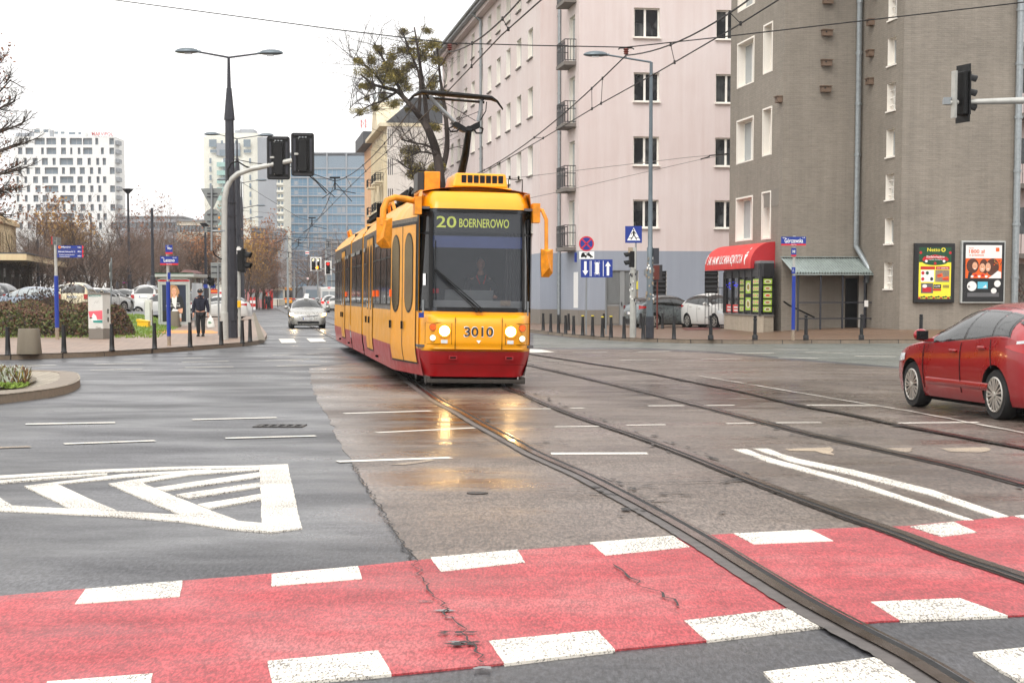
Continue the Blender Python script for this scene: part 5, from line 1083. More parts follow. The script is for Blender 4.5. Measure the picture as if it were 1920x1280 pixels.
# street lamps
def lamp_head(mb, p, d, s=1.0):
    """p = inner end, d = outward horizontal unit vector"""
    p = Vector(p); d = Vector(d); c = p + d * .42 * s; n = Vector((-d.y, d.x, 0))
    for i in range(2):
        mb.grid(lambda u, v, i=i: c + d * (.42 * s * math.cos(2 * PI * u) * math.sin(PI / 2 * v)) + n * (.19 * s * math.sin(2 * PI * u) * math.sin(PI / 2 * v)) + Vector((0, 0, (.13 if i == 0 else -.07) * s * math.cos(PI / 2 * v))), 18, 5, 0)
    mb.tube([p - d * .05, p + d * .12 * s], .045 * s, 8, 0)
def lens(par, p, d, s=1.0):
    p = Vector(p); d = Vector(d); c = p + d * .38 * s; return MB().cb((c.x, c.y, c.z - .072 * s), (.24 * s if abs(d.x) > .5 else .2 * s, .2 * s, .02), 0).build('lamp_lens', 'lens_clear', par)
def big_lamp(px, pyb, pyt, label, zb_=.134, wid=.37, arms=((-1, 345, 96), (1, 515, 97)), Y=None, detail=True):
    o = G(px, pyb, zb_) if Y is None else Vector((X_at(px, Y), Y, 0)); Y = o.y
    t = thing('street_lamp', label, 'street lamp', o, 0); zt = zpx(pyt, Y) - o.z; sc_ = zt / 10.0
    c = MB(); hcol = zpx(pyt + 118 * (Y and 59.0 / Y), Y) - o.z if detail else zt * .78
    c.tube([(0, 0, 0), (0, 0, hcol * .5)], [wid * .56, wid * .52], 8); c.tube([(0, 0, hcol * .5), (0, 0, hcol)], [wid * .48, wid * .4], 8)
    for z in (1.0, 1.9, 3.0, 4.2, hcol * .5, hcol * .5 + .45, hcol * .5 + .9): c.tube([(0, 0, z), (0, 0, z + .025)], wid * .585, 8)
    c.box(-wid * .35, wid * .3, -wid * .56, -wid * .5, .6, 1.4)
    c.build('column', 'pole_grey', t)
    c = MB(); z = hcol; c.tube([(0, 0, z - .03), (0, 0, z + .03), (0, 0, z + 1.1 * sc_), (0, 0, z + 1.12 * sc_)], [wid * .5, wid * .5, wid * .24, wid * .2], 8); c.build('collar', 'pole_grey', t)
    c = MB(); c.tube([(0, 0, z + 1.1 * sc_), (0, 0, zt)], [.07, .045], 8); c.build('mast', 'pole_grey', t); MB().tube([(0, 0, zt - 1.4 * sc_), (0, 0, zt - .8 * sc_)], .062, 8).build('sleeve', 'galvanised', t)
    for sg, ax, ay in arms:
        e = At(ax, ay, Y) - o; a = MB(); a.tube([(0, 0, zt - .02), (e.x, 0, e.z)], [.035, .03], 7); ar = a.build('arm', 'pole_grey', t); h = MB(); lamp_head(h, (e.x - sg * .1, 0, e.z), (sg, 0, 0), abs(sc_) if not detail else 1); h.build('lamp_head', 'lamp_grey', ar, smooth=True); lens(ar, (e.x - sg * .1, 0, e.z), (sg, 0, 0))
    return t
big_lamp(435, 633.5, 107, 'tall dark double armed street lamp on the left corner nearest the camera', arms=((-1, 368, 97), (1, 491, 100)))
t = big_lamp(449, 592, 260, 'second double armed street lamp directly behind the first', Y=127, wid=.5, arms=((-1, 408, 252), (1, 488, 254)), detail=False)
big_lamp(456, 585, 343, 'third double armed lamp farther down the street', Y=180, wid=.4, arms=((-1, 425, 337), (1, 482, 338)), detail=False)
for px, py, Y, l in ((460, 391, 205, 'fourth lamp down the street with its arm over the road'), (462, 412, 235, 'fifth lamp down the street with its arm over the road')):
    t = thing('street_lamp', l, 'street lamp', (X_at(px - 6, Y), Y, 0)); z = zpx(py, Y); c = MB(); c.tube([(0, 0, 0), (0, 0, z)], [.2, .1], 8); c.build('column', 'pole_grey', t)
    a = MB(); a.tube([(0, 0, z), (2.0, 0, z + .35)], .05, 6); ar = a.build('arm', 'pole_grey', t); h = MB(); lamp_head(h, (1.9, 0, z + .35), (1, 0, 0), 1.3); h.build('lamp_head', 'lamp_grey', ar, smooth=True)
# right hand single lamp
o = G(1218, 634, .134); t = thing('street_lamp', 'slim grey single armed street lamp right of the pedestrian sign', 'street lamp', o)
zt = zpx(117, o.y) - o.z; tx_ = At(1213, 117, o.y).x - o.x; c = MB(); c.tube([(0, 0, 0), (0, 0, 1.0)], .13, 10); c.tube([(0, 0, .0), (0, 0, .75)], .15, 10, 1); c.tube([(0, 0, 1), (0, 0, 3.1), (0, 0, 3.15), (0, 0, zt * .55), (0, 0, zt)], [.12, .115, .085, .075, .055], 10); rn = random.Random(6)
for k in range(26): a = rn.uniform(PI, 2 * PI); z = rn.uniform(1.2, 2.9); c.cb((math.cos(a) * .125, math.sin(a) * .125, z), (.05, .05, rn.uniform(.04, .14)), 2 + rn.randint(0, 2), Matrix.Rotation(a, 3, 'Z'))
c.build('column', ['lamp_grey', 'pole_grey', 'poster_white', 'plinth_grey', 'faint_paint'], t, smooth=True)
e = At(1137, 103, o.y) - o; a = MB(); a.tube([(0, 0, zt), (e.x, 0, e.z)], [.035, .03], 8); ar = a.build('arm', 'lamp_grey', t); h = MB(); lamp_head(h, (e.x + .05, 0, e.z), (-1, 0, 0), 1.0); h.build('lamp_head', 'lamp_grey', ar, smooth=True); lens(ar, (e.x, 0, e.z), (-1, 0, 0))
MB().box(.1, .3, -.12, .1, 2.55, 3.1).build('control_box', 'pole_grey', t)
# far slim poles on the left
for px, pyt, Y, l, disc in ((245, 356, 150, 'slim park lamp with flat winged top before the white apartment block', 1), (289, 390, 120, 'plain dark tapered pole left of the street name sign', 0), (75, 449, 130, 'dark pole behind the canopy of the stone building', 0), (175, 412, 170, 'thin dark pole among the bare trees', 0), (222, 470, 190, 'thin grey pole right of the trees by the car park', 0), (388, 420, 150, 'thin dark lamp pole behind the round sign', 1)):
    t = thing('lamp_pole', l, 'pole', (X_at(px, Y), Y, .4)); z = zpx(pyt, Y) - .4; c = MB(); c.tube([(0, 0, 0), (0, 0, z * .35), (0, 0, z * .36), (0, 0, z)], [.2, .18, .12, .09], 8); c.build('shaft', 'pole_grey', t)
    if disc: d = MB(); d.lathe([(.1, -.35), (.45, .0), (.5, .08), (.1, .12)], (0, 0, z), 14); d.build('lamp_head', 'pole_grey', t, smooth=True); d = MB(); d.box(-1.2, 1.2, -.08, .08, z + .04, z + .08); d.build('wing', 'pole_light', t)

# traffic lights
def visor(mb, c, d, r=.13, L=.24, m=0):
    c = Vector(c); d = Vector(d).normalized(); n = d.cross(Vector((0, 0, 1))).normalized(); u = n.cross(d)
    def f(a, b):
        q = PI * (-.12 + 1.24 * a); k = L * (1 - .35 * b * 0); return c + n * (r * math.cos(q)) + u * (r * math.sin(q) * (1)) + d * (L * b * (.55 + .45 * math.sin(PI * a))) - Vector((0, 0, .12 * L * b))
    mb.grid(f, 14, 3, m)
def signal_head(par, c, d, n=3, lit=None, s=1.0, back=None, name='signal_head', mats='black'):
    """c centre, d facing direction (horizontal)"""
    c = Vector(c); d = Vector(d).normalized(); nn = d.cross(Vector((0, 0, 1))).normalized(); ang = math.atan2(d.y, d.x); rot = Matrix.Rotation(ang, 3, 'Z')
    h = .34 * n * s; b = MB(); b.cb(c - d * .1 * s, (.2 * s, .34 * s, h), 0, rot)
    o = b.build(name, mats, par, bevel=.02 * s)
    for i in range(n):
        z = (i - (n - 1) / 2) * -.34 * s; v = MB(); visor(v, c + Vector((0, 0, z)), d, .13 * s, .25 * s); v.build('visor', mats, o)
        l = MB(); p = c + Vector((0, 0, z)) + d * .005; u = Vector((0, 0, 1)); l.add([p + nn * (.11 * s * math.cos(2 * PI * k / 14)) + u * (.11 * s * math.sin(2 * PI * k / 14)) for k in range(14)], [tuple(range(14))]); l.build('lamp', (lit[1] if lit and lit[0] == i else 'black_gloss'), o)
    if back:
        bb = MB(); q = []; W_, H_ = .38 * s, h / 2 + .2 * s
        for sx, sz, a0 in ((1, 1, 0), (-1, 1, 90), (-1, -1, 180), (1, -1, 270)):
            for k in range(4): a = math.radians(a0 + 30 * k); q.append(c - d * .12 * s + nn * (sx * (W_ - .08) + .08 * math.cos(a)) + Vector((0, 0, sz * (H_ - .08) + .08 * math.sin(a))))
        bb.prism(q, d * .02, 0); bo = bb.build('backboard', 'black', o)
        rb = MB()
        for sx in (-1, 1):
            rb.cb(c - d * .125 * s + nn * sx * (W_ - .03), (.03, .03, H_ * 1.86), 0, rot); rb.cb(c - d * .135 * s + nn * sx * .27 * s, (.03, .07, H_ * 1.5), 1, rot); rb.cb(c - d * .15 * s + Vector((0, 0, sx * (H_ - .06))), (.05, .6 * s, .05), 0, rot)
        for k in range(3): rb.cb(c - d * .15 * s + nn * (-.1 + .1 * k) + Vector((0, 0, H_ - .14)), (.04, .06, .04), 2, rot)
        rb.build('backboard_rib', ['dark_metal', 'pole_grey', 'grey_metal'], bo)
    return o
# left mast with curved arm and the two big heads seen from behind
o = G(421, 636.8, .134); Y = o.y
t = thing('traffic_signal', 'grey curved arm signal mast with two black signal heads seen from behind', 'traffic light', o)
pp = [At(421, 560, Y) - o, At(420.5, 470, Y) - o, At(420.5, 400, Y) - o, At(421, 372, Y) - o, At(425, 352, Y) - o, At(433, 337, Y) - o, At(446, 326, Y) - o, At(470, 317, Y) - o, At(510, 309, Y) - o, At(548, 301, Y) - o]
mst = MB(); mst.tube([(0, 0, 0), (0, 0, .9), (0, 0, .92)] + [(p.x, 0, p.z) for p in pp], [.13, .13, .105] + [.1] * 5 + [.09] * 5, 12); mst.build('mast', 'pole_light', t, smooth=True)
away = Vector((-.1575, .9875, 0))
for px, py, pw in ((521, 296.5, 0), (566.5, 290, 0)):
    c = At(px, py, Y) - o; hd = signal_head(t, (c.x, .12, c.z), away, 3, s=1.0, back=True)
    b = MB(); b.box(c.x - .13, c.x - .1, -.03, -.006 + .05, c.z - .55, c.z + .55, 0); b.box(c.x - .1, c.x + .16, -.12, -.03, c.z - .55, c.z + .5, 1); b.box(c.x - .25, c.x, -.1, -.06, c.z - .02, c.z + .05, 0); b.build('housing', ['pole_light', 'black'], hd, bevel=.01)
b = MB(); cc = [At(x, y, Y) - o for x, y in ((429, 340), (428, 318), (434, 306), (446, 303), (460, 312), (475, 317))]; b.tube([(p.x, -.05, p.z) for p in cc], .03, 6).build('cable', 'black', t); b = MB(); cc = [At(x, y, Y) - o for x, y in ((580, 330), (592, 340), (612, 362), (624, 371))]; b.tube([(p.x, .1, p.z) for p in cc[:3]], .022, 6).build('cable', 'black', t); b = MB(); cc = [At(x, y, Y) - o for x, y in ((400, 470), (403, 478), (412, 484), (420, 487))]; b.tube([(p.x, -.05, p.z) for p in cc], .025, 6); b.build('cable', 'black', t)
# sign backs clamped to the mast
sg = thing('sign_group', 'backs of a triangle, a round and a small plate sign clamped to the signal mast', 'road sign', (At(397, 434, Y).x, Y, At(397, 434, Y).z))
so_ = Vector(sg.location)
def SP(px, py, dy=0): p = At(px, py, Y) - so_; return (p.x, dy, p.z)
c = MB(); c.tube([SP(397, 348), SP(397, 470)], .035, 8); c.tube([SP(397, 433), SP(421, 433)], .03, 6); c.cb(SP(416, 433), (.25, .2, .06)); c.build('bracket', 'grey_metal', sg)
c = MB(); c.prism([SP(375.5, 353.5, .05), SP(417, 352.5, .05), SP(399, 391, .05), SP(396, 391, .05)], (0, .02, 0)); c.build('triangle_back', 'sign_back', sg)
c = MB(); cx_, cy_, cz_ = SP(398, 407.5, .05); c.lathe([(.285, 0), (.285, .02)], (cx_, .05, cz_), 28, 0, 'y'); c.build('round_back', 'sign_back', sg)
c = MB(); c.prism([SP(383, 425, .05), SP(414, 425, .05), SP(414, 435.5, .05), SP(383, 435.5, .05)], (0, .02, 0)); c.build('plate_back', 'sign_back', sg)
c = MB()
for y0 in (362, 368, 401, 414, 427, 432): c.prism([SP(388, y0, .02), SP(407, y0, .02), SP(407, y0 + 1.6, .02), SP(388, y0 + 1.6, .02)], (0, .028, 0), 0)
c.cb(SP(410.5, 408, .045), (.06, .01, .07), 1); c.cb(SP(410.5, 430, .045), (.06, .01, .07), 1); c.build('clamp_rail', ['pole_grey', 'orange_dot'], sg)
# pedestrian signal with yellow button box
o = G(449.5, 631.5, .134); Y = o.y; t = thing('traffic_signal', 'black two lamp signal on a slim post with a yellow button box', 'traffic light', o)
c = MB(); z1 = zpx(462, Y) - o.z; c.tube([(0, 0, 0), (0, 0, z1)], .055, 8); c.build('post', 'pole_light', t); c_ = At(454, 489, Y) - o; signal_head(t, (c_.x + .1, -.02, c_.z), (1, -.25, 0), 2, s=1.1); MB().box(.1, .24, -.17, .17, c_.z - .42, c_.z + .42).build('backboard', 'black', t)
c_ = At(449, 470, Y) - o; MB().box(-.07, .1, -.14, .0, c_.z - .12, c_.z + .1).build('sounder', 'poster_white', t); c_ = At(449.5, 570, Y) - o; MB().box(-.07, .07, -.15, -.056, c_.z - .12, c_.z + .12).build('button_box', 'yellow_box', t, bevel=.015)
# rectangular sign back + small signals behind the mast
o = G(410.5, 628, .134); Y = o.y; t = thing('road_sign', 'back of a rectangular sign on a thin grey post left of the lamp column', 'road sign', o); z1 = zpx(495, Y) - o.z
MB().tube([(0, 0, 0), (0, 0, z1)], .035, 8).build('post', 'grey_metal', t); a = At(395, 521, Y) - o; b_ = At(416, 492.5, Y) - o; MB().box(a.x, b_.x, .04, .06, a.z, b_.z).build('plate', 'sign_back', t, bevel=.01)
c = MB()
for k in (.3, .7): c.box(a.x + .03, b_.x - .03, .015, .038, a.z + (b_.z - a.z) * k, a.z + (b_.z - a.z) * k + .04)
c.build('clamp_rail', 'pole_grey', t)
o = Vector((X_at(395, 96), 96, .134)); t = thing('traffic_signal', 'small dark signal on a far post above the blue parking sign', 'traffic light', o); zz = zpx(526, 96) - .134
MB().tube([(0, 0, 0), (0, 0, zz - .1)], .05, 8).build('post', 'pole_light', t); signal_head(t, (.05, -.1, zz), (-.5, -.85, 0), 2, s=.85); MB().box(-.35, .3, -.02, .0, zpx(540, 96) - .134, zpx(533, 96) - .134).build('parking_plate', 'sign_blue', t)
c = MB(); put_text(c, 'P', lambda u, v: (-.1 + .15 * u, -.025, zpx(539.5, 96) - .134 + .19 * v)); c.build('lettering', 'sign_white', t)
# right hand signals
o = G(1186, 632.8, .134); Y = o.y; t = thing('traffic_signal', 'slim pale signal post under the pedestrian crossing sign', 'traffic light', o); c = MB(); z1 = zpx(464, Y) - o.z; c.tube([(0, 0, 0), (0, 0, z1)], .1, 10); c.box(-.09, .1, -.11, .11, z1 - .75, z1); c_ = At(1180, 486, Y) - o; signal_head(t, (c_.x - .0, 0, c_.z), (-1, -.1, 0), 2, s=.82); c_ = At(1183, 468.5, Y) - o; MB().box(c_.x - .1, c_.x + .06, -.12, 0, c_.z - .1, c_.z + .08).build('sounder', 'faint_paint', t)
rn = random.Random(9)
for k in range(22): a = rn.uniform(PI, 2 * PI); z = rn.uniform(1.1, 2.6); c.cb((math.cos(a) * .1, math.sin(a) * .1, z), (.04, .05, rn.uniform(.04, .1)), 1 + rn.randint(0, 2), Matrix.Rotation(a, 3, 'Z'))
c.build('post', ['pole_light', 'poster_white', 'plinth_grey', 'pole_grey'], t, smooth=True)
def sign_post(px, pyb, pyt, label, r=.03, cat_='road sign'):
    o = G(px, pyb, .134); t = thing('road_sign', label, cat_, o); MB().tube([(0, 0, 0), (0, 0, zpx(pyt, o.y) - o.z)], r, 8).build('post', 'grey_metal', t); return t, o
# pedestrian crossing sign
t, o = sign_post(1191.3, 631, 427, 'blue pedestrian crossing sign with a walking figure'); Y = o.y
def LP(px, py, dy=-.05): p = At(px, py, Y) - o; return (p.x, dy, p.z)
def quadp(mb, x0, y0, x1, y1, dy, m): mb.prism([LP(x0, y1, dy), LP(x1, y1, dy), LP(x1, y0, dy), LP(x0, y0, dy)], (0, .012, 0), m)
c = MB(); quadp(c, 1172, 424, 1203.5, 455.5, -.05, 0); c.prism([LP(1175.5, 451, -.054), LP(1200.5, 451, -.054), LP(1188, 426.5, -.054)], (0, .003, 0), 1)
def fig(mb, pts, w_, dy, m):
    for (a, b) in zip(pts[:-1], pts[1:]):
        dx, dyy = b[0] - a[0], b[1] - a[1]; l = math.hypot(dx, dyy); nx, ny = -dyy / l * w_ / 2, dx / l * w_ / 2
        mb.poly([LP(a[0] + nx, a[1] + ny, dy), LP(b[0] + nx, b[1] + ny, dy), LP(b[0] - nx, b[1] - ny, dy), LP(a[0] - nx, a[1] - ny, dy)], m)
c.add([LP(1187.8 + 1.4 * math.cos(k * PI / 5), 430.8 + 1.5 * math.sin(k * PI / 5), -.056) for k in range(10)], [tuple(range(10))], 2)
fig(c, [(1188, 433), (1188.3, 441)], 3.2, -.056, 2); fig(c, [(1188, 440.5), (1185.8, 445), (1182.5, 449.3)], 1.7, -.0565, 2); fig(c, [(1188.6, 440.5), (1190.8, 444.5), (1193.5, 449.3)], 1.7, -.0568, 2); fig(c, [(1187.6, 434), (1184.6, 437), (1183.3, 440)], 1.2, -.0571, 2); fig(c, [(1188.6, 434), (1191, 437), (1192.6, 438.8)], 1.2, -.0574, 2)
fig(c, [(1178.5, 445.8), (1185.2, 445.8)], .9, -.0577, 2); fig(c, [(1191.5, 445.8), (1198.5, 445.8)], .9, -.0577, 2); c.build('plate', ['sign_blue', 'sign_white', 'black'], t)
# no stopping + tow away + lane sign
t, o = sign_post(1099, 627.5, 470, 'round no stopping sign with a tow away plate above a blue lane sign'); Y = o.y
c = MB(); cx_, _, cz_ = LP(1099.5, 457); R_ = 14 / 3200 * Y
c.lathe([(R_, 0), (R_, .012)], (cx_, -.062, cz_), 32, 1, 'y'); c.lathe([(R_ * .82, 0), (R_ * .82, .002)], (cx_, -.0645, cz_), 32, 0, 'y')
for a in (45, -45): c.cb((cx_, -.066, cz_), (R_ * 1.66, .002, R_ * .17), 1, Matrix.Rotation(math.radians(a), 3, 'Y'))
c.build('disc', ['sign_blue', 'sign_red'], t)
c = MB(); quadp(c, 1086, 471.5, 1114, 485.5, -.055, 0)
for P in ([(1089, 480), (1091, 474), (1095, 474), (1097, 478), (1101, 480), (1100, 482), (1089, 482)], [(1098, 477), (1104, 474), (1110, 480), (1112, 481), (1111, 483), (1104, 480.5)], [(1093, 473.5), (1106, 473), (1106, 474), (1093, 474.5)]): c.poly([LP(x, y, -.058) for x, y in P], 1)
for x, y in ((1091, 482), (1098, 482.5), (1107.5, 482.5)): c.add([LP(x + 1.3 * math.cos(k), y + 1.3 * math.sin(k), -.0585) for k in range(6)], [tuple(range(6))], 1)
c.build('tow_plate', ['sign_white', 'black'], t)
t2, o2 = sign_post(1136, 626.5, 500, 'wide blue lane arrow sign on two posts'); 
c = MB(); quadp(c, 1089, 486.5, 1148.5, 520, -.03, 0)
def arrow(x, ya, yb, up):
    s_ = -1 if up else 1; w_ = 2.3; hx = 5.6
    tip = yb; base = ya; hb = tip - s_ * 9
    c.poly([LP(x - w_, base, -.034), LP(x + w_, base, -.034), LP(x + w_, hb, -.034), LP(x + hx, hb, -.034), LP(x, tip, -.034), LP(x - hx, hb, -.034), LP(x - w_, hb, -.034)], 1)
arrow(1097.5, 490, 516.5, False); arrow(1139.8, 516.5, 490, True)
c.poly([LP(x, y, -.034) for x, y in [(1116.5, 494), (1118, 491.5), (1121, 491.5), (1122.5, 494), (1122.5, 512), (1121, 514.5), (1118, 514.5), (1116.5, 512)]], 1)
for x in (1106.3, 1108.6, 1131): c.poly([LP(x - .5, 489, -.034), LP(x + .5, 489, -.034), LP(x + .5, 518, -.034), LP(x - .5, 518, -.034)], 1)
for x in (1115.8, 1123.2): c.poly([LP(x - .3, 489, -.0345), LP(x + .3, 489, -.0345), LP(x + .3, 517, -.0345), LP(x - .3, 517, -.0345)], 1)
for y_ in (493, 512): c.poly([LP(1114, y_, -.0343), LP(1125, y_, -.0343), LP(1125, y_ + .8, -.0343), LP(1114, y_ + .8, -.0343)], 1)
Pl = c.build('plate', ['sign_blue', 'sign_white'], t2); Pl.parent = t2; Pl.location = Vector((t.location - t2.location))
# brown wrapped signal back
o = G(1232, 617, .134); t = thing('traffic_signal', 'small rusty brown signal seen from behind, right of the grey lamp post', 'traffic light', o); Y = o.y
MB().tube([(0, 0, 0), (0, 0, zpx(500, Y) - o.z)], .035, 8).build('post', 'rust_brown', t); c_ = At(1229, 511, Y) - o; signal_head(t, (c_.x, .1, c_.z), (-.2, 1, 0), 2, s=.95, mats='rust_brown'); MB().box(c_.x - .3, c_.x + .3, -.06, -.03, c_.z - .34, c_.z + .34).build('backboard', 'dark_metal', t)
# right overhead mast arm
Yr = 32.0; t = thing('traffic_signal', 'black signal head on a horizontal pale mast arm at the right edge', 'traffic light', (X_at(1975, Yr), Yr, 0)); o = Vector(t.location)
a, b_ = At(1771, 193, Yr) - o, At(1975, 187, Yr) - o; c = MB(); c.tube([(0, 0, 0), (0, 0, b_.z + .5)], .11, 12); c.tube([(a.x, 0, a.z), (b_.x, 0, b_.z)], [.045, .07], 12); c.build('mast', 'pole_light', t, smooth=True)
c = MB(); c.box(a.x - .03, a.x + .1, -.05, .05, a.z - .03, a.z + .06); c.box(a.x - .02, a.x + .18, -.03, .03, a.z + .06, a.z + .1); c.build('clamp', 'grey_metal', t)
c_ = At(1808, 176, Yr) - o; signal_head(t, (c_.x + .05, -.02, c_.z), (.93, .36, 0), 3, s=.78)
c = MB(); rot = Matrix.Rotation(math.atan2(.36, .93), 3, 'Z'); c.cb((c_.x - .02, .0, c_.z), (.02, .42, 1.06), 0, rot); c.cb((c_.x - .2, -.05, c_.z - .02), (.05, .12, .86), 1, rot); c.build('backboard', ['black', 'pole_light'], t)

# street name signs
def name_post(px, pyb, label, plates, top, blue=(0, 0), w_=.055):
    o = G(px, pyb, .134); Y = o.y; t = thing('street_sign', label, 'street sign', o)
    zt = zpx(top, Y) - o.z; zb0, zb1 = zpx(blue[1], Y) - o.z, zpx(blue[0], Y) - o.z
    c = MB(); c.tube([(0, 0, 0), (0, 0, zb0)], w_, 10, 1); c.tube([(0, 0, zb0), (0, 0, zb1)], w_ * 1.12, 10, 0); c.tube([(0, 0, zb1), (0, 0, zt)], w_ * .8, 10, 2); c.build('post', ['post_blue', 'faint_paint', 'pole_light'], t, smooth=True)
    for (x0, y0, x1, y1, red, texts, yo) in plates:
        a, b = At(x0, y1, Y) - o, At(x1, y0, Y) - o; p = MB(); d = -w_ - .03 - yo; hh = b.z - a.z; k = .2 if red else 0
        p.box(a.x, b.x, d, d + .02, a.z + hh * k, b.z, 0)
        if red: p.box(a.x, b.x, d, d + .02, a.z, a.z + hh * k, 1)
        for s_, u0, u1, v0, v1 in texts: put_text(p, s_, lambda u, v, u0=u0, u1=u1, v0=v0, v1=v1: (a.x + (b.x - a.x) * (u0 + (u1 - u0) * u), d - .004, a.z + hh * (v0 + (v1 - v0) * v)), 2)
        p.build('plate', ['sign_blue', 'sign_red', 'sign_white'], t)
    return t, o, Y
name_post(317, 647.5, 'blue and red street name sign reading Leszno on a blue post', [(301.5, 480.5, 335, 497, 1, [('Leszno', .2, .8, .36, .76), ('ulica', .07, .22, .78, .9), ('13-21', .7, .9, .78, .9), ('Młynów', .35, .65, .05, .15)], 0), (312, 459.5, 325, 476.5, 1, [('Młyn', .3, .9, .45, .75), ('ul', .2, .4, .8, .92)], .05), (315.5, 511, 320.5, 523.5, 0, [], 0)], 459, (528, 630))
name_post(1487, 637.5, 'blue and red street name sign reading Górczewska before the porch', [(1463.8, 444, 1510.5, 460.5, 1, [('Górczewska', .14, .88, .3, .82), ('ulica', .06, .18, .82, .95), ('1-9', .86, .95, .82, .95), ('Młynów', .4, .62, .05, .15)], 0), (1482.5, 465, 1492, 481, 1, [('Mł', .25, .8, .4, .75)], .03), (1483.5, 501, 1490.5, 513, 0, [('x', .2, .6, .6, .7), ('xx', .2, .7, .35, .45)], 0)], 442, (517, 618))
t, o, Y = name_post(107.5, 636, 'blue direction sign with three boards on a half white half blue post', [(108.5, 460.5, 155, 467, 0, [('Młynów', .17, .55, .2, .8), ('740m', .82, .97, .3, .65)], 0), (108.5, 468, 155, 475, 0, [('Biblioteka Publiczna Nr 13', .05, .72, .25, .65), ('400m', .82, .97, .3, .65)], 0), (108.5, 476, 155, 483, 0, [('Wolskie Centrum Kultury', .08, .7, .55, .88), ('„Oświata Kolonia”', .08, .52, .1, .42), ('200m', .82, .97, .25, .6)], 0)], 445, (517, 614), .065)
c = MB()
for y0, y1 in ((460.5, 467), (468, 475), (476, 483)):
    a = At(155, (y0 + y1) / 2, Y) - o; h = At(155, y0, Y).z - At(155, y1, Y).z; c.add([(a.x + .005, -.1, a.z - h / 2), (a.x + .03, -.1, a.z - h / 2), (a.x + .07, -.1, a.z), (a.x + .03, -.1, a.z + h / 2), (a.x + .005, -.1, a.z + h / 2)], [(0, 1, 2, 3, 4)])
c.build('arrow_tip', 'sign_red', t); a = At(113, 463.7, Y) - o; c = MB(); c.lathe([(.05, 0), (.05, .003)], (a.x, -.106, a.z), 12, 0, 'y'); c.lathe([(.03, 0), (.03, .003)], (a.x, -.109, a.z), 12, 1, 'y'); c.build('emblem', ['orange_dot', 'sign_red'], t)
c = MB(); 
for y0, y1 in ((444, 451), (452, 459)): a = At(103, y1, Y) - o; b_ = At(108, y0, Y) - o; c.prism([(a.x, -.3, a.z), (b_.x, .35, a.z - .02), (b_.x, .35, b_.z - .02), (a.x, -.3, b_.z)], (.02, .01, 0), 0); c.box(a.x - .02, a.x - .001, -.36, -.3, a.z, b_.z, 1)
c.build('side_board', ['sign_back', 'sign_red'], t)

# planter, cabinet, grit box, kiosk
def planter(px, pyb, pyt, w_, label):
    o = G(px, pyb, .134); Y = o.y; h = At(px, pyt, Y).z - o.z; W_ = w_ / 3200 * Y / 2; t = thing('concrete_planter', label, 'planter', (o.x, o.y + W_, o.z), 0, 'tapered concrete planters')
    b = MB(); n = 28; P = lambda r, z: [(r * math.copysign(abs(math.cos(2 * PI * k / n)) ** .55, math.cos(2 * PI * k / n)), r * math.copysign(abs(math.sin(2 * PI * k / n)) ** .55, math.sin(2 * PI * k / n)), z) for k in range(n)]
    lev = [(W_ * .99, 0), (W_, .04), (W_ * .84, h * .97), (W_ * .8, h), (W_ * .7, h), (W_ * .68, h * .9)]
    vs = []; [vs.extend(P(r, z)) for r, z in lev]
    b.add(vs, [(i * n + k, i * n + (k + 1) % n, (i + 1) * n + (k + 1) % n, (i + 1) * n + k) for i in range(len(lev) - 1) for k in range(n)]); b.build('body', 'concrete', t, smooth=True); MB().poly(P(W_ * .68, h * .9)).build('soil', 'soil', t)
planter(49, 664, 616, 43, 'squat tapered concrete planter at the left kerb'); planter(323, 613.5, 583.5, 25, 'concrete planter before the stop shelter poster')
o = G(183.5, 635.5, .134); Y = o.y; t = thing('utility_cabinet', 'white utility cabinet with pink and teal graffiti before the hedge', 'utility cabinet', o); H_ = zpx(549, Y) - o.z; W_ = 17 / 3200 * Y
b = MB(); x0 = At(165.5, 600, Y).x - o.x; x1 = At(193, 600, Y).x - o.x; x2 = At(201, 600, Y).x - o.x
pl_ = [(x0, 0), (x1, -.0), (x2, .5), (x0 + .12, .55)]
b.prism([(x, y, .35) for x, y in pl_], (0, 0, H_ - .41), 0); b.prism([(x, y, 0) for x, y in pl_], (0, 0, .345), 1); b.prism([((x + .0) * 1.04, y * 1.04 - .02, H_ - .06) for x, y in pl_], (0, 0, .06), 1); cb_ = b.build('body', ['cabinet_white', 'plinth_grey'], t, bevel=.01)
b = MB(); S2 = lambda pts, m, d=-.004: b.poly([(x0 + (x1 - x0) * a, d, H_ * c_) for a, c_ in pts], m)
S2([(.02, .6), (.97, .62), (.97, .42), (.6, .43), (.4, .38), (.1, .46)], 0); S2([(.2, .44), (.35, .56), (.55, .5), (.62, .4), (.45, .36), (.25, .38)], 2, -.007); S2([(.3, .4), (.97, .41), (.97, .35), (.35, .36)], 1, -.009)
S2([(.1, .47), (.3, .47), (.28, .45), (.1, .44)], 3, -.008)
put_text(b, 'MACKLOW', lambda u, v: (x0 + (x1 - x0) * (.05 + .85 * u), -.006, H_ * (.915 + .045 * v)), 1); put_text(b, 'Get', lambda u, v: (x0 + (x1 - x0) * (.5 + .35 * u), -.006, H_ * (.22 + .05 * v)), 4)
for k in range(8): b.cb((x0 + (x1 - x0) * (.45 + .05 * k % .3), -.005, H_ * (.78 + .02 * (k % 3))), (.03, .002, .01), 4)
b.build('graffiti', ['graffiti_pink', 'graffiti_teal', 'poster_white', 'black', 'plinth_grey'], cb_); b = MB()
for z in (.42, .6): b.cb((x2 * .62 + x1 * .38 + .02, .3, H_ * z), (.03, .03, .16))
b.build('latch', 'black', t)
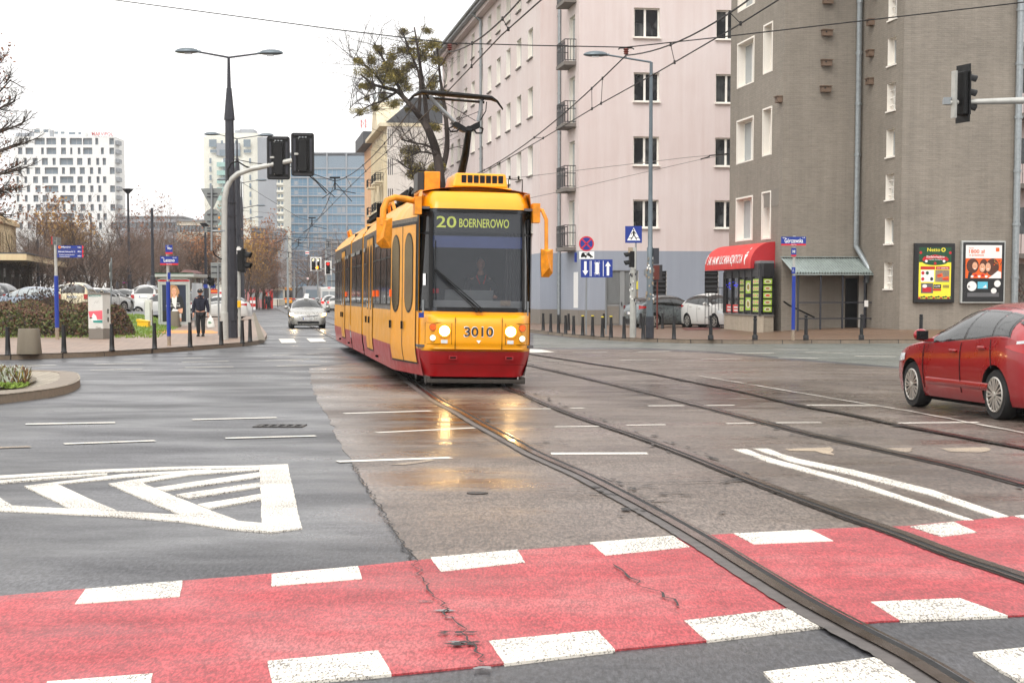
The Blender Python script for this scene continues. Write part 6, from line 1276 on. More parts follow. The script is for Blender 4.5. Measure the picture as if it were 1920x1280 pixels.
o = G(268, 617.5, .14); t = thing('grit_box', 'yellow plastic grit box on the grass edge by the stop', 'grit box', o); Y = o.y; k = Y / 3200
b = MB(); b.prism([(-10 * k, 0, 0), (9 * k, 0, 0), (10 * k, 0, 14 * k), (-11 * k, 0, 14 * k)], (0, .5, 0)); b.build('bin', 'yellow_box', t, bevel=.02); b = MB(); b.prism([(-12 * k, -.02, 14 * k + .003), (11 * k, -.02, 14 * k + .003), (11 * k, -.02, 15.5 * k), (-9 * k, -.02, 19.5 * k), (-12 * k, -.02, 19 * k)], (0, .54, 0)); b.build('lid', 'yellow_box', t, bevel=.015)
o = G(278.5, 616, .14); t = thing('concrete_post', 'short pale concrete post beside the yellow grit box', 'post', o); Y = o.y; h = zpx(561.5, Y) - o.z; b = MB(); b.box(-.16, .14, 0, .3, 0, h); b.build('body', 'cabinet_white', t, bevel=.02); MB().box(.07, .1, -.006, -.001, h * .1, h * .9).build('seam', 'plinth_grey', t); b = MB().box(.145, .165, .05, .2, h * .1, h * .65); b.build('side_box', 'plinth_grey', t)
# stop shelter / advertising kiosk
o = G(327, 613, .14); Y = o.y; k = Y / 3200; t = thing('advertising_shelter', 'grey framed stop shelter end with a large poster of a blond woman', 'shelter', o); x0, x1 = -30 * k, 30 * k; Z = lambda py: zpx(py, Y) - o.z
b = MB(); b.box(x0, x0 + .1, 0, .12, 0, Z(521)); b.box(x1 - .1, x1, 0, .12, 0, Z(521)); b.box(x0 + .1, x1 - .1, 0, .12, Z(609), Z(603.5)); b.box(x0 + .1, x1 - .1, 0, .12, Z(534), Z(528)); b.box(x0 + .105, x0 + .2, .02, .1, Z(603.5), Z(534)); b.box(x1 - .2, x1 - .105, .02, .1, Z(603.5), Z(534)); b.box(x0 - .0, x1, .0, .1, Z(524), Z(521)); b.build('frame', 'kiosk_grey', t, bevel=.01)
b = MB()
for xx in (x0, x1 - .1):
    b.box(xx, xx + .08, 1.6, 1.7, 0, Z(521)); b.box(xx, xx + .08, 3.2, 3.3, 0, Z(521))
b.build('post', 'kiosk_grey', t)
b = MB(); b.box(x0 - .12, x1 + .22, -.1, 3.5, Z(519.5), Z(513.5)); b.build('roof', 'kiosk_grey', t, bevel=.02); b = MB(); b.box(x0 - .1, x1 + .2, -.11, -.102, Z(513.5), Z(511.5), 0); b.grid(lambda u, v: (x0 - .1 + (x1 - x0 + .3) * u, -.1 + 3.5 * v, Z(513.5) + .02 + (.02 + .16 * max(0, math.sin(u * 9 + 1)) * sm(u * 2)) * (.3 if v in (0, 1) else 1)), 24, 6, 1); b.build('leaf_litter', ['netto_green', 'rust_brown'], t)
MB().box(x0 + .02, x1 - .02, -.02, -.003, Z(527.3), Z(525)).build('red_stripe', 'sign_red', t); MB().box(x1 + .02, x1 + .03, .3, 3.1, .3, Z(530)).build('side_pane', 'window_pale', t)
p = MB(); PX = lambda a, c_, l=0: (x0 + .2 + (x1 - x0 - .4) * a, .035 - .003 * l, Z(603) + (Z(534) - Z(603)) * c_)
pp_ = lambda pts, m, l=0: p.poly([PX(a, c_, l) for a, c_ in pts], m)
pp_(rc(0, 1, 0, 1), 0); pp_([(0, 0), (.25, 0), (.3, .25), (.12, .3), (0, .3)], 1, 1)
pp_([(.28, .95), (.4, 1.0), (.62, .97), (.72, .85), (.73, .76), (.66, .74), (.7, .65), (.6, .6), (.5, .5), (.34, .52), (.28, .4), (.22, .5), (.26, .7)], 2, 2)
pp_([(.22, .0), (.22, .3), (.3, .5), (.36, .64), (.44, .66), (.5, .5), (.62, .66), (.74, .72), (.85, .66), (.93, .45), (.95, .1), (.95, 0)], 3, 3)
pp_([(.4, .66), (.47, .69), (.56, .68), (.6, .72), (.62, .64), (.6, .5), (.57, .35), (.5, .4), (.42, .5)], 4, 4)
pp_(circ(.5, .825, .105, .105), 5, 5); pp_([(.46, .74), (.55, .74), (.57, .66), (.5, .64), (.44, .67)], 5, 4.5)
pp_([(.38, .88), (.44, .94), (.56, .95), (.62, .9), (.6, .96), (.5, 1.0), (.4, .97)], 2, 6)
for ex in (.46, .55): pp_(circ(ex, .835, .016, .008, 8), 1, 7)
pp_(circ(.505, .77, .03, .008, 8), 6, 7)
pp_([(.38, .27), (.45, .36), (.66, .33), (.66, .25), (.5, .26)], 4, 5); pp_([(.66, .34), (.78, .36), (.86, .37), (.86, .3), (.84, .23), (.7, .24), (.65, .27)], 5, 6); pp_([(.66, .22), (.8, .22), (.8, .1), (.7, .1)], 4, 5); pp_([(.66, .1), (.8, .1), (.8, .01), (.68, .0)], 5, 5)
for s_, a0, a1, c0, c1 in (('dookoła siebie', .3, .72, .495, .52), ('PODRÓŻ', .16, .76, .41, .465), ('TRAVEL', .79, .95, .945, .965)):
    if s_ != 'TRAVEL': put_text(p, s_, lambda u, v: PX(a0 + (a1 - a0) * u, c0 + (c1 - c0) * v, 8), 4)
p.build('poster', ['poster_navy', 'poster_black', 'poster_blond', 'poster_black', 'poster_white', 'poster_skin', 'poster_red'], t)

# overhead wires
def wire_thing(name, label, paths, r=.012, m='wire', group=None):
    b = MB()
    for p in paths: b.tube(p, r, 5, 0, False)
    o = b.build(name, m); return tag(o, label, 'overhead wire', group)
def bez(a, b, sag, n=14):
    a = Vector(a); b = Vector(b); return [a.lerp(b, i / n) - Vector((0, 0, sag * 4 * (i / n) * (1 - i / n))) for i in range(n + 1)]
def cw(px, py, z=5.42): return G(px, py, z)
c1 = [cw(1120, -120), cw(1015, 0), cw(941, 65.6), cw(838, 173), cw(808, 204), cw(729, 281), cw(693, 314), cw(640, 366), cw(612, 395), cw(590, 418)]; c1 += [c1[-1] + Vector((-.1595 * d, d, 0)) for d in (60, 160, 300)]
c2 = [cw(1700, -140), cw(1466, -4), cw(1380, 50), cw(1235, 134.5), cw(1128, 193.5), cw(1013, 262.5), cw(928, 312), cw(889, 335), cw(840, 362), cw(760, 402)]; c2 += [c2[-1] + Vector((-.1595 * d, d, 0)) for d in (60, 160, 300)]
wire_thing('contact_wire', 'contact wire above the yellow tram', [c1], .011, group='tram contact wires'); wire_thing('contact_wire', 'contact wire above the empty right hand track', [c2], .011, group='tram contact wires')
def messenger(cwp, tops, label):
    """tops: [(px, py, Y)] support points"""
    pts = [At(*t_) for t_ in tops]; path = []
    for i in range(len(pts) - 1): path += bez(pts[i], pts[i + 1], (pts[i + 1] - pts[i]).length * .012 + .1)[:-1]
    path.append(pts[-1]); return wire_thing('messenger_wire', label, [path], .013, group='messenger wires'), path
mA, pA = messenger(c1, [(1060, -110, 19.5), (842, 98, 33), (628, 340, 66), (585, 414, 94), (560, 452, 128), (536, 482, 175)], 'sagging messenger wire above the yellow tram')
mB, pB = messenger(c2, [(1480, -60, 21.5), (1174, 104, 32.5), (840, 345, 58), (760, 395, 75)], 'sagging messenger wire over the right hand track')
def near(path, q): return min(path, key=lambda p: (Vector((p.x, p.y)) - Vector((q.x, q.y))).length)
def on(path, Y):
    for i in range(len(path) - 1):
        a, b = sorted((path[i], path[i + 1]), key=lambda p: p.y)
        if a.y <= Y <= b.y and b.y > a.y: return a.lerp(b, (Y - a.y) / (b.y - a.y))
    return path[-1]
drops = []
for pth, cc, Ys in ((pA, c1, (21.5, 25, 29, 40, 46, 53, 60, 72, 80)), (pB, c2, (24.5, 28.5, 34.5, 35.5, 42, 50))):
    for Y_ in Ys:
        p, q = on(pth, Y_), on(cc, Y_); d = MB(); d.tube([p, q], .006, 4); d.tube([p - Vector((0, 0, .03)), p + Vector((0, 0, .03))], .02, 5); d.tube([q - Vector((0, 0, .03)), q + Vector((0, 0, .03))], .02, 5)
        ww = d.build('dropper', 'wire'); tag(ww, 'thin dropper tying the messenger wire to the contact wire', 'wire dropper', 'droppers of the overhead line')
sp = [At(190, -3, 42), At(640, 57, 35.5), At(843, 81, 33.2)]; sp2 = [At(843, 81, 33.2), At(1000, 85.5, 33), At(1174, 89, 32.6)]; sp3 = [At(1174, 89, 32.6), At(1342, 71, 31.5), At(1892, 8, 28.6), At(2050, -12, 28)]
wire_thing('span_wire', 'long span wire crossing the sky from upper left to upper right', [sp, sp2, sp3], .011)
for px, py, Y_, l in ((843, 82, 33.1, 'brown insulator on the span wire left of the pink building'), (1174, 90, 32.6, 'brown insulator on the span wire near the right lamp head')):
    p = At(px, py, Y_); t = thing('insulator', l, 'insulator', p, 0, 'insulators on the span wire'); b = MB(); b.tube([(-.11, 0, 0), (.11, 0, 0)], .018, 6); b.tube([(-.11, 0, 0), (-.15, 0, -.03)], .012, 5); b.tube([(.11, 0, 0), (.15, 0, -.03)], .012, 5); b.tube([(0, 0, -.06), (0, 0, -.2)], .008, 5); b.build('clamp', 'black', t); b = MB(); b.lathe([(.03, -.01), (.055, -.03), (.035, -.05), (.055, -.07), (.035, -.09), (.05, -.11), (.02, -.13)], n=12); b.build('body', 'rust_brown', t)
wire_thing('pull_off_wire', 'pair of thin grey wires anchored on the grey building corner', [[At(1365, 289, 75), At(1292, 295, 72), At(1079, 320, 66), At(940, 337, 62)], [At(1365, 290, 75), At(1314, 299, 73), At(1079, 353, 66), At(940, 383, 62)]], .011, 'wire_thin')
b = MB(); b.tube([At(1365, 288.5, 75), At(1330, 292, 73.5)], .03, 5); b.tube([At(1330, 294, 74), At(1314, 299, 73)], .03, 5); tag(b.build('strain_insulator', 'black'), 'black strain rods where the thin wires meet the grey wall', 'insulator')
for w__ in [[At(437, 298, 59), At(476, 306, 62), At(543, 312, 66), At(628, 340, 66)], [At(450, 340, 127), At(560, 408, 110), At(585, 414, 94)], [At(586, 332, 60), At(600, 345, 63), At(628, 370, 66)], [At(452, 432, 130), At(540, 444, 140), At(620, 449, 140)], [At(452, 448, 150), At(560, 447, 150), At(612, 446, 150)], [At(316, 432, 120), At(380, 441, 122), At(445, 447, 125)], [At(316, 434, 120), At(380, 444, 122), At(445, 452, 125)], [At(452, 454, 170), At(520, 468, 170), At(600, 490, 170)], [At(456, 395, 180), At(512, 400, 170), At(548, 470, 160)], [At(456, 412, 200), At(500, 417, 190), At(515, 420, 185)], [At(628, 342, 66), At(660, 378, 66)]]: wire_thing('span_wire', 'thin span wire tying the overhead line to the dark lamp columns', [w__], .016, group='span wires at the dark lamp columns')
for px, pyt, Y_ in ((541, 440, 200), (613, 470, 210), (553, 505, 260), (597, 500, 260), (505, 470, 230), (470, 480, 250), (632, 470, 190)):
    t = thing('catenary_pole', 'slim grey overhead line pole far down the street', 'pole', (X_at(px, Y_), Y_, 0), 0, 'poles far down the street'); z = zpx(pyt, Y_); b = MB(); b.tube([(0, 0, 0), (0, 0, z)], [.16, .09], 6); b.build('shaft', 'galvanised', t); b = MB(); b.tube([(-1.6, 0, z - 1), (0, 0, z - .4), (1.6, 0, z - 1)], .05, 5); b.build('bracket', 'pole_grey', t)
for px, py, Y_ in ((628, 338, 66), (585, 412, 94), (541, 475, 160), (616, 455, 150), (612, 487, 160), (560, 452, 128)):
    p = At(px, py, Y_); b = MB(); b.tube([p + Vector((-.2, 0, .1)), p + Vector((.2, 0, .1))], .035, 5); b.tube([p + Vector((0, 0, .1)), p - Vector((0, 0, .35))], .03, 5); b.tube([p - Vector((.5, 0, .7)), p - Vector((0, 0, .35)), p + Vector((.8, 0, -.5))], .016, 5); tag(b.build('wire_junction', 'black'), 'dark hanger joining the overhead wires', 'wire junction', 'hangers of the overhead line down the street')
# far signals over the street
def far_signal(px, py, Y_, label, lit, m=None, backc='poster_white', n=3):
    t = thing('traffic_signal', label, 'traffic light', At(px, py, Y_)); o_ = signal_head(t, (0, 0, 0), (.157, -.987, 0), n, lit, 1.0 if Y_ < 160 else 1.15); s_ = 1.0 if Y_ < 160 else 1.15
    b = MB(); b.box(-.3 * s_, .3 * s_, .13, .16, -.17 * n * s_ - .1, .17 * n * s_ + .1); b.build('backboard', backc, t); return t
far_signal(588, 495, 150, 'left of the twin far signals showing white over the street', (0, 'signal_white')); far_signal(596, 495, 150.3, 'right of the twin far signals showing white over amber', (0, 'signal_white')); far_signal(615, 502, 150, 'far signal with its red lamp lit', (0, 'signal_red'))
p = At(590, 488, 150); b = MB(); b.add([At(591, 502, 149.2), At(596.5, 498.5, 149.2), At(596.5, 504.5, 149.2)], [(0, 1, 2)]); tag(b.build('arrow_lamp', 'signal_amber'), 'amber arrow glowing between the twin far signals', 'signal lamp')
b = MB(); b.tube([At(632, 506, 150), At(585, 503, 150.6)], .06, 6); tag(b.build('signal_arm', 'grey_metal'), 'thin arm carrying the far signals over the street', 'signal arm')
def far_plate(px, py, w_, h_, Y_, mt, label, stripe=None, nm='road_sign'):
    a, b_ = At(px - w_ / 2, py + h_ / 2, Y_), At(px + w_ / 2, py - h_ / 2, Y_); t = thing(nm, label, 'road sign', (a.x, Y_, a.z)); W_, H2 = b_.x - a.x, b_.z - a.z
    MB().box(0, W_, 0, .05, 0, H2).build('plate', mt, t)
    if stripe: MB().box(0.01, W_ - .01, -.01, -.002, H2 * .36, H2 * .66).build('stripe', stripe, t)
far_plate(576, 474, 7, 6, 150, 'sign_white', 'small white sign with a red bar hanging over the street', 'sign_red'); far_plate(588.5, 489, 5, 4.5, 150, 'sign_blue', 'tiny blue sign above the twin far signals', 'sign_white'); far_plate(508.5, 547, 6.5, 6.5, 240, 'sign_blue', 'far blue crossing sign beside the booths', 'sign_white'); far_plate(508, 519.5, 4, 4, 240, 'sign_white', 'tiny white and red plate among the autumn trees', 'sign_red'); far_plate(577, 522, 4, 4, 240, 'sign_white', 'tiny white and red plate over the far tram', 'sign_red'); far_plate(236, 530, 12, 3, 150, 'sign_blue', 'far blue street name plate beyond the car park', 'sign_red'); far_plate(402, 546, 14, 8, 130, 'sign_red', 'red and yellow shop board behind the walking man', 'orange_dot'); far_plate(414, 549, 5, 12, 120, 'poster_white', 'white advert board behind the signal mast', 'sign_red')
# round mirror / sign back by the car park
o = Vector((X_at(210.5, 92), 92, .55)); t = thing('road_sign', 'edge of a round sign on a bent thin post behind the cabinet', 'road sign', o); z1 = zpx(483, 92) - .55; MB().tube([(-.03, 0, 0), (.05, 0, z1)], .04, 7).build('post', 'grey_metal', t); b = MB(); b.lathe([(.3, -.02), (.3, .02)], (0, 0, z1 - .2), 24, 0, 'x'); b.lathe([(.3, -.02), (.3, .02)], (0, 0, z1 - .75), 24, 0, 'x'); db_ = b.build('disc', 'sign_back', t); db_.scale = (1, .9, .9)
# cars
def interp(P, x):
    if x >= P[0][0]: return P[0][1]
    if x <= P[-1][0]: return P[-1][1]
    for i in range(len(P) - 1):
        (xa, ya), (xb, yb) = P[i], P[i + 1]
        if xb <= x <= xa:
            t = (xa - x) / (xa - xb); ym = P[i - 1][1] if i else ya; yp = P[i + 2][1] if i + 2 < len(P) else yb
            xm = P[i - 1][0] if i else xa + (xa - xb); xp = P[i + 2][0] if i + 2 < len(P) else xb - (xa - xb)
            m0 = (yb - ym) / (xb - xm) * (xb - xa); m1 = (yp - ya) / (xp - xa) * (xb - xa)
            s0, s1 = (yb - ya), (yb - ya)
            if s0 * m0 < 0: m0 = 0
            if s0 * m1 < 0: m1 = 0
            m0 = math.copysign(min(abs(m0), 3 * abs(s0)), m0) if s0 else 0; m1 = math.copysign(min(abs(m1), 3 * abs(s0)), m1) if s0 else 0
            return ya * (2 * t ** 3 - 3 * t * t + 1) + m0 * (t ** 3 - 2 * t * t + t) + yb * (-2 * t ** 3 + 3 * t * t) + m1 * (t ** 3 - t * t)
STY = {
 'hatch': dict(T=[(2.12, .52), (2.08, .68), (1.9, .82), (1.4, .95), (.95, 1.04), (.55, 1.28), (.1, 1.45), (-.35, 1.495), (-.9, 1.47), (-1.45, 1.39), (-1.68, 1.31), (-1.9, 1.13), (-2.05, .95), (-2.13, .75), (-2.14, .5)],
    B=[(2.12, .48), (1.95, .72), (1.2, .90), (.4, .94), (-.6, 1.0), (-1.4, 1.06), (-1.9, 1.0), (-2.08, .85), (-2.14, .48)], W=[(2.12, .6), (2.06, .74), (1.85, .84), (1.5, .89), (1.0, .9), (0, .9), (-1.0, .9), (-1.5, .9), (-1.9, .86), (-2.08, .79), (-2.14, .68)],
    axles=(1.32, -1.32), wr=.325, ws=(.9, .22), rw=(-1.56, -1.93), sides=[((.86, .98), (.02, .26), (-.28, -.28), (-.34, -.36)), ((-.36, -.36), (-.4, -.4), (-1.12, -1.12), (-1.0, -1.02)), ((-1.18, -1.18), (-1.06, -1.08), (-1.6, -1.6), (-1.42, -1.42))]),
 'suv': dict(T=[(2.2, .65), (2.15, .85), (1.9, 1.0), (1.2, 1.1), (.9, 1.15), (.45, 1.5), (.15, 1.66), (-.4, 1.74), (-1.4, 1.74), (-1.95, 1.68), (-2.05, 1.6), (-2.2, 1.1), (-2.25, .8), (-2.26, .5)],
    B=[(2.2, .6), (1.9, .95), (.9, 1.08), (0, 1.1), (-1.9, 1.14), (-2.2, 1.08), (-2.26, .48)], W=[(2.2, .6), (2.1, .78), (1.6, .88), (0, .91), (-1.7, .91), (-2.1, .87), (-2.26, .8)],
    axles=(1.35, -1.35), wr=.37, ws=(.88, .3), rw=(-2.03, -2.19), sides=[((.8, .9), (.2, .3), (-.25, -.25), (-.3, -.3)), ((-.33, -.33), (-.37, -.37), (-1.1, -1.1), (-1.05, -1.05)), ((-1.16, -1.16), (-1.12, -1.12), (-1.95, -1.95), (-1.85, -1.85))]),
}
def make_car(label, loc, head, paint, style='hatch', S=(1, 1, 1), cat_='car', front=False, rear=False, lit_front=None, lit_rear=False, hi=False, group=None, plate='', glass='car_glass', sides=(-1, 1), roofc=None, name='parked_car'):
    s = STY[style]; sx, sy, sz = S
    T = [(x, z * sz) for x, z in s['T']]; B = [(x, z * sz) for x, z in s['B']]; W = s['W']; n_ = 2.35
    def wid(x): return interp(W, x)
    def ylow(x, z):
        z0 = .19; b = interp(B, x); h = max(0, min(1, (z - z0) / max(.05, b - z0))); pts = [(0, .9), (.12, .955), (.35, .985), (.55, 1.0), (.8, .997), (1.0, .965)]
        for i in range(5):
            if h <= pts[i + 1][0]: f = pts[i][1] + (pts[i + 1][1] - pts[i][1]) * (h - pts[i][0]) / (pts[i + 1][0] - pts[i][0]); break
        else: f = .965
        return wid(x) * f
    def wb(x): t, b = interp(T, x), interp(B, x); g = max(0, min(1, (t - b - .06) / .3)); return wid(x) * (.965 - .045 * g)
    def yup(x, k): return wb(x) * max(0, 1 - k ** n_) ** (1 / n_) * (1 - .13 * k * (1 if interp(T, x) - interp(B, x) > .25 else .3))
    def zk(x, k): b = interp(B, x); return b + (interp(T, x) - b) * k
    def ztop(x, y):
        lo, hi_ = 0, 1
        for _ in range(22):
            m_ = (lo + hi_) / 2
            if yup(x, m_) > abs(y): lo = m_
            else: hi_ = m_
        return zk(x, lo)
    root = thing(name, label, cat_, loc, head, group); root.scale = (sx, sy, 1)
    xs = sorted(set([p[0] for p in s['T']] + [s['T'][0][0] - i * (s['T'][0][0] - s['T'][-1][0]) / (56 if hi else 34) for i in range((56 if hi else 34) + 1)]), reverse=True)
    low = [0, .1, .25, .45, .7, .85, 1.0]; upk = [.0, .12, .3, .5, .68, .8, .88, .94, .98, 1.0]
    rings = []
    for x in xs:
        b = interp(B, x); r_ = [(x, 0, .19)] + [(x, ylow(x, .19 + (b - .19) * h), .19 + (b - .19) * h) for h in low] + [(x, yup(x, k), zk(x, k)) for k in upk]
        r_[-1] = (x, 0, interp(T, x)); full = r_ + [(px, -py, pz) for px, py, pz in reversed(r_[1:-1])]; rings.append(full)
    m = MB(); nr = len(rings[0])
    m.add([p for r_ in rings for p in r_], [(i * nr + k, i * nr + (k + 1) % nr, (i + 1) * nr + (k + 1) % nr, (i + 1) * nr + k) for i in range(len(rings) - 1) for k in range(nr)] + [tuple(range(nr - 1, -1, -1)), tuple(range((len(rings) - 1) * nr, len(rings) * nr))])
    bo = m.build('body', [paint, 'rubber'], root)
    # wheel arches
    cut = MB()
    wr = s['wr']
    for ax in s['axles']:
        for sd in (-1, 1): cut.lathe([(wr + .055, -.16), (wr + .055, .2)], (ax, sd * .84, wr), 28, 0, 'y')
    co = cut.build('cut', 'rubber', root)
    for q_ in (bo, co):
        b_m = bmesh.new(); b_m.from_mesh(q_.data); bmesh.ops.remove_doubles(b_m, verts=b_m.verts, dist=1e-5); bmesh.ops.recalc_face_normals(b_m, faces=b_m.faces); b_m.to_mesh(q_.data); b_m.free()
    md = bo.modifiers.new('b', 'BOOLEAN'); md.object = co; md.operation = 'DIFFERENCE'; md.solver = 'EXACT'
    try: md.material_mode = 'TRANSFER'
    except Exception: pass
    bpy.context.view_layer.update(); nm_ = bpy.data.meshes.new_from_object(bo.evaluated_get(bpy.context.evaluated_depsgraph_get()))
    bo.modifiers.clear(); bo.data = nm_; nm_.name = 'body'; bpy.data.objects.remove(co)
    nm_.shade_smooth(); nm_.set_sharp_from_angle(angle=math.radians(38))
    e_ = .006
    # side windows
    for sd in sides:
        q0, q1 = s['sides'][0], s['sides'][-1]; mg = MB()
        def ff_(u, v):
            k = .03 + .86 * v; xa = q0[0][0] + .1 + (q0[1][1] + .12 - q0[0][0] - .1) * v; xb = q1[2][0] - .05 + (q1[3][1] - .05 - q1[2][0] + .05) * v; x = xa + (xb - xa) * u; return (x, sd * (yup(x, k) + .003), zk(x, k))
        mg.grid(ff_, 26, 7); mg.build('window_frame', 'black_gloss', root, smooth=True)
        for q in s['sides']:
            (b0, _), (t0, t0b), (b1, _), (t1, t1b) = q
            mb = MB(); mg = MB()
            def f(u, v, o=.004, ex=0):
                k = .07 - ex + (.74 + 2 * ex) * v; xa = b0 + (t0b - b0) * v + ex * .6; xb = b1 + (t1b - b1) * v - ex * .6; x = xa + (xb - xa) * u
                return (x, sd * (yup(x, k) + e_ + o), zk(x, k))
            mb.grid(lambda u, v: f(u, v, .0), 10, 6); mb.build('window', glass, root, smooth=True)
    def cross(x0, x1, ys, nm, mt, o=.006, ny=14):
        mb = MB(); mb.grid(lambda u, v: (lambda x, y: (x, y, ztop(x, y) + o))(x0 + (x1 - x0) * v, (u * 2 - 1) * ys * wb(x0 + (x1 - x0) * v)), ny, 8); return mb.build(nm, mt, root, smooth=True)
    cross(s['ws'][0] + .03, s['ws'][1] - .02, .87, 'windscreen_frame', 'black_gloss', .004); cross(s['ws'][0], s['ws'][1], .83, 'windscreen', glass, .009)
    cross(s['rw'][0], s['rw'][1], .8, 'rear_window', glass, .01)
    # door gaps, handles, sill trim
    for sd in sides:
        g = MB()
        for x in (.88, -.32, -1.2):
            pts = [(x, sd * (ylow(x, z) + .003), z) for z in [.3 + .06 * i for i in range(int((interp(B, x) - .3) / .06) + 1)]]
            if x == -1.2: pts = [(x - .12 * (1 - (p[2] - .3) / .7), p[1], p[2]) for p in pts if p[2] > .62]
            if x == .88: pts = [p for p in pts]
            if len(pts) > 1: g.tube(pts, .007, 4)
        g.build('door_gap', 'black', root)
        for x in (-.12, -.98):
            z = interp(B, x) - .12; MB().cb((x, sd * (ylow(x, z) + .022), z), (.2, .03, .035)).build('door_handle', paint, root, bevel=.01)
        mi = MB(); x = .66; z = interp(B, x) + .06; mi.cb((x, sd * (wid(x) + .02), z - .02), (.06, .14, .05)); mi.ell((x, sd * (wid(x) + .13), z + .05), (.07, .11, .085), 12, 8); mr_ = mi.build('mirror', paint if not hi else paint, root, smooth=True, ang=60); MB().cb((x - .066, sd * (wid(x) + .135), z + .05), (.01, .17, .12)).build('mirror_glass', 'chrome' if front else 'black_gloss', mr_)
        if hi:
            t_ = MB(); t_.grid(lambda u, v: (lambda x, z: (x, sd * (ylow(x, z) + .02 * math.sin(PI * v)), z))(.8 - 1.95 * u, .36 + .1 * v), 12, 4); t_.build('sill_trim', paint, root, smooth=True)
        # lamps
        fl = MB(); fl.grid(lambda u, v: (lambda x, z: (x, sd * (ylow(x, z) + .008), z))(2.06 - .52 * u, (.62 + .05 * u) * sz + (.13 - .03 * u) * v), 8, 4); fl.build('headlight', lit_front or 'lens_clear', root, smooth=True)
        tl = MB()
        if style == 'hatch':
            tl.grid(lambda u, v: (lambda x, z: (x, sd * (ylow(x, z) + .008), z))(-1.62 - .47 * u, ((.93 - .08 * u) + (.02 + .15 * u) * v) * sz), 8, 4)
        else: tl.grid(lambda u, v: (lambda x, z: (x, sd * (ylow(x, z) + .008), z))(-2.02 - .2 * u, (.82 + .26 * v) * sz), 4, 6)
        to = tl.build('tail_light', 'tail_lit' if lit_rear else 'tail_red', root, smooth=True)
        if hi:
            q = MB(); q.grid(lambda u, v: (lambda x, z: (x, sd * (ylow(x, z) + .014), z))(-1.86 - .2 * u, (.98 + .02 * u) + .035 * v), 6, 2); q.build('lamp_insert', 'lens_clear', to, smooth=True)
        if style == 'suv': MB().box(-2.285, -2.27, min(sd * .62, sd * .8), max(sd * .62, sd * .8), .82, 1.08).build('tail_light', 'tail_lit' if lit_rear else 'tail_red', root)
        # wheels
        for ax in s['axles']:
            w_ = MB(); w_.lathe([(wr * .6, -.1), (wr * .93, -.105), (wr, -.07), (wr, .07), (wr * .93, .105), (wr * .7, .1)], (ax, sd * .765, wr), 32, 0, 'y'); wo = w_.build('wheel', 'rubber', root, smooth=True, ang=50)
            r_ = MB(); yo = sd * (.765 + .104); R0 = wr * .69
            r_.lathe([(R0, -.012), (R0, .0)], (ax, yo - sd * .01, wr), 32, 1, 'y')
            r_.tube([(ax + math.cos(2 * PI * k / 24) * R0 * .96, yo, wr + math.sin(2 * PI * k / 24) * R0 * .96) for k in range(25)], .014, 5, 0, False)
            ns = 9 if hi else 8
            for k in range(ns):
                for dlt in ((-.16, .16) if hi else (0,)):
                    a = 2 * PI * k / ns + dlt; a2 = 2 * PI * k / ns + dlt * .4; wv = .015 if hi else .026
                    p0 = Vector((ax + math.cos(a2) * R0 * .15, yo, wr + math.sin(a2) * R0 * .15)); p1 = Vector((ax + math.cos(a) * R0 * .97, yo, wr + math.sin(a) * R0 * .97)); d = (p1 - p0).normalized(); nn = Vector((d.z, 0, -d.x))
                    r_.prism([p0 - nn * wv * .5, p1 - nn * wv, p1 + nn * wv, p0 + nn * wv * .5], (0, sd * .012, 0), 0)
            r_.lathe([(R0 * .2, -.0), (R0 * .2, sd * .022), (R0 * .14, sd * .026)], (ax, yo, wr), 16, 0, 'y'); r_.build('rim', ['rim', 'black'], wo)
    if front:
        x = 2.125; g = MB(); g.box(x, x + .02, -.52, .52, .24, .36, 0); g.box(x + .003, x + .03, -.5, .5, .36, .385, 1); g.build('lower_grille', ['black', 'chrome'], root)
        g = MB(); g.grid(lambda u, v: (lambda y: (2.13 + .01 - abs(y) * .1, y, .60 + .05 * v + .04 * abs(y)))((u * 2 - 1) * .5), 14, 2, 0)
        for sd in (-1, 1): g.tube([(2.155, 0, .615), (2.13, sd * .25, .645), (2.08, sd * .5, .675)], .014, 6, 1); g.tube([(2.15, sd * .06, .595), (2.12, sd * .3, .61), (2.08, sd * .5, .635)], .01, 6, 1)
        g.build('grille', ['black', 'chrome'], root); g = MB(); 
        for k in range(24): pass
        ell = lambda rx, rz, n=20: [(2.165, rx * math.cos(2 * PI * k / n), .625 + rz * math.sin(2 * PI * k / n)) for k in range(n)]
        o1, i1 = ell(.075, .05), ell(.055, .034); g.add(o1 + i1, [(k, (k + 1) % 20, 20 + (k + 1) % 20, 20 + k) for k in range(20)]); o1, i1 = ell(.03, .05), ell(.018, .036); g.add(o1 + i1, [(k, (k + 1) % 20, 20 + (k + 1) % 20, 20 + k) for k in range(20)]); g.build('badge', 'chrome', root)
        for sd in (-1, 1):
            g = MB(); g.lathe([(.05, 0), (.05, .02)], (2.02, sd * .68, .42), 12, 0, 'x'); g.build('fog_lamp', 'lens_clear', root); g = MB(); g.grid(lambda u, v: (lambda x_, z: (x_, sd * (ylow(x_, z) + .02), z))(2.08 - .1 * u, .62 + .1 * v), 3, 3); g.build('beam', lit_front or 'lens_clear', root)
    if front or rear:
        x = 2.15 if front else s['T'][-1][0] - .012; z = .43 if front else (.62 if style == 'hatch' else .88)
        if style == 'suv' and rear: x = -2.275
        p = MB(); p.box(min(x, x + (.012 if front else -.012)), max(x, x + (.012 if front else -.012)), -.26, .26, z, z + .115, 0); xx = x + (.014 if front else -.014); sg = 1 if front else -1
        p.add([(xx, sg * y_, z_) for y_, z_ in ((-.26, z), (-.215, z), (-.215, z + .115), (-.26, z + .115))], [(0, 1, 2, 3)], 2)
        if plate: put_text(p, plate, lambda u, v: (xx + sg * .002, sg * (-.19 + .42 * u), z + .02 + .075 * v), 1)
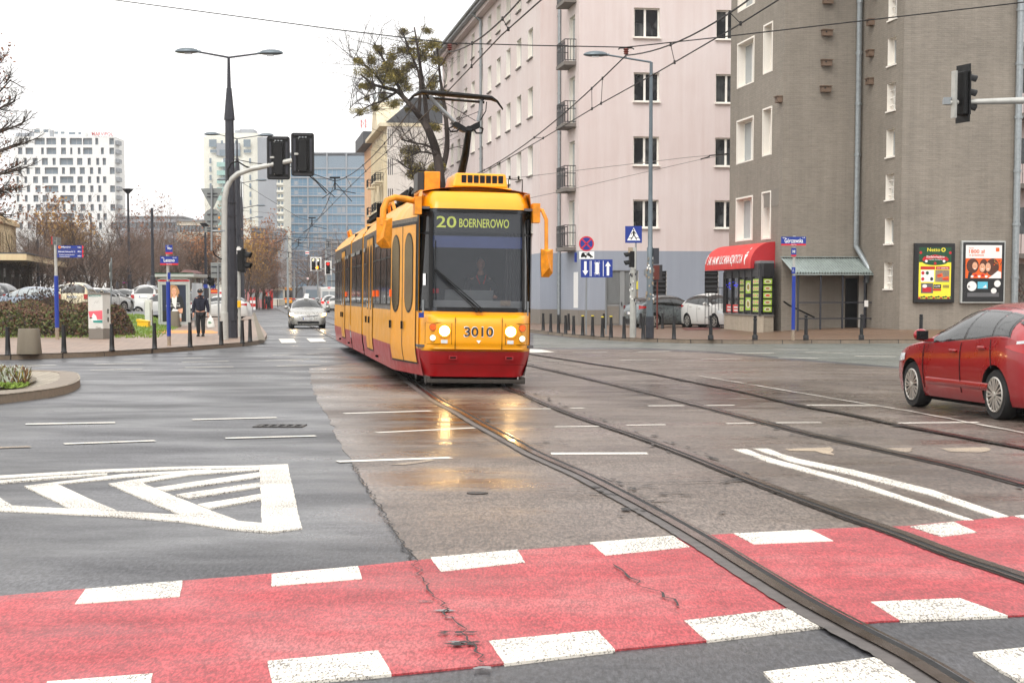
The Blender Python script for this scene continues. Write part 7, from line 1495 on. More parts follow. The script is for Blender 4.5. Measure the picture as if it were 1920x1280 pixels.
        p.build('plate', ['plate', 'black', 'sign_blue'], root)
    if rear and not hi:
        x = s['T'][-1][0]; MB().box(x - .03, x, -.7, .7, .22, .42).build('bumper_trim', 'rubber' if style == 'hatch' else paint, root, bevel=.01)
    if hi: MB().grid(lambda u, v: (lambda y: (-2.15 + .25 * abs(y) ** 3 - .012, y, .2 + .2 * v))((u * 2 - 1) * .75), 14, 2).build('rear_valance', 'rubber', root)
    u_ = MB(); u_.box(-1.7, 1.6, -.7, .7, .13, .2); u_.build('underside', 'under_black', root)
    return root, dict(ztop=ztop, T=T, B=B, ylow=ylow)
# red hatchback, right foreground
Yr_, Yf = 21.75, 24.3; pr, pf = Vector((X_at(1866, Yr_), Yr_, 0)), Vector((X_at(1713, Yf), Yf, 0)); hd = math.atan2(pf.y - pr.y, pf.x - pr.x)
fw = Vector((math.cos(hd), math.sin(hd), 0)); lf = Vector((-math.sin(hd), math.cos(hd), 0)); mid = (pr + pf) / 2 - lf * .86
rc_, _ = make_car('red five door hatchback with silver wheels driving off at the right edge', (mid.x, mid.y, 0), hd, 'red_car', 'hatch', (1.0, 1.0, 1), hi=True, rear=True, plate='WI 4471K', name='car')
# silver taxi coming head-on
Yt = 85.2; hd = math.atan2(-.987, .1575); r_, inf = make_car('silver hatchback taxi driving towards the camera with headlights on', (X_at(571, Yt), Yt + 1.0, 0), hd, 'silver_car', 'hatch', (.98, 1.0, 1.0), front=True, lit_front='lamp_warm', plate='WX 55480', name='taxi')
t_ = MB(); t_.prism([(-.1, -.12, 1.47), (.1, -.12, 1.47), (.06, -.09, 1.72), (-.06, -.09, 1.72)], (0, .22, 0)); t_.build('taxi_sign', 'white_metal', r_)
ld = bpy.data.lights.new('headlight_beam', 'SPOT'); ld.energy = 25; ld.color = (1, .74, .4); ld.spot_size = math.radians(80); ld.spot_blend = .9; ld.shadow_soft_size = .08
for sd in (-.68, .68):
    lo = bpy.data.objects.new('headlight_beam', ld); sc.collection.objects.link(lo); lo.parent = r_; lo.location = (2.3, sd, .68); lo.rotation_euler = (0, math.radians(-84), 0)
# parked cars right
make_car('grey hatchback parked behind the lamp post with its tail towards the tram', (X_at(1249, 79.5) + .3, 80.9, .12), math.radians(24), 'grey_car', 'hatch', (1.0, 1, 1.02), rear=True, plate='', group='cars parked by the pink building')
make_car('small white hatchback half hidden by the food kiosk', (X_at(1344, 78.0), 79.0, .12), math.radians(-62), 'white_car', 'hatch', (.84, .9, 1.08), front=True, group='cars parked by the pink building')
# car park on the left (raised)
make_car('cream estate car parked tail first behind the hedge', (X_at(136, 92), 94, .62), math.radians(93), 'cream_car', 'suv', (1, .98, .99), rear=True, plate='WPR 3HT2', group='cars in the left car park')
make_car('silver blue car half hidden by the dead shrubs at the left edge', (X_at(42, 92), 93.2, .62), math.radians(172), 'blue_silver_car', 'hatch', (1.05, 1, 1), glass='window_pale', group='cars in the left car park')
make_car('white estate car between the silver and the cream car', (X_at(92, 99), 101, .62), math.radians(160), 'white_car', 'suv', (1.05, 1, .95), group='cars in the left car park')
k = 0
for px, Y_, hd, pt, st_, l in ((186, 104, 60, 'white_car', 'hatch', 'white car right behind the utility cabinet'), (205, 108, 75, 'silver_car', 'hatch', 'silver car second beyond the utility cabinet'), (233, 118, -90, 'silver_car', 'hatch', 'grey car facing the camera left of the grit box'), (258, 122, 100, 'white_car', 'hatch', 'small white car beyond the grit box'), (282, 116, 92, 'white_car', 'suv', 'white van like car beside the stop shelter'), (10, 100, 90, 'dark_car', 'suv', 'dark car at the far left behind the dead shrubs'), (166, 112, 92, 'silver_car', 'hatch', 'pale car between the cream estate and the cabinet'), (245, 135, 0, 'dark_car', 'hatch', 'dark car crossing behind the row of parked cars'), (218, 128, 90, 'white_car', 'hatch', 'far white car near the park lamp')):
    make_car(l, (X_at(px, Y_), Y_, .62), math.radians(hd), pt, st_, (1, 1, 1), front=(hd == -90), rear=hd > 40, group='cars in the left car park')
make_car('white car parked behind the walking man', (X_at(407, 108), 108, .14), math.radians(178), 'white_car', 'hatch', (1, 1, 1), group='cars beyond the left corner'); make_car('pale car behind the stop shelter', (X_at(300, 112), 113, .14), math.radians(170), 'white_car', 'suv', (1, 1, 1), group='cars beyond the left corner')
# queue far down the street
make_car('white car with brake lights lit beside the rear of the tram', (X_at(618, 190), 190, 0), math.radians(99), 'white_car', 'suv', (1, 1.1, 1), rear=True, lit_rear=True, group='queue far down the street')
make_car('grey car with brake lights lit nearest the rear of the tram', (X_at(630, 172), 172, 0), math.radians(99), 'silver_car', 'hatch', (1, 1, 1.08), rear=True, lit_rear=True, group='queue far down the street')
make_car('dark car with tail lights far down the street', (X_at(600, 215), 215, 0), math.radians(99), 'dark_car', 'hatch', (1, 1, 1), rear=True, lit_rear=True, group='queue far down the street')
make_car('far dark car in the middle of the street behind the taxi', (X_at(575, 300), 300, 0), math.radians(99), 'dark_car', 'suv', (1, 1, 1), rear=True, lit_rear=True, group='queue far down the street')
t = thing('delivery_van', 'tall white delivery van seen from behind far down the street', 'van', (X_at(618, 205), 205, 0), math.radians(9)); b = MB(); b.box(-1.0, 1.0, 0, 5, .4, 2.7); b.build('body', 'white_car', t, bevel=.12)
for sx in (-.85, .85): MB().box(sx - .1, sx + .1, -.03, -.005, .9, 1.35).build('tail_light', 'tail_lit', t); w_ = MB(); w_.lathe([(.36, -.12), (.36, .12)], (sx, 1, .36), 16, 0, 'x'); w_.build('wheel', 'rubber', t)
MB().box(-.15, .15, -.03, -.005, 2.58, 2.66).build('brake_light', 'tail_lit', t); b = MB(); b.box(-.8, -.05, -.02, -.004, 1.5, 2.2); b.box(.05, .8, -.02, -.004, 1.5, 2.2); b.build('rear_window', 'window_pale', t)
# far trams and bus
def far_tram(px, Y_, label, top='tram_yellow', low='tram_yellow', L=14, nm='far_tram', cat_='tram'):
    t = thing(nm, label, cat_, (X_at(px, Y_), Y_, 0), math.radians(9)); b = MB(); b.box(-1.2, 1.2, 0, L, .35, 1.35, 0); b.box(-1.2, 1.2, 0.01, L, 2.75, 3.25, 1); b.box(-1.18, 1.18, .01, L, 1.35, 2.75, 2); b.box(-1.0, 1.0, .3, L, .12, .35, 2); b.build('body', [low, top, 'tram_grey'], t, bevel=.05)
    b = MB(); b.box(-1.05, 1.05, -.03, -.004, 1.4, 2.7); b.build('windscreen', 'tram_glass', t)
    for k in range(6): MB().box(1.19, 1.22, .8 + k * 2.1, 2.5 + k * 2.1, 1.5, 2.5).build('side_window', 'tram_glass', t)
    MB().box(-.8, .8, -.06, -.005, 3.0, 3.3).build('destination_board', 'orange_dot', t)
    for sx in (-.8, .8): MB().box(sx - .12, sx + .12, -.04, -.005, .85, 1.05).build('headlight', 'lens_clear', t)
    return t
t = far_tram(537, 325, 'older yellow tram with a red roofed trailer far down the street', low='tram_yellow'); b = MB(); b.box(-1.2, 1.2, 14.6, 28, 2.6, 3.4, 0); b.box(-1.2, 1.2, 14.6, 28, .4, 2.6, 1); b.build('trailer', ['awning_red', 'far_grey'], t); MB().tube([(0, 3, 3.3), (.6, 5, 4.2), (0, 3.6, 5.2)], .06, 5).build('pantograph', 'black', t)
far_tram(598, 400, 'second far tram showing only its yellow front behind the van', L=12)
t = thing('bus', 'pale bus roof rising above the far traffic', 'bus', (X_at(592, 330), 330, 0), math.radians(9)); b = MB(); b.box(-2.0, 1.2, 0, 10, .4, 3.6, 0); b.build('body', 'far_grey', t, bevel=.1); MB().box(-1.8, 1.0, -.04, -.005, 1.3, 2.9).build('rear_window', 'far_window', t)

# booths, barrier and posts far down on the left
for px, Y_, l, w_ in ((486, 235, 'pink and white kiosk booth far down the pavement', 3.6), (497, 228, 'narrow pink booth beside the far red posts', 2.0)):
    t = thing('booth', l, 'kiosk', (X_at(px, Y_), Y_, .1), .15); b = MB(); b.box(-w_ / 2, w_ / 2, 0, 2.5, 0, 2.3); b.build('wall', 'booth_pink', t); MB().box(-w_ / 2 - .15, w_ / 2 + .15, -.15, 2.6, 2.3, 2.5).build('roof', 'booth_pink', t); MB().box(-w_ * .35, w_ * .3, -.03, -.005, 1.1, 2.0).build('window', 'window_pale', t)
for px, py, pyt, Y_, l in ((500, 572, 547, 225, 'left red barrier post far down the street'), (510, 572, 545, 225, 'right red barrier post far down the street')):
    b = MB(); z = zpx(pyt, Y_); b.box(-.2, .2, -.2, .2, 0, z); o = b.build('barrier_post', 'barrier_red'); o.location = (X_at(px, Y_), Y_, 0); tag(o, l, 'post')
b = MB(); 
for i in range(10): b.box(i * 1.5, i * 1.5 + 1.5, -.05, .05, 1.2, 1.35, i % 2)
o = b.build('barrier_rail', ['sign_white', 'barrier_red']); o.location = (X_at(512, 225), 225, 0); tag(o, 'red and white barrier arm before the far tram', 'barrier')
for px, l in ((472, 'far red and white post left of the pair'), (478, 'far red and white post right of the pair')):
    b = MB(); [b.box(-.12, .12, -.12, .12, i * .35, i * .35 + .35, i % 2) for i in range(4)]; o = b.build('marker_post', ['sign_white', 'barrier_red']); o.location = (X_at(px, 190), 190, .1); tag(o, l, 'post')
# people
def skin_mesh(name, verts, edges, radii, mats, sub=2, faces_mat=None, parent=None, root=0):
    me = bpy.data.meshes.new(name); me.from_pydata([tuple(v) for v in verts], edges, []); o = bpy.data.objects.new(name, me); sc.collection.objects.link(o)
    o.modifiers.new('skin', 'SKIN'); 
    for i, r in enumerate(radii): me.skin_vertices[0].data[i].radius = r if isinstance(r, tuple) else (r, r)
    me.skin_vertices[0].data[root].use_root = True
    sb = o.modifiers.new('sub', 'SUBSURF'); sb.levels = sub; sb.render_levels = sub
    bpy.context.view_layer.update(); nm = bpy.data.meshes.new_from_object(o.evaluated_get(bpy.context.evaluated_depsgraph_get())); bpy.data.objects.remove(o)
    nm.name = name; nm.materials.clear(); [nm.materials.append(M[x]) for x in mats]; nm.shade_smooth()
    if faces_mat:
        for p in nm.polygons: p.material_index = faces_mat(p.center)
    oo = bpy.data.objects.new(name, nm); sc.collection.objects.link(oo); oo.parent = parent; return oo
def chain(vs, es, rs, pts, start=None):
    prev = start
    for p, r in pts:
        vs.append(Vector(p)); rs.append(r); i = len(vs) - 1
        if prev is not None: es.append((prev, i))
        prev = i
    return prev
def hand(vs, es, rs, wrist, down, side, s=1):
    """five curled fingers hanging from the wrist vertex; down=direction of the hand, side=towards the thumb"""
    w = vs[wrist]; d = Vector(down).normalized(); sd = Vector(side).normalized(); n = d.cross(sd)
    vs.append(w + d * .05); rs.append((.034, .02)); palm = len(vs) - 1; es.append((wrist, palm))
    vs.append(w + d * .085); rs.append((.036, .018)); kn = len(vs) - 1; es.append((palm, kn))
    for k, L in enumerate((.068, .078, .073, .058)):
        b = w + d * .088 + sd * (.027 - .018 * k)
        chain(vs, es, rs, [(b + d * .01, .0095), (b + d * L * .55 + n * .006 * s, .009), (b + d * L * .85 + n * .026 * s, .008), (b + d * L * .8 + n * .042 * s, .007)], kn)
    chain(vs, es, rs, [(w + d * .035 + sd * .034, .012), (w + d * .06 + sd * .05 + n * .01 * s, .010), (w + d * .085 + sd * .05 + n * .022 * s, .008)], palm)
def face(par, c, f, s=1.0, look=(0, -1, 0), tilt=0):
    """head features facing -y in local coords around centre c"""
    c = Vector(c); h = MB()
    def H(u, v):
        a, b = 2 * PI * u, PI * v; x, y, z = math.cos(a) * math.sin(b), math.sin(a) * math.sin(b), math.cos(b)
        jaw = 1 - .26 * max(0, -z) ** 1.3; X, Y_, Z = x * .075 * jaw, y * .095 * (1 - .1 * max(0, -z)), z * .118
        if y < 0:
            Y_ -= .018 * math.exp(-((x * 3.2) ** 2 + ((z + .12) * 4.2) ** 2)) + .012 * math.exp(-((x * 1.6) ** 2 + ((z + .85) * 3) ** 2)) - .006 * math.exp(-(((abs(x) - .42) * 5) ** 2 + ((z - .08) * 6) ** 2)) + .006 * math.exp(-(((z - .3) * 5) ** 2))
        return Vector((X, Y_, Z))
    rot = Matrix.Rotation(tilt, 3, 'X')
    h.grid(lambda u, v: c + rot @ H(u, v) * s, 36, 26)
    return h, rot
o = G(377, 630.5, .134); t = thing('person', 'older man in dark jacket and flat cap walking with a white carrier bag', 'person', o)
# body: bare skin surface (head, neck, torso, arms, hands, legs)
vs, es, rs = [], [], []
vs.append(Vector((0, 0, .93))); rs.append((.15, .11))
sp_ = chain(vs, es, rs, [((0, .0, 1.1), (.14, .1)), ((0, .0, 1.28), (.16, .11)), ((0, -.02, 1.38), (.1, .08)), ((0, -.05, 1.44), .055), ((0, -.075, 1.5), .055)], 0)
shoulder = 2
LA = chain(vs, es, rs, [((-.17, -.01, 1.35), .06), ((-.235, .02, 1.08), .045), ((-.25, -.05, .84), .028)], shoulder); hand(vs, es, rs, LA, (-.02, -.1, -1), (.25, -1, 0), 1)
RA = chain(vs, es, rs, [((.17, -.01, 1.35), .06), ((.24, .03, 1.08), .045), ((.265, -.03, .84), .028)], shoulder); hand(vs, es, rs, RA, (.02, -.08, -1), (-.25, -1, 0), -1)
chain(vs, es, rs, [((-.09, 0, .86), .09), ((-.095, -.06, .5), .06), ((-.1, .06, .12), .04), ((-.1, .05, .07), .035), ((-.1, -.08, .04), .03)], 0)
chain(vs, es, rs, [((.09, 0, .86), .09), ((.085, -.03, .5), .06), ((.085, -.02, .12), .04), ((.085, -.03, .07), .035), ((.085, -.16, .04), .03)], 0)
body = skin_mesh('body', vs, es, rs, ['skin'], 2, None, t)
hm, rot = face(t, (0, -.1, 1.585), None, 1.0, tilt=.42)
for sx in (-1, 1): hm.ell(Vector((0, -.1, 1.585)) + rot @ Vector((sx * .077, .01, .0)), (.012, .022, .034), 8, 6)
hd_ = hm.build('head', 'skin', body, smooth=True, ang=80)
ey = MB()
for sx in (-1, 1):
    c = Vector((0, -.1, 1.585)) + rot @ Vector((sx * .03, -.088, .012)); ey.ell(c, (.012, .008, .007), 8, 6, 0); ey.ell(c + Vector((0, -.004, 0)), (.005, .006, .005), 8, 6, 1)
    c = Vector((0, -.1, 1.585)) + rot @ Vector((sx * .03, -.094, .034)); ey.cb(c, (.034, .012, .008), 2)
c = Vector((0, -.1, 1.585)) + rot @ Vector((0, -.096, -.062)); ey.cb(c, (.045, .012, .008), 3); ey.build('face_feature', ['poster_white', 'black', 'grey_hair', 'rust_brown'], hd_)
hr = MB(); hr.grid(lambda u, v: Vector((0, -.095, 1.59)) + rot @ Vector((math.cos(PI * u) * .081, math.sin(PI * u) * .1 , .07 - .11 * v)), 16, 6); hr.build('hair', 'grey_hair', body, smooth=True)
cp = MB(); cc = Vector((0, -.1, 1.645)); cp.grid(lambda u, v: cc + rot @ Vector((math.cos(2 * PI * u) * .094 * math.sin(PI / 2 * min(1, v * 1.25)), math.sin(2 * PI * u) * .118 * math.sin(PI / 2 * min(1, v * 1.25)) - .01, .062 * math.cos(PI / 2 * min(1, v * 1.1)) - (.03 * max(0, v - .8) / .2))), 24, 8)
cp.prism([cc + rot @ Vector((.082 * math.cos(a), -.03 - .12 * math.sin(a), -.012 - .0 * a)) for a in [PI * k / 10 for k in range(11)]], (0, 0, .012)); cp.build('flat_cap', 'cap_cloth', body, smooth=True)
# jacket, trousers, shoes
vs, es, rs = [], [], []
vs.append(Vector((0, .0, .86))); rs.append((.19, .155)); chain(vs, es, rs, [((0, .0, 1.08), (.185, .155)), ((0, .01, 1.25), (.2, .15)), ((0, .0, 1.37), (.15, .12)), ((0, -.03, 1.45), (.095, .09)), ((0, -.045, 1.5), (.088, .088))], 0)
chain(vs, es, rs, [((-.185, -.0, 1.35), .085), ((-.245, .02, 1.1), .075), ((-.258, -.04, .9), .062), ((-.26, -.05, .86), .052)], 2)
chain(vs, es, rs, [((.185, -.0, 1.35), .085), ((.25, .03, 1.1), .075), ((.275, -.02, .9), .062), ((.275, -.03, .86), .052)], 2)
jk = skin_mesh('jacket', vs, es, rs, ['navy_cloth'], 3, None, body)
# quilting ridges: push rings in and out along the height
for v in jk.data.vertices:
    z = v.co.z; r_ = Vector((v.co.x, v.co.y, 0)); q = .007 * math.sin(z * 2 * PI / .085); ce = Vector((0, 0, 0)) if abs(v.co.x) < .19 else Vector((math.copysign(.25, v.co.x), 0, 0)); d = (r_ - ce)
    if d.length > .01: d.normalize(); v.co.x += d.x * q; v.co.y += d.y * q
zp_ = MB(); zp_.tube([(0, -.158, .86), (0, -.165, 1.1), (0, -.15, 1.3), (0, -.12, 1.42)], .008, 5); zp_.build('zip', 'black', jk)
vs, es, rs = [], [], []; vs.append(Vector((0, 0, .9))); rs.append((.165, .13))
chain(vs, es, rs, [((-.085, 0, .82), (.1, .11)), ((-.095, -.05, .5), .083), ((-.1, .045, .16), .072), ((-.1, .05, .1), .072)], 0); chain(vs, es, rs, [((.085, 0, .82), (.1, .11)), ((.085, -.03, .5), .083), ((.085, -.02, .16), .072), ((.085, -.02, .1), .072)], 0)
skin_mesh('trousers', vs, es, rs, ['dark_cloth'], 2, None, body)
for x, y in ((-.1, .04), (.085, -.03)):
    s_ = MB(); s_.ell((x, y - .06, .045), (.052, .14, .045), 14, 8); s_.ell((x, y + .01, .08), (.045, .06, .05), 12, 8); s_.box(x - .045, x + .045, y - .18, y + .06, .0, .022); s_.build('shoe', 'shoe', body, smooth=True)
bg = MB(); bx, by_ = .36, -.08; rb_ = random.Random(4)
n = 18; lv = [(.01, .80), (.025, .72), (.1, .62), (.125, .5), (.135, .38), (.12, .32), (.05, .3)]
vs = []; fs = []
for r, z in lv:
    for k in range(n): q = 2 * PI * k / n; w_ = r * (1 + .1 * math.sin(q * 5 + z * 20)); vs.append((bx + .0 + (.8 - z) * .02 + math.cos(q) * w_, by_ + math.sin(q) * w_ * .5, z))
bg.add(vs, [(i * n + k, i * n + (k + 1) % n, (i + 1) * n + (k + 1) % n, (i + 1) * n + k) for i in range(len(lv) - 1) for k in range(n)] + [tuple(range((len(lv) - 1) * n, len(lv) * n))]); bg.tube([(bx, by_, .78), (.3, -.08, .79), (.285, -.07, .76)], .012, 5)
for (a, b_, c_, d) in ((-.07, .02, .5, .53), (-.06, .05, .46, .49)): bg.poly([(bx + a, by_ - .072, c_), (bx + b_, by_ - .072, c_ + .01), (bx + b_, by_ - .072, d + .01), (bx + a, by_ - .072, d)], 1)
bo_ = bg.build('carrier_bag', ['bag_white', 'bag_green'], smooth=True); bo_.location = o; tag(bo_, 'white plastic carrier bag with green print in the walking man\'s hand', 'carrier bag')
# tram driver behind the windscreen (kept in the cab, in tram coordinates -> world)
Mw = Matrix.Translation(tram.location) @ tram.rotation_euler.to_matrix().to_4x4()
dp = Mw @ Vector((.22, 1.25, .82)); t = thing('person', 'tram driver in dark jacket with orange straps seated behind the windscreen', 'person', dp, TA)
vs, es, rs = [], [], []; vs.append(Vector((0, .1, .5))); rs.append((.16, .13)); chain(vs, es, rs, [((0, .08, .75), (.16, .12)), ((0, .04, .98), (.17, .12)), ((0, .02, 1.1), (.1, .08)), ((0, 0, 1.17), .055), ((0, -.01, 1.24), .055)], 0)
a1 = chain(vs, es, rs, [((-.19, .02, 1.03), .06), ((-.28, -.1, .8), .045), ((-.2, -.36, .74), .03)], 2); hand(vs, es, rs, a1, (.1, -1, -.1), (1, .1, .3), 1); a2 = chain(vs, es, rs, [((.19, .02, 1.03), .06), ((.28, -.1, .8), .045), ((.2, -.36, .74), .03)], 2); hand(vs, es, rs, a2, (-.1, -1, -.1), (-1, .1, .3), -1)
chain(vs, es, rs, [((-.1, 0, .48), .085), ((-.13, -.4, .5), .06), ((-.13, -.42, .1), .045), ((-.13, -.52, .04), .035)], 0); chain(vs, es, rs, [((.1, 0, .48), .085), ((.13, -.4, .5), .06), ((.13, -.42, .1), .045), ((.13, -.52, .04), .035)], 0)
bd = skin_mesh('body', vs, es, rs, ['skin'], 2, None, t); hm, rot = face(t, (0, -.03, 1.33), None, 1.0); hh = hm.build('head', 'skin', bd, smooth=True, ang=80)
e = MB()
for sx in (-1, 1): e.ell((sx * .03, -.118, 1.345), (.011, .007, .006), 8, 6)
e.cb((0, -.128, 1.265), (.04, .01, .007)); e.build('face_feature', 'rust_brown', hh); hr = MB(); hr.grid(lambda u, v: Vector((0, -.02, 1.345)) + Vector((math.cos(2 * PI * u) * .086 * math.sin(PI / 2 * v), math.sin(2 * PI * u) * .1 * math.sin(PI / 2 * v) + .012, .118 * math.cos(PI / 2 * v) + .01)), 20, 8); hr.build('hair', 'dark_cloth', bd, smooth=True)
vs, es, rs = [], [], []; vs.append(Vector((0, .1, .5))); rs.append((.19, .16)); chain(vs, es, rs, [((0, .08, .75), (.19, .15)), ((0, .04, .98), (.2, .15)), ((0, .02, 1.1), (.13, .11)), ((0, .01, 1.16), .085)], 0); chain(vs, es, rs, [((-.2, .02, 1.03), .08), ((-.285, -.1, .8), .065), ((-.21, -.34, .745), .045)], 2); chain(vs, es, rs, [((.2, .02, 1.03), .08), ((.285, -.1, .8), .065), ((.21, -.34, .745), .045)], 2)
jk = skin_mesh('jacket', vs, es, rs, ['dark_cloth'], 2, None, bd); b = MB()
for sx in (-1, 1): b.tube([(sx * .085, -.1, 1.13), (sx * .06, -.13, 1.05), (sx * .03, -.14, .98)], .012, 5)
b.build('strap', 'awning_red', jk)
b = MB(); b.box(-.25, .25, -.1, .38, .36, .46); b.box(-.25, .25, .3, .4, .46, 1.1); b.box(-.08, .08, .05, .2, 0, .36); st_ = b.build('driver_seat', 'interior_dark', None, bevel=.03); st_.location = dp; st_.rotation_euler = (0, 0, TA); tag(st_, 'dark driver seat behind the tram windscreen', 'seat')
# tiny far pedestrians
def far_person(px, Y_, label, coat, pants='dark_cloth'):
    t = thing('person', label, 'person', (X_at(px, Y_), Y_, .134)); vs, es, rs = [], [], []; vs.append(Vector((0, 0, .95))); rs.append((.17, .13)); chain(vs, es, rs, [((0, 0, 1.3), (.2, .13)), ((0, 0, 1.48), .06), ((0, -.02, 1.6), .09), ((0, -.02, 1.68), .08)], 0); chain(vs, es, rs, [((-.22, 0, 1.35), .07), ((-.27, -.03, 1.1), .05), ((-.25, -.1, .85), .035)], 1); chain(vs, es, rs, [((.22, 0, 1.35), .07), ((.27, .03, 1.1), .05), ((.25, 0, .85), .035)], 1); chain(vs, es, rs, [((-.1, -.1, .5), .075), ((-.1, 0, .08), .05), ((-.1, -.12, .04), .04)], 0); chain(vs, es, rs, [((.1, .08, .5), .075), ((.1, .1, .08), .05), ((.1, 0, .04), .04)], 0)
    skin_mesh('body', vs, es, rs, [coat, pants, 'skin'], 1, lambda c: 2 if c.z > 1.5 or c.z < .9 and abs(c.x) > .2 else (0 if c.z > .85 else 1), t)
far_person(500.5, 205, 'dark dressed pedestrian far down beside the booths', 'dark_cloth'); far_person(506, 210, 'second far pedestrian in dark clothes at the crossing sign', 'navy_cloth')
# trees
def grow(tr, tw, p, d, L, r, lvl, mx, rg, tips, spread=.55, up=.12, tm=0, nseg=4):
    pts = [Vector(p)]; dd = Vector(d).normalized(); rr = [r]
    for i in range(nseg):
        dd = (dd + Vector((rg.gauss(0, .13), rg.gauss(0, .13), rg.gauss(0, .08) + up * .3))).normalized(); pts.append(pts[-1] + dd * L / nseg); rr.append(r * (1 - .62 * (i + 1) / nseg))
    (tr if lvl <= 1 else tw).tube(pts, rr, 7 if lvl == 0 else (5 if lvl == 1 else 3), 0, lvl <= 1)
    if lvl >= mx:
        for k in range(7):
            t = rg.uniform(.15, 1); q = pts[0].lerp(pts[-1], t) if k else pts[-1]; v = (dd + Vector((rg.gauss(0, .6), rg.gauss(0, .6), rg.gauss(0, .45) + up))).normalized(); e = q + v * L * rg.uniform(.35, .8); tw.spike(q, e, max(.006, r * .3)); tips.append(e)
        return
    nb = {0: 7, 1: 6}.get(lvl, 5)
    for k in range(nb):
        t = (.35 if lvl == 0 else .2) + (1 - (.35 if lvl == 0 else .2)) * (k + rg.random()) / nb; i = min(nseg - 1, int(t * nseg)); q = pts[i].lerp(pts[i + 1], t * nseg - i)
        a = rg.uniform(0, 2 * PI); ax = dd.orthogonal().normalized(); ax.rotate(Matrix.Rotation(a, 3, dd)); v = (dd * (1 - spread) + ax * spread * rg.uniform(.7, 1.2) + Vector((0, 0, up))).normalized()
        grow(tr, tw, q, v, L * rg.uniform(.48, .68) * (1.15 - .35 * t), rr[i] * .55, lvl + 1, mx, rg, tips, spread, up, tm, 3)
    grow(tr, tw, pts[-1], dd, L * .6, rr[-1], lvl + 1, mx, rg, tips, spread, up, tm, 3)
def leaves(mb, tips, n, rg, size, spread, mats=(0,)):
    for k in range(n):
        c = Vector(rg.choice(tips)) + Vector((rg.gauss(0, spread), rg.gauss(0, spread), rg.gauss(0, spread))); a = Vector((rg.gauss(0, 1), rg.gauss(0, 1), rg.gauss(0, 1))).normalized(); b = a.orthogonal().normalized(); s_ = size * rg.uniform(.6, 1.3)
        mb.add([c - a * s_, c + b * s_ * .6, c + a * s_, c - b * s_ * .6], [(0, 1, 2, 3)], rg.choice(mats))
def tree_proto(seed, H, bark_m, twig_m, mx=4, spread=.55, leaf=None, nleaf=0, lsize=.12, up=.12, trunk=.3, r0=.16):
    rg = random.Random(seed); tr, tw = MB(), MB(); tips = []
    grow(tr, tw, (0, 0, -.1), (0, 0, 1), H * .58, r0 * H / 10, 0, mx, rg, tips, spread, up)
    out = [('trunk', tr.mesh('trunk', bark_m, True)), ('crown', tw.mesh('crown', twig_m))]
    if leaf: lm = MB(); leaves(lm, tips, nleaf, rg, lsize, .25); out.append(('foliage', lm.mesh('foliage', leaf)))
    return out
def plant_tree(proto, label, loc, s=1, rz=0, cat_='tree', group=None, name='bare_tree', sxy=1):
    t = thing(name, label, cat_, loc, rz, group); t.scale = (s * sxy, s * sxy, s)
    cr = None
    for nm, me in proto: part(nm, me, t)
    return t
TP_ = [tree_proto(21, 10, 'bark', 'twig', 3), tree_proto(22, 10, 'bark', 'twig', 3, .62), tree_proto(23, 10, 'twig_dark', 'twig_dark', 3, .5)]
TY = [tree_proto(31, 10, 'bark', 'twig', 3, .5, 'leaf_yellow', 1500, .13, .2), tree_proto(32, 10, 'bark', 'twig', 3, .45, 'leaf_orange', 1500, .13, .25)]
TB = [tree_proto(33, 10, 'bark', 'twig', 3, .5, 'leaf_rust', 900, .12, .2)]
rt_ = random.Random(77)
def zpl(X, Y): return .6 if Y > 89 and X < -17 - .1595 * (Y - 89) else .1
k = 0
# (px, top py, Y, kind)
tl = [(50, 400, 150, 0), (75, 405, 145, 2), (98, 390, 160, 1), (120, 395, 150, 0), (143, 400, 155, 3), (165, 385, 165, 4), (185, 398, 150, 2), (205, 410, 158, 1), (222, 408, 165, 0), (240, 402, 170, 1), (262, 412, 160, 2), (280, 418, 165, 0), (300, 398, 175, 1), (322, 392, 185, 5), (340, 405, 180, 0), (352, 415, 170, 4), (372, 402, 190, 0), (388, 415, 180, 1), (62, 430, 128, 1), (110, 435, 125, 0), (152, 432, 130, 2), (190, 440, 126, 0), (232, 440, 140, 1), (272, 440, 145, 0), (310, 440, 150, 1), (346, 442, 150, 0), (378, 445, 155, 2),
      (30, 420, 140, 1), (8, 470, 135, 0)]
fills = [(px, 445 + rt_.uniform(0, 25), 205 + rt_.uniform(0, 60), rt_.choice([0, 1, 2])) for px in range(40, 520, 13)]
side_words = {0: 'bare brown tree', 1: 'wide bare brown tree', 2: 'dark bare tree', 3: 'tree with a few yellow leaves', 4: 'tree with sparse orange leaves', 5: 'tree with a few rust leaves'}
protos = [TP_[0], TP_[1], TP_[2], TY[0], TY[1], TB[0]]
def H_of(py, Y): return zpx(py, Y) - .3
for px, py, Y, kd in tl:
    s_ = H_of(py, Y) / 10.5; plant_tree(protos[kd], side_words[kd] + ' in the belt of trees behind the left car park', (X_at(px, Y), Y, zpl(X_at(px, Y), Y)), s_, rt_.uniform(0, 6.28), group='belt of trees behind the left car park, ' + side_words[kd], sxy=1.15)
for px, py, Y, kd in fills:
    s_ = H_of(py, Y) / 10.5; plant_tree(protos[kd], side_words[kd] + ' far back in the left tree belt', (X_at(px, Y), Y, .1), s_, rt_.uniform(0, 6.28), group='far back trees of the left tree belt, ' + side_words[kd], sxy=1.5)
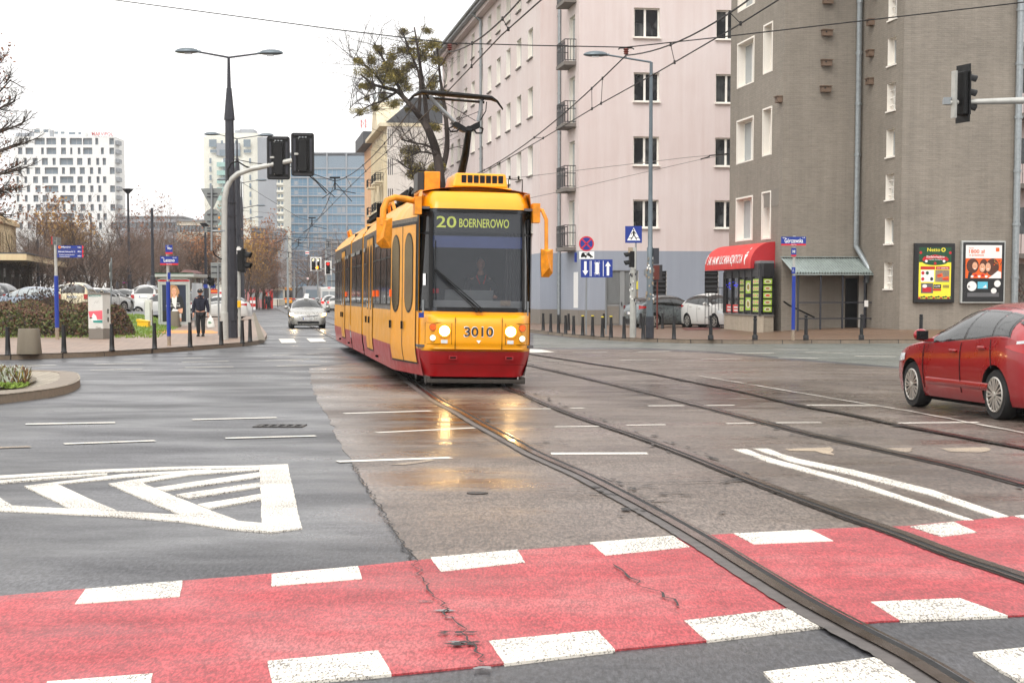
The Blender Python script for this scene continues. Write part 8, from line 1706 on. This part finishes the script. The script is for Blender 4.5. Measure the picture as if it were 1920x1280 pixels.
for px, py, Y, kd, l in ((462, 428, 190, 3, 'yellow leaved tree right of the tall lamp columns'), (478, 412, 215, 4, 'orange leaved tree behind the second lamp column'), (494, 440, 230, 3, 'yellow leaved tree left of the grey far block'), (510, 470, 240, 4, 'orange tree before the narrow grey far block'), (522, 490, 250, 5, 'rust leaved tree beside the far tram'), (448, 410, 240, 4, 'orange leaved tree between the lamp columns'), (487, 480, 205, 3, 'low yellow tree above the pink booths'), (503, 500, 215, 5, 'low rust tree above the red posts')):
    s_ = H_of(py, Y) / 10.5; plant_tree(protos[kd], l, (X_at(px, Y), Y, 0), s_, rt_.uniform(0, 6.28), name='autumn_tree', sxy=.8)
for px, py, Y, l in ((575, 440, 330, 'big grey bare tree before the glass office'), (555, 470, 340, 'bare tree left of the big grey one before the office'), (600, 465, 335, 'bare tree right of the big grey one before the office'), (640, 425, 300, 'bare tree above the rear of the yellow tram'), (660, 430, 290, 'bare tree just left of the orange house'), (620, 450, 360, 'bare tree between the office and the pale house'), (540, 500, 300, 'small bare tree above the far yellow tram'), (590, 500, 380, 'low bare tree above the far traffic'), (675, 440, 270, 'bare tree against the side of the orange house')):
    s_ = H_of(py, Y) / 10.5; plant_tree(TP_[rt_.randint(0, 1)], l, (X_at(px, Y), Y, 0), s_, rt_.uniform(0, 6.28), sxy=1.1)
# near tree at the left edge, branches reaching into the picture
rg = random.Random(5); tr, tw, lf_ = MB(), MB(), MB(); tips = []
Y0 = 72; bx = X_at(-95, Y0)
t = thing('oak_tree', 'bare branched oak with clinging brown leaves at the left edge', 'tree', (bx, Y0, .13))
def EL(px, py, Y=Y0): p = At(px, py, Y); return Vector((p.x - bx, p.y - Y0, p.z - .13))
tr.tube([(0, 0, -.1), (.1, 0, 2.0), EL(-80, 430), EL(-72, 360), EL(-70, 280), EL(-62, 190), EL(-50, 120)], [.38, .32, .28, .25, .2, .14, .07], 9)
for a, b_, r in (((-72, 400), (10, 402), .1), ((-72, 370), (22, 352), .11), ((-71, 330), (40, 318), .12), ((-70, 300), (48, 268), .11), ((-68, 260), (42, 232), .12), ((-66, 230), (28, 190), .11), ((-62, 200), (20, 150), .1), ((-58, 160), (2, 112), .09), ((-55, 140), (-22, 70), .08), ((-72, 420), (-5, 372), .1)):
    p, q = EL(*a), EL(*b_); m_ = p.lerp(q, .5) + Vector((0, rg.uniform(-.6, .6), -.15)); tr.tube([p, p.lerp(q, .25) + Vector((0, 0, -.12)), m_, q], [r, r * .75, r * .55, r * .25], 6)
    dv = (q - p).normalized(); ln = (q - p).length
    for k in range(9):
        s0_ = p.lerp(q, .3 + .7 * (k + rg.random()) / 9); v = (dv + Vector((0, rg.gauss(0, .5), rg.gauss(.12, .5)))).normalized(); grow(tr, tw, s0_, v, ln * rg.uniform(.2, .34), r * .32, 3, 4, rg, tips, .5, .12, 0, 3)
lt = [q for q in tips if EL(30, 0).x > q.x and q.z < EL(0, 300).z or (q.x < EL(14, 0).x)]
leaves(lf_, [q for q in lt if q.x < EL(34, 0).x] or tips, 700, rg, .07, .14)
tr.build('trunk', 'twig_dark', t, smooth=True); tw.build('crown', 'twig_dark', t); lf_.build('foliage', 'leaf_rust', t)
# leaning tree full of mistletoe
rg = random.Random(15); tr, tw = MB(), MB(); tips = []; Y0 = 122; bx = X_at(832, Y0)
t = thing('mistletoe_tree', 'leaning bare tree full of round mistletoe clumps left of the pink building', 'tree', (bx, Y0, .1))
def ML(px, py, dy=0): p = At(px, py, Y0 + dy); return Vector((p.x - bx, p.y - Y0, p.z - .1))
limbs = [([(832, 600), (830, 430), (826, 340), (818, 285), (803, 243), (790, 222)], .42, .24), ([(790, 222), (770, 198), (745, 172), (722, 165), (700, 158), (676, 140)], .22, .06), ([(803, 243), (797, 190), (790, 140), (783, 90), (777, 52)], .2, .05), ([(826, 330), (838, 280), (836, 220), (826, 150), (820, 90)], .24, .06), ([(785, 215), (788, 150), (770, 100), (755, 60)], .14, .04),
         ([(745, 172), (715, 190), (690, 200), (662, 222)], .1, .03), ([(760, 188), (735, 140), (712, 100), (700, 80)], .13, .04), ([(828, 335), (800, 320), (770, 318), (745, 300)], .1, .04), ([(830, 300), (805, 275), (775, 268), (752, 262)], .1, .04), ([(722, 165), (695, 130), (668, 112), (655, 105)], .08, .02), ([(826, 360), (800, 350), (780, 335)], .08, .04), ([(818, 290), (790, 285), (770, 292)], .08, .04), ([(735, 176), (705, 175), (670, 190), (655, 205)], .06, .02)]
for pts, r0, r1 in limbs:
    P = [ML(x, y, rg.uniform(-1, 1) if i else 0) for i, (x, y) in enumerate(pts)]; P = cat(P, 4); n = len(P); tr.tube(P, [r0 + (r1 - r0) * i / (n - 1) for i in range(n)], 7)
    if r0 < .4:
        for k in range(10):
            q = P[int((n - 1) * (.25 + .75 * (k + rg.random()) / 10) * .99)]; v = Vector((rg.gauss(-.2, .7), rg.gauss(0, .6), rg.gauss(.35, .6))).normalized(); grow(tr, tw, q, v, rg.uniform(1.4, 2.6), .035, 3, 4, rg, tips, .5, .1, 0, 3)
tr.build('trunk', 'twig_dark', t, smooth=True); tw.build('crown', 'twig_dark', t)
balls = [(671, 113, 9), (697, 113, 11), (692, 133, 14), (695, 160, 12), (679, 160, 8), (688, 184, 8), (676, 207, 10), (722, 125, 17), (745, 138, 18), (728, 148, 16), (712, 142, 12), (714, 96, 9), (708, 88, 8), (735, 106, 10), (750, 92, 11), (757, 59, 9), (776, 74, 12), (790, 100, 16), (800, 56, 9), (815, 80, 13), (820, 112, 11), (718, 180, 11), (737, 192, 11), (762, 162, 12), (771, 278, 15), (765, 300, 13), (781, 320, 19), (803, 326, 18), (821, 310, 13), (812, 150, 13), (826, 172, 12), (806, 160, 11), (812, 236, 11), (756, 150, 12), (770, 120, 10), (818, 200, 10), (792, 345, 14), (760, 130, 9), (801, 84, 10), (825, 350, 14), (812, 355, 12), (763, 95, 8), (703, 200, 8), (766, 205, 7)]
def mball(seed):
    r_ = random.Random(seed); b = MB(); cs = []
    for k in range(6): cs.append(Vector((r_.gauss(0, .35), r_.gauss(0, .35), r_.gauss(0, .28))))
    for k in range(900):
        c = r_.choice(cs); v = Vector((r_.gauss(0, 1), r_.gauss(0, 1), r_.gauss(0, 1))).normalized(); p = c + v * (r_.random() ** .4) * .62; a = (v + Vector((r_.gauss(0, .5), r_.gauss(0, .5), r_.gauss(0, .5)))).normalized(); n = a.orthogonal().normalized(); s_ = r_.uniform(.07, .16); b.add([p - a * s_, p + n * s_ * .45, p + a * s_, p - n * s_ * .45], [(0, 1, 2, 3)], 0 if r_.random() < .6 else 1)
    for k in range(26): v = Vector((r_.gauss(0, 1), r_.gauss(0, 1), r_.gauss(-.2, 1))).normalized(); b.spike(v * .3, v * r_.uniform(1.0, 1.35), .02, 1)
    return b.mesh('mistletoe', ['mistletoe_green', 'mistletoe_dark'])
mb_ = [mball(i) for i in range(4)]
for i, (px, py, r_) in enumerate(balls):
    p = ML(px, py, rg.uniform(-1.2, 1.2)); part('mistletoe', mb_[i % 4], t, p, rg.uniform(0, 6), (r_ / 3200 * Y0 * 1.15,) * 3)
# hedge and shrubs on the left
def bush(name, label, pts_fn, n, mats, wts, size, loc, twigs=0, cat_='hedge', tm='twig_dark', seed=1):
    rg = random.Random(seed); t = thing(name, label, cat_, loc); b = MB(); tw_ = MB()
    for k in range(n):
        p, nrm = pts_fn(rg); a = Vector((rg.gauss(0, 1), rg.gauss(0, 1), rg.gauss(0, 1))).normalized(); q = a.orthogonal().normalized(); s_ = size * rg.uniform(.5, 1.4); b.add([p - a * s_, p + q * s_ * .55, p + a * s_, p - q * s_ * .55], [(0, 1, 2, 3)], rg.choices(range(len(mats)), wts(p, rg))[0])
    for k in range(twigs):
        p, nrm = pts_fn(rg); v = Vector((rg.gauss(0, .4), rg.gauss(0, .4), 1)).normalized(); tw_.spike(p - v * .25, p + v * rg.uniform(.1, .45), .009)
    b.build('foliage', mats, t); 
    if twigs: tw_.build('branches', tm, t)
    return t
h0, h1 = G(-60, 633, .134), G(214, 632, .134); L = h1.x - h0.x; dpt = 9.0
def hfn(rg):
    u, v = rg.random(), rg.random() ** .6 * dpt; Le = L - .24 * v; x = u * Le; e = min(1, max(0, Le - x) / .7) ** .5; top = (.98 + .24 * v / dpt + .1 * math.sin(x * 1.9 + 1) + .07 * math.sin(x * 4.3 + v * 2)) * e * (min(1, .45 + v)); z = top * (1 - rg.random() ** 2.2); return Vector((x + rg.gauss(0, .06), v * 1.0 + rg.gauss(0, .05) + (.25 * (z / max(.3, top)) ** 2), max(.02, z))), None
t = bush('hedge', 'long brown and green hedge behind the left pavement', hfn, 52000, ['hedge_green', 'hedge_brown', 'hedge_red', 'twig_dark'], lambda p, r: (.62, .25, .05, .25) if p.z < .8 + .2 * math.sin(p.x * 2) else (.35, .55, .22, .2), .052, h0, 500, seed=3)
h2 = G(200, 629, .14)
def hf2(rg):
    a = rg.uniform(0, 2 * PI); r_ = rg.random() ** .5; z = (1 - r_ ** 2.2) * 1.12 * (1 - rg.random() ** 2.5); return Vector((math.cos(a) * r_ * .72 + .05, math.sin(a) * r_ * 1.2 + 1.1, max(.02, z))), None
bush('shrub', 'rounded reddish shrub right of the white utility cabinet', hf2, 5200, ['hedge_green', 'hedge_brown', 'hedge_red', 'twig_dark'], lambda p, r: (.35, .45, .3, .25), .06, h2, 300, 'shrub', seed=5)
dsy = G(40, 628, .14)
def hf3(rg): x = rg.gauss(0, .8); return Vector((x, rg.uniform(2, 5), rg.uniform(1.0, 1.5 + .7 * math.exp(-(x - .6) ** 2 * 2)))), None
bush('dead_shrub', 'tangled dry dark stems rising above the hedge before the silver car', hf3, 420, ['twig_dark', 'hedge_red'], lambda p, r: (.75, .25), .06, dsy, 260, 'shrub', seed=9)
o = Vector((X_at(1903, 66.5), 66.5, .3))
def hf4(rg): return Vector((rg.gauss(0, .4), rg.gauss(0, .3), max(.1, rg.gauss(1.25, .4)))), None
bush('wall_shrub', 'brown leafless shrub at the right end of the grey wall', hf4, 260, ['hedge_red', 'leaf_rust'], lambda p, r: (.7, .3), .05, o, 260, 'shrub', seed=12)

# background buildings
def grid_windows(par, along, c, ops, gm, out=-1, depth=.15, fm=None, name='window'):
    cache = {}
    for o_ in ops:
        key = (round(o_[1] - o_[0], 2), round(o_[3] - o_[2], 2))
        if key not in cache:
            b = MB(); b.box(0, key[0], 0, .05, 0, key[1], 0)
            if fm:
                f = min(.18, key[0] * .1)
                for x in ((0, f), (key[0] - f, key[0]), (key[0] / 2 - f / 2, key[0] / 2 + f / 2)): b.box(x[0], x[1], -.04, -.002, 0, key[1], 1)
                b.box(0, key[0], -.043, -.003, key[1] - f, key[1], 1); b.box(0, key[0], -.043, -.003, 0, f, 1)
            cache[key] = b.mesh(name, [gm] + ([fm] if fm else []))
        if along == 'x': part(name, cache[key], par, (o_[0], c + depth, o_[2]))
        else: part(name, cache[key], par, (c + depth, o_[1], o_[2]), -PI / 2)
# white apartment block with scattered windows
Yb = 550; fb = Fr(X_at(35, Yb), Yb, 0); t = fthing('apartment_block', 'large white apartment block with scattered dark windows and red roof letters', 'building', fb)
ppm = Yb / 3200; Wd = (221 - 35) * ppm; Z = lambda py: zpx(py, Yb)
rowy = [259, 277, 296.5, 314, 331, 348, 366, 383, 400, 417]; rowh = [12.5, 12.5, 13, 12.5, 12.5, 12.5, 12.5, 12.5, 12.5, 12.5]
zz = [[(45, 49, 0), (56, 61, 0), (73, 92, 0), (95, 113, 1), (122, 131, 0), (138.5, 161, 0), (163, 180, 1), (186, 191.5, 0), (212, 220.5, 1)], [(42, 50, 0), (56, 70, 0), (85, 90, 0), (95, 113, 1), (122, 131, 0), (139, 143, 0), (153, 158, 0), (163, 180, 1), (196, 201.5, 0), (212, 220.5, 1)]]
even = [(38, 42.5), (53, 58), (69, 78), (86, 97), (106, 111.5), (119, 144), (151.5, 161), (171, 177), (187, 192.5), (199, 205)]; odd = [(41, 48), (57, 63), (73, 82.5), (91, 115.5), (123, 128.5), (137.5, 148), (156, 165.5), (175, 181), (190, 195.5), (212, 221)]
ops = []
for r in range(10):
    src = [(a, b) for a, b, _ in zz[r]] if r < 2 else (even if r % 2 == 0 else odd)
    for a, b in src:
        a = max(a, 36); b = min(b, 220.9); ops.append(((a - 35) * ppm, (b - 35) * ppm, Z(rowy[r] + rowh[r]), Z(rowy[r])))
ops = [o_ for o_ in ops]; b = MB(); facade(b, 'x', 0, 0, Wd, 0, Z(256), ops, -1, 1.0, 0, 1); b.box(Wd, Wd + .01, .0, 14, 0, Z(256)); b.box(0, Wd, 14, 14.2, 0, Z(256)); b.box(0, Wd, 0.01, 14, Z(256) - .3, Z(256)); b.build('wall', ['white_render', 'far_grey'], t)
grid_windows(t, 'x', 0, ops, 'far_window', depth=.9, fm='far_grey')
b = MB()
for x0, x1, y0, y1, m in ((69, 98, 240, 256, 0), (60, 70, 246, 256, 1), (105, 135, 242, 256, 0), (135, 164, 246, 256, 0), (170, 184, 247, 256, 0), (98, 106, 244, 256, 1), (73, 79, 238, 241, 0), (176, 180, 244, 248, 0), (35, 58, 248, 256, 1)): b.box((x0 - 35) * ppm, (x1 - 35) * ppm, 2, 8, Z(y1) + .001, Z(y0), m)
for x0, x1, y0, y1 in ((70, 80, 242, 247), (87, 96, 242, 247), (107, 114, 246, 250), (119, 126, 246, 250), (134, 146, 247, 251), (152, 157, 247, 251)): b.box((x0 - 35) * ppm, (x1 - 35) * ppm, 1.95, 1.99, Z(y1), Z(y0), 2)
b.build('penthouse', ['white_render', 'far_grey', 'far_window'], t)
b = MB(); put_text(b, 'MARVIPOL', lambda u, v: ((180 - 35 + 39.5 * u) * ppm, -.3, Z(256) + .2 + v * (Z(249.5) - Z(256)))); lb = b.build('roof_lettering', 'poster_red', t)
b = MB()
for i in range(8): b.box((180 - 35 + 2.5 + 5 * i) * ppm - .05, (180 - 35 + 2.5 + 5 * i) * ppm + .05, -.25, -.15, Z(256), Z(256) + .5)
b.build('letter_support', 'far_grey', lb)
for k in range(12):
    z0 = Z(425 - k * 17.2 * 1); 
    if z0 < Z(262): b = MB(); b.box(Wd + .02, Wd + .9, 1.5, 6.5, z0, z0 + 1.3); b.build('balcony', 'far_grey', t)
# tower in the middle
Yb = 600; fb = Fr(X_at(387, Yb), Yb, 0); t = fthing('apartment_tower', 'tall cream apartment tower with pale green glass balconies behind the lamps', 'building', fb); ppm = Yb / 3200; Z = lambda py: zpx(py, Yb)
b = MB(); X_ = lambda px: (px - 387) * ppm
b.box(X_(387), X_(488), 0, 20, 0, Z(287), 0); b.box(X_(387), X_(488), 0.5, 20, Z(287) - .01, Z(256), 0); b.box(X_(391), X_(485), 1, 20, Z(257), Z(249), 0); b.box(X_(452), X_(478), 3, 12, Z(250), Z(241), 1); b.box(X_(443), X_(453), 3, 12, Z(250), Z(243), 1); b.box(X_(488), X_(523), -1, 22, 0, Z(258), 1); b.box(X_(411), X_(455), -.8, -.005, Z(292), Z(269), 1); b.box(X_(420), X_(460), -.5, -.002, 0, Z(300), 2); b.box(X_(523), X_(536), -.5, 18, 0, Z(300), 0); b.build('wall', ['tower_cream', 'far_grey', 'white_render'], t)
wo_ = []
for k in range(16):
    y = 297 + k * 15.7
    if y > 430: break
    for a, b_ in ((398, 402), (472, 475.5), (424, 429), (434, 439)): wo_.append((X_(a), X_(b_), Z(y + 10), Z(y)))
for a, b_, y0, y1 in ((398, 412, 262, 276), (462, 475, 262, 276), (400, 412, 281, 287), (462, 476, 281, 287), (417, 430, 281, 293), (445, 456, 281, 293), (420, 424, 264, 270), (446, 452, 264, 270)): wo_.append((X_(a), X_(b_), Z(y1), Z(y0)))
b_c = MB()
grid_windows(t, 'x', -.9, wo_, 'far_window', depth=0.0)
for k in range(9):
    y = 305 + k * 15.7
    if y > 425: break
    for a, b_ in ((413, 428), (436, 452)): b = MB(); b.box(X_(a), X_(b_), -2.2, -.9, Z(y + 8.5), Z(y)); b.build('balcony', 'balcony_glass', t)
for k in range(11):
    y = 300 + k * 13.5
    b = MB(); b.box(X_(523), X_(535), -1.6, -.51, Z(y + 7), Z(y + 3), 0); b.box(X_(524.5), X_(528.5), -.6, -.52, Z(y + 3), Z(y - 3), 1); b.box(X_(530.5), X_(534.5), -.6, -.52, Z(y + 3), Z(y - 3), 1); b.build('balcony', ['tower_cream', 'far_window'], t)
# glass office
Yb = 650; fb = Fr(X_at(536, Yb), Yb, 0); t = fthing('office_building', 'long blue grey glass office block closing the view down the street', 'building', fb); ppm = Yb / 3200; Z = lambda py: zpx(py, Yb); X_ = lambda px: (px - 536) * ppm
b = MB(); b.box(X_(536), X_(760), .3, 30, 0, Z(286)); b.box(X_(536), X_(545), .0, .29, 0, Z(290)); b.build('wall', 'far_dark', t); lines_x = [545, 580, 616, 652, 688, 724, 760]; ys = [290, 314.5, 331.5, 348.5, 366, 383, 400.5, 418, 435, 452, 469, 486, 503, 520, 537]
b = MB()
for x in lines_x: b.box(X_(x) - .25, X_(x) + .25, -.35, .29, 0, Z(287))
for y in ys[1:]: b.box(X_(545), X_(760), -.3, .28, Z(y + 2.6), Z(y))
b.box(X_(536), X_(760), -.4, .2, Z(288), Z(286)); b.build('frame', 'far_grey', t)
for i in range(len(lines_x) - 1):
    for j in range(len(ys) - 1):
        b = MB(); x0, x1 = X_(lines_x[i]) + .26, X_(lines_x[i + 1]) - .26; z0, z1 = Z(ys[j + 1]) + .001, Z(ys[j] + 2.6); b.box(x0, x1, .1, .27, z0, z1, 1 if j == 0 else 0)
        if j:
            for q in range(1, 4): xx = x0 + (x1 - x0) * q / 4; b.box(xx - .06, xx + .06, .05, .099, z0, z1, 2)
            b.box(x0, x1, .07, .098, z0 + (z1 - z0) * .28, z0 + (z1 - z0) * .32, 2)
            for q in range(4):
                if rt_.random() < .25: xx = x0 + (x1 - x0) * (q + .1) / 4; b.box(xx, xx + (x1 - x0) * .18, .085, .097, z0 + .3, z0 + (z1 - z0) * rt_.uniform(.3, .9), 2)
        b.build('window', ['office_glass', 'office_panel', 'far_grey'], t)
b = MB()
for x in (552, 583, 607, 640, 672): b.box(X_(x), X_(x + 5), 4, 8, Z(287), Z(284))
b.tube([(X_(586), 6, Z(286)), (X_(586), 6, Z(272))], .15, 5); b.build('roof_plant', 'far_grey', t)
# lattice mast
Yb = 700; t = thing('lattice_mast', 'red and white lattice radio mast beyond the roofs', 'mast', (X_at(684, Yb), Yb, 0)); b = MB(); z0, z1 = 40, zpx(224, Yb); n = 10
for i in range(n):
    a, c_ = z0 + (z1 - z0) * i / n, z0 + (z1 - z0) * (i + 1) / n; m = i % 2
    for sx in (-1, 1): b.tube([(sx * .95, 0, a), (sx * .95, 0, c_)], .13, 4, m); b.tube([(sx * .95, 1.8, a), (sx * .95, 1.8, c_)], .13, 4, m); b.tube([(-sx * .95, 0, a), (sx * .95, 0, c_)], .08, 4, m)
b.build('lattice', ['sign_white', 'barrier_red'], t)
# smaller far blocks
def block(label, px0, px1, pyt, Y, D, m, wins=None, gm='far_window', roofm='roof_metal', nm='building', roofp=None, winsz=(1.3, 1.6), ground=0):
    f_ = Fr(X_at(px0, Y), Y, 0); t = fthing(nm, label, 'building', f_); W_ = (px1 - px0) * Y / 3200; H_ = zpx(pyt, Y); b = MB(); ops = []
    if wins:
        nx, nz = wins; fx_ = W_ / nx; fz = H_ / nz
        ops = [(fx_ * (i + .5) - winsz[0] / 2, fx_ * (i + .5) + winsz[0] / 2, fz * (j + .35), fz * (j + .35) + winsz[1]) for i in range(nx) for j in range(nz)]
    facade(b, 'x', 0, 0, W_, ground - .2, H_, ops, -1, .25, 0, 0); b.box(-.01, 0, .0, D, -.2, H_); b.box(W_, W_ + .01, 0, D, -.2, H_); b.box(0, W_, D, D + .01, -.2, H_); b.build('wall', m, t)
    MB().box(-.3, W_ + .3, -.3, D, H_, H_ + .4).build('roof', roofm, t)
    if ops: grid_windows(t, 'x', 0, ops, gm, depth=.2)
    return t, W_, H_
block('long low pale block behind the bare trees left of the lamps', 222, 345, 408, 450, 15, 'far_grey', (16, 5)); block('grey block with small roof huts behind the tree belt', 335, 392, 415, 420, 12, 'beige_far', (8, 5))
t, W_, H_ = block('dark grey gabled block right of the orange trees', 474, 505, 428, 400, 12, 'far_dark', None); block('light grey block with few windows beside the dark one', 505, 527, 431, 395, 12, 'far_grey', (3, 5)); block('pale classical house front at the end of the street', 612, 668, 456, 330, 20, 'beige_far', (5, 6), winsz=(1.1, 2.0)); block('low pale shops far down on the left of the street', 488, 524, 538, 300, 8, 'beige_far', (6, 1), winsz=(2, 1.5)); block('low brown building behind the left booths', 440, 492, 530, 320, 8, 'far_dark', (5, 1))
# orange and cream houses left of the pink building
C = Fr(X_at(728, 205), 205); t = fthing('townhouse', 'pale townhouse end wall with balconies on its street side behind the mistletoe tree', 'building', C)
H_ = C.z(232, 0, 0); Wc = C.fx(850) + 8; dz = 55 / 3200 * 205; z0_ = C.z(328, 0, 0); Dp = C.sy(700)
b = MB(); ops = [(C.fx(a), C.fx(a + 1.7), z0_ - dz * j, z0_ - dz * j + 1.9) for a in (729.6, 733, 736.6) for j in (-1, 0, 1, 2, 3)]
facade(b, 'x', 0, 0, Wc, -.2, H_, ops, -1, .2); sops = [(y0, y0 + 1.2, z0_ - dz * j - .3, z0_ - dz * j + 2.0) for y0 in (2, 6, 10, 14, 18) for j in (-1, 0, 1, 2, 3) if y0 + 1.3 < Dp]
b2 = MB(); facade(b2, 'y', 0, 0, Dp, -.2, H_ - .3, sops, -1, .3, 0); b.build('wall', 'pale_wall', t); b2.build('street_wall', 'cream_stucco', t); grid_windows(t, 'x', 0, ops, 'window_dark', depth=.15)
grid_windows(t, 'y', 0, sops, 'window_dark', depth=.25)
b = MB(); b.box(-.9, Wc, -.1, Dp, H_ - .3, H_ + .1, 1); b.prism([(-.2, .2, H_ + .1), (Wc, .2, H_ + .1), (Wc, .2, H_ + 3), (3.2, .2, H_ + 3.0)], (0, Dp, 0), 0); b.box(3, Wc + .1, .1, Dp + .2, H_ + 3, H_ + 3.15, 0); b.prism([(-.5, 8, H_), (-.5, 11, H_ + 3.5), (-.5, 13, H_ + 4), (-.5, 15, H_ + 3.5), (-.5, 18, H_)], (3, 0, 0), 1); b.build('roof', ['roof_dark', 'cream_stucco'], t)
for i in range(7): y = 1 + i * 3.2; (MB().box(-.35, -.005, y, y + .5, 5, H_ - 1.2).build('pilaster', 'cream_stucco', t) if y < Dp else None)
for j in (0, 1, 2, 3):
    for y0 in (1.4, 5.4, 13.4):
        z = z0_ - dz * j - .6; b = MB(); b.box(-1.3, -.36, y0, y0 + 2.6, z - .2, z, 0); 
        for h in (.95, .5): b.tube([(-.3, y0, z + h), (-1.28, y0, z + h), (-1.28, y0 + 2.6, z + h), (-.3, y0 + 2.6, z + h)], .04, 4, 1)
        for q in range(9): b.tube([(-1.28, y0 + 2.6 * q / 8, z), (-1.28, y0 + 2.6 * q / 8, z + .95)], .03, 4, 1)
        for q in range(4): b.tube([(-1.28 + .3 * q, y0, z), (-1.28 + .3 * q, y0, z + .95)], .03, 4, 1)
        b.build('balcony', ['cream_stucco', 'black'], t)
b = MB()
for x, h in ((-.2, 5.5), (.4, 6.5), (1.0, 7), (.8, 5)): b.tube([(x, 16, H_), (x, 16, H_ + h)], .07, 5); b.box(x - .15, x + .15, 15.8, 16.1, H_ + h - 2.2, H_ + h)
b.build('rooftop_antenna', 'galvanised', t)
C2 = Fr(*C.w(0, Dp + .1)); t = fthing('townhouse', 'orange townhouse with a dark cornice beyond the cream one', 'building', C2); D2 = C2.sy(685.5); H2 = C2.z(277, 0, 6); b = MB(); so2 = [(y0, y0 + 1.1, z0_ - dz * j, z0_ - dz * j + 1.9) for y0 in (2, 6, 10) if y0 + 1.3 < D2 for j in (0, 1, 2, 3)]; facade(b, 'y', 0, 0, D2, -.2, H2, so2, -1, .3, 0); b.box(0.001, 12, 0.001, D2, -.2, H2 - .01); b.build('wall', 'orange_stucco', t); grid_windows(t, 'y', 0, so2, 'window_dark', depth=.25); MB().box(-1.2, 12, -.3, D2 + .8, H2, H2 + 1.6).build('roof', 'roof_dark', t)
# classical building with canopy at the left edge
Yb = 150; Cb = Fr(X_at(35, Yb), Yb, 99.06); t = fthing('classical_building', 'sand coloured stone building with narrow tall windows and a flat canopy at the left edge', 'building', Cb); Z = lambda py: zpx(py, Yb); b = MB(); F_ = Cb.fx
wl2 = [(F_(a), F_(a + 2.4), Z(481), Z(443)) for a in (-14, -8, -3.5, .5, 4.5, 9, 15.5, 20.5, 25.5)]
facade(b, 'x', 0, -30, 0, -.2, Z(427), wl2, -1, .4); b.box(-30, -.001, .45, 16, -.2, Z(427) - .01); b.box(-.01, 0, 0, 16, -.2, Z(427)); b.box(-30, .25, -.3, 16, Z(427), Z(420), 0); b.box(-30, .1, -.1, 16, Z(420) + .001, Z(415), 0)
b.box(-30, F_(28), 1.2, 15, Z(416), Z(300), 0); b.box(-30, F_(28) + .3, .8, 15, Z(300) + .001, Z(291), 0)
for i in range(14): x = F_(28) - .3 - i * 1.5; b.box(x - .45, x, .95, 1.2, Z(412), Z(301), 0)
b.build('wall', 'sandstone', t); grid_windows(t, 'x', 0, wl2, 'window_dark', depth=.35)
up = [(F_(28) - .3 - i * 1.5 - 1.3, F_(28) - .3 - i * 1.5 - .65, Z(404 - 50 * j), Z(368 - 50 * j)) for i in range(12) for j in range(2)]; grid_windows(t, 'x', 1.1, up, 'window_dark', depth=0)
b = MB(); b.box(-30, 1.5, -4.4, 1, Z(501), Z(491.5), 0); b.box(-30, 1.6, -4.5, 1, Z(491.5) + .001, Z(489.5), 1); b.build('canopy', ['sandstone', 'roof_dark'], t)
MB().box(-30, 1.2, -1.2, -.7, -.2, Z(503)).build('ground_floor', 'plinth_grey', t)
for i, px in enumerate((-12, 3, 19, 36)):
    a = Cb.fx(px, -1.2); w_ = Cb.fx(px + 9, -1.2) - a; MB().box(a, a + w_, -1.28, -1.21, Z(523), Z(509)).build('notice_board', 'poster_white', t); MB().box(a, a + w_, -1.26, -1.205, Z(548), Z(526)).build('window', 'window_dark', t)
    MB().box(a + w_ * 1.2, a + w_ * 1.35, -1.6, -1.3, -.2, Z(501.5)).build('pillar', 'plinth_grey', t)
# air: pale even haze round the whole scene
hb = MB().box(-500, 420, -30, 780, -1.1, 80).build('haze', 'plate'); hb['kind'] = 'stuff'
hm_ = bpy.data.materials.new('haze_air'); hm_.use_nodes = True; nt_ = hm_.node_tree; nt_.nodes.clear(); ov = nt_.nodes.new('ShaderNodeOutputMaterial'); pv = nt_.nodes.new('ShaderNodeVolumePrincipled'); pv.inputs['Color'].default_value = (1, 1, 1, 1); pv.inputs['Density'].default_value = .00022; pv.inputs['Anisotropy'].default_value = 0.2; nt_.links.new(pv.outputs[0], ov.inputs['Volume']); hb.data.materials.clear(); hb.data.materials.append(hm_)
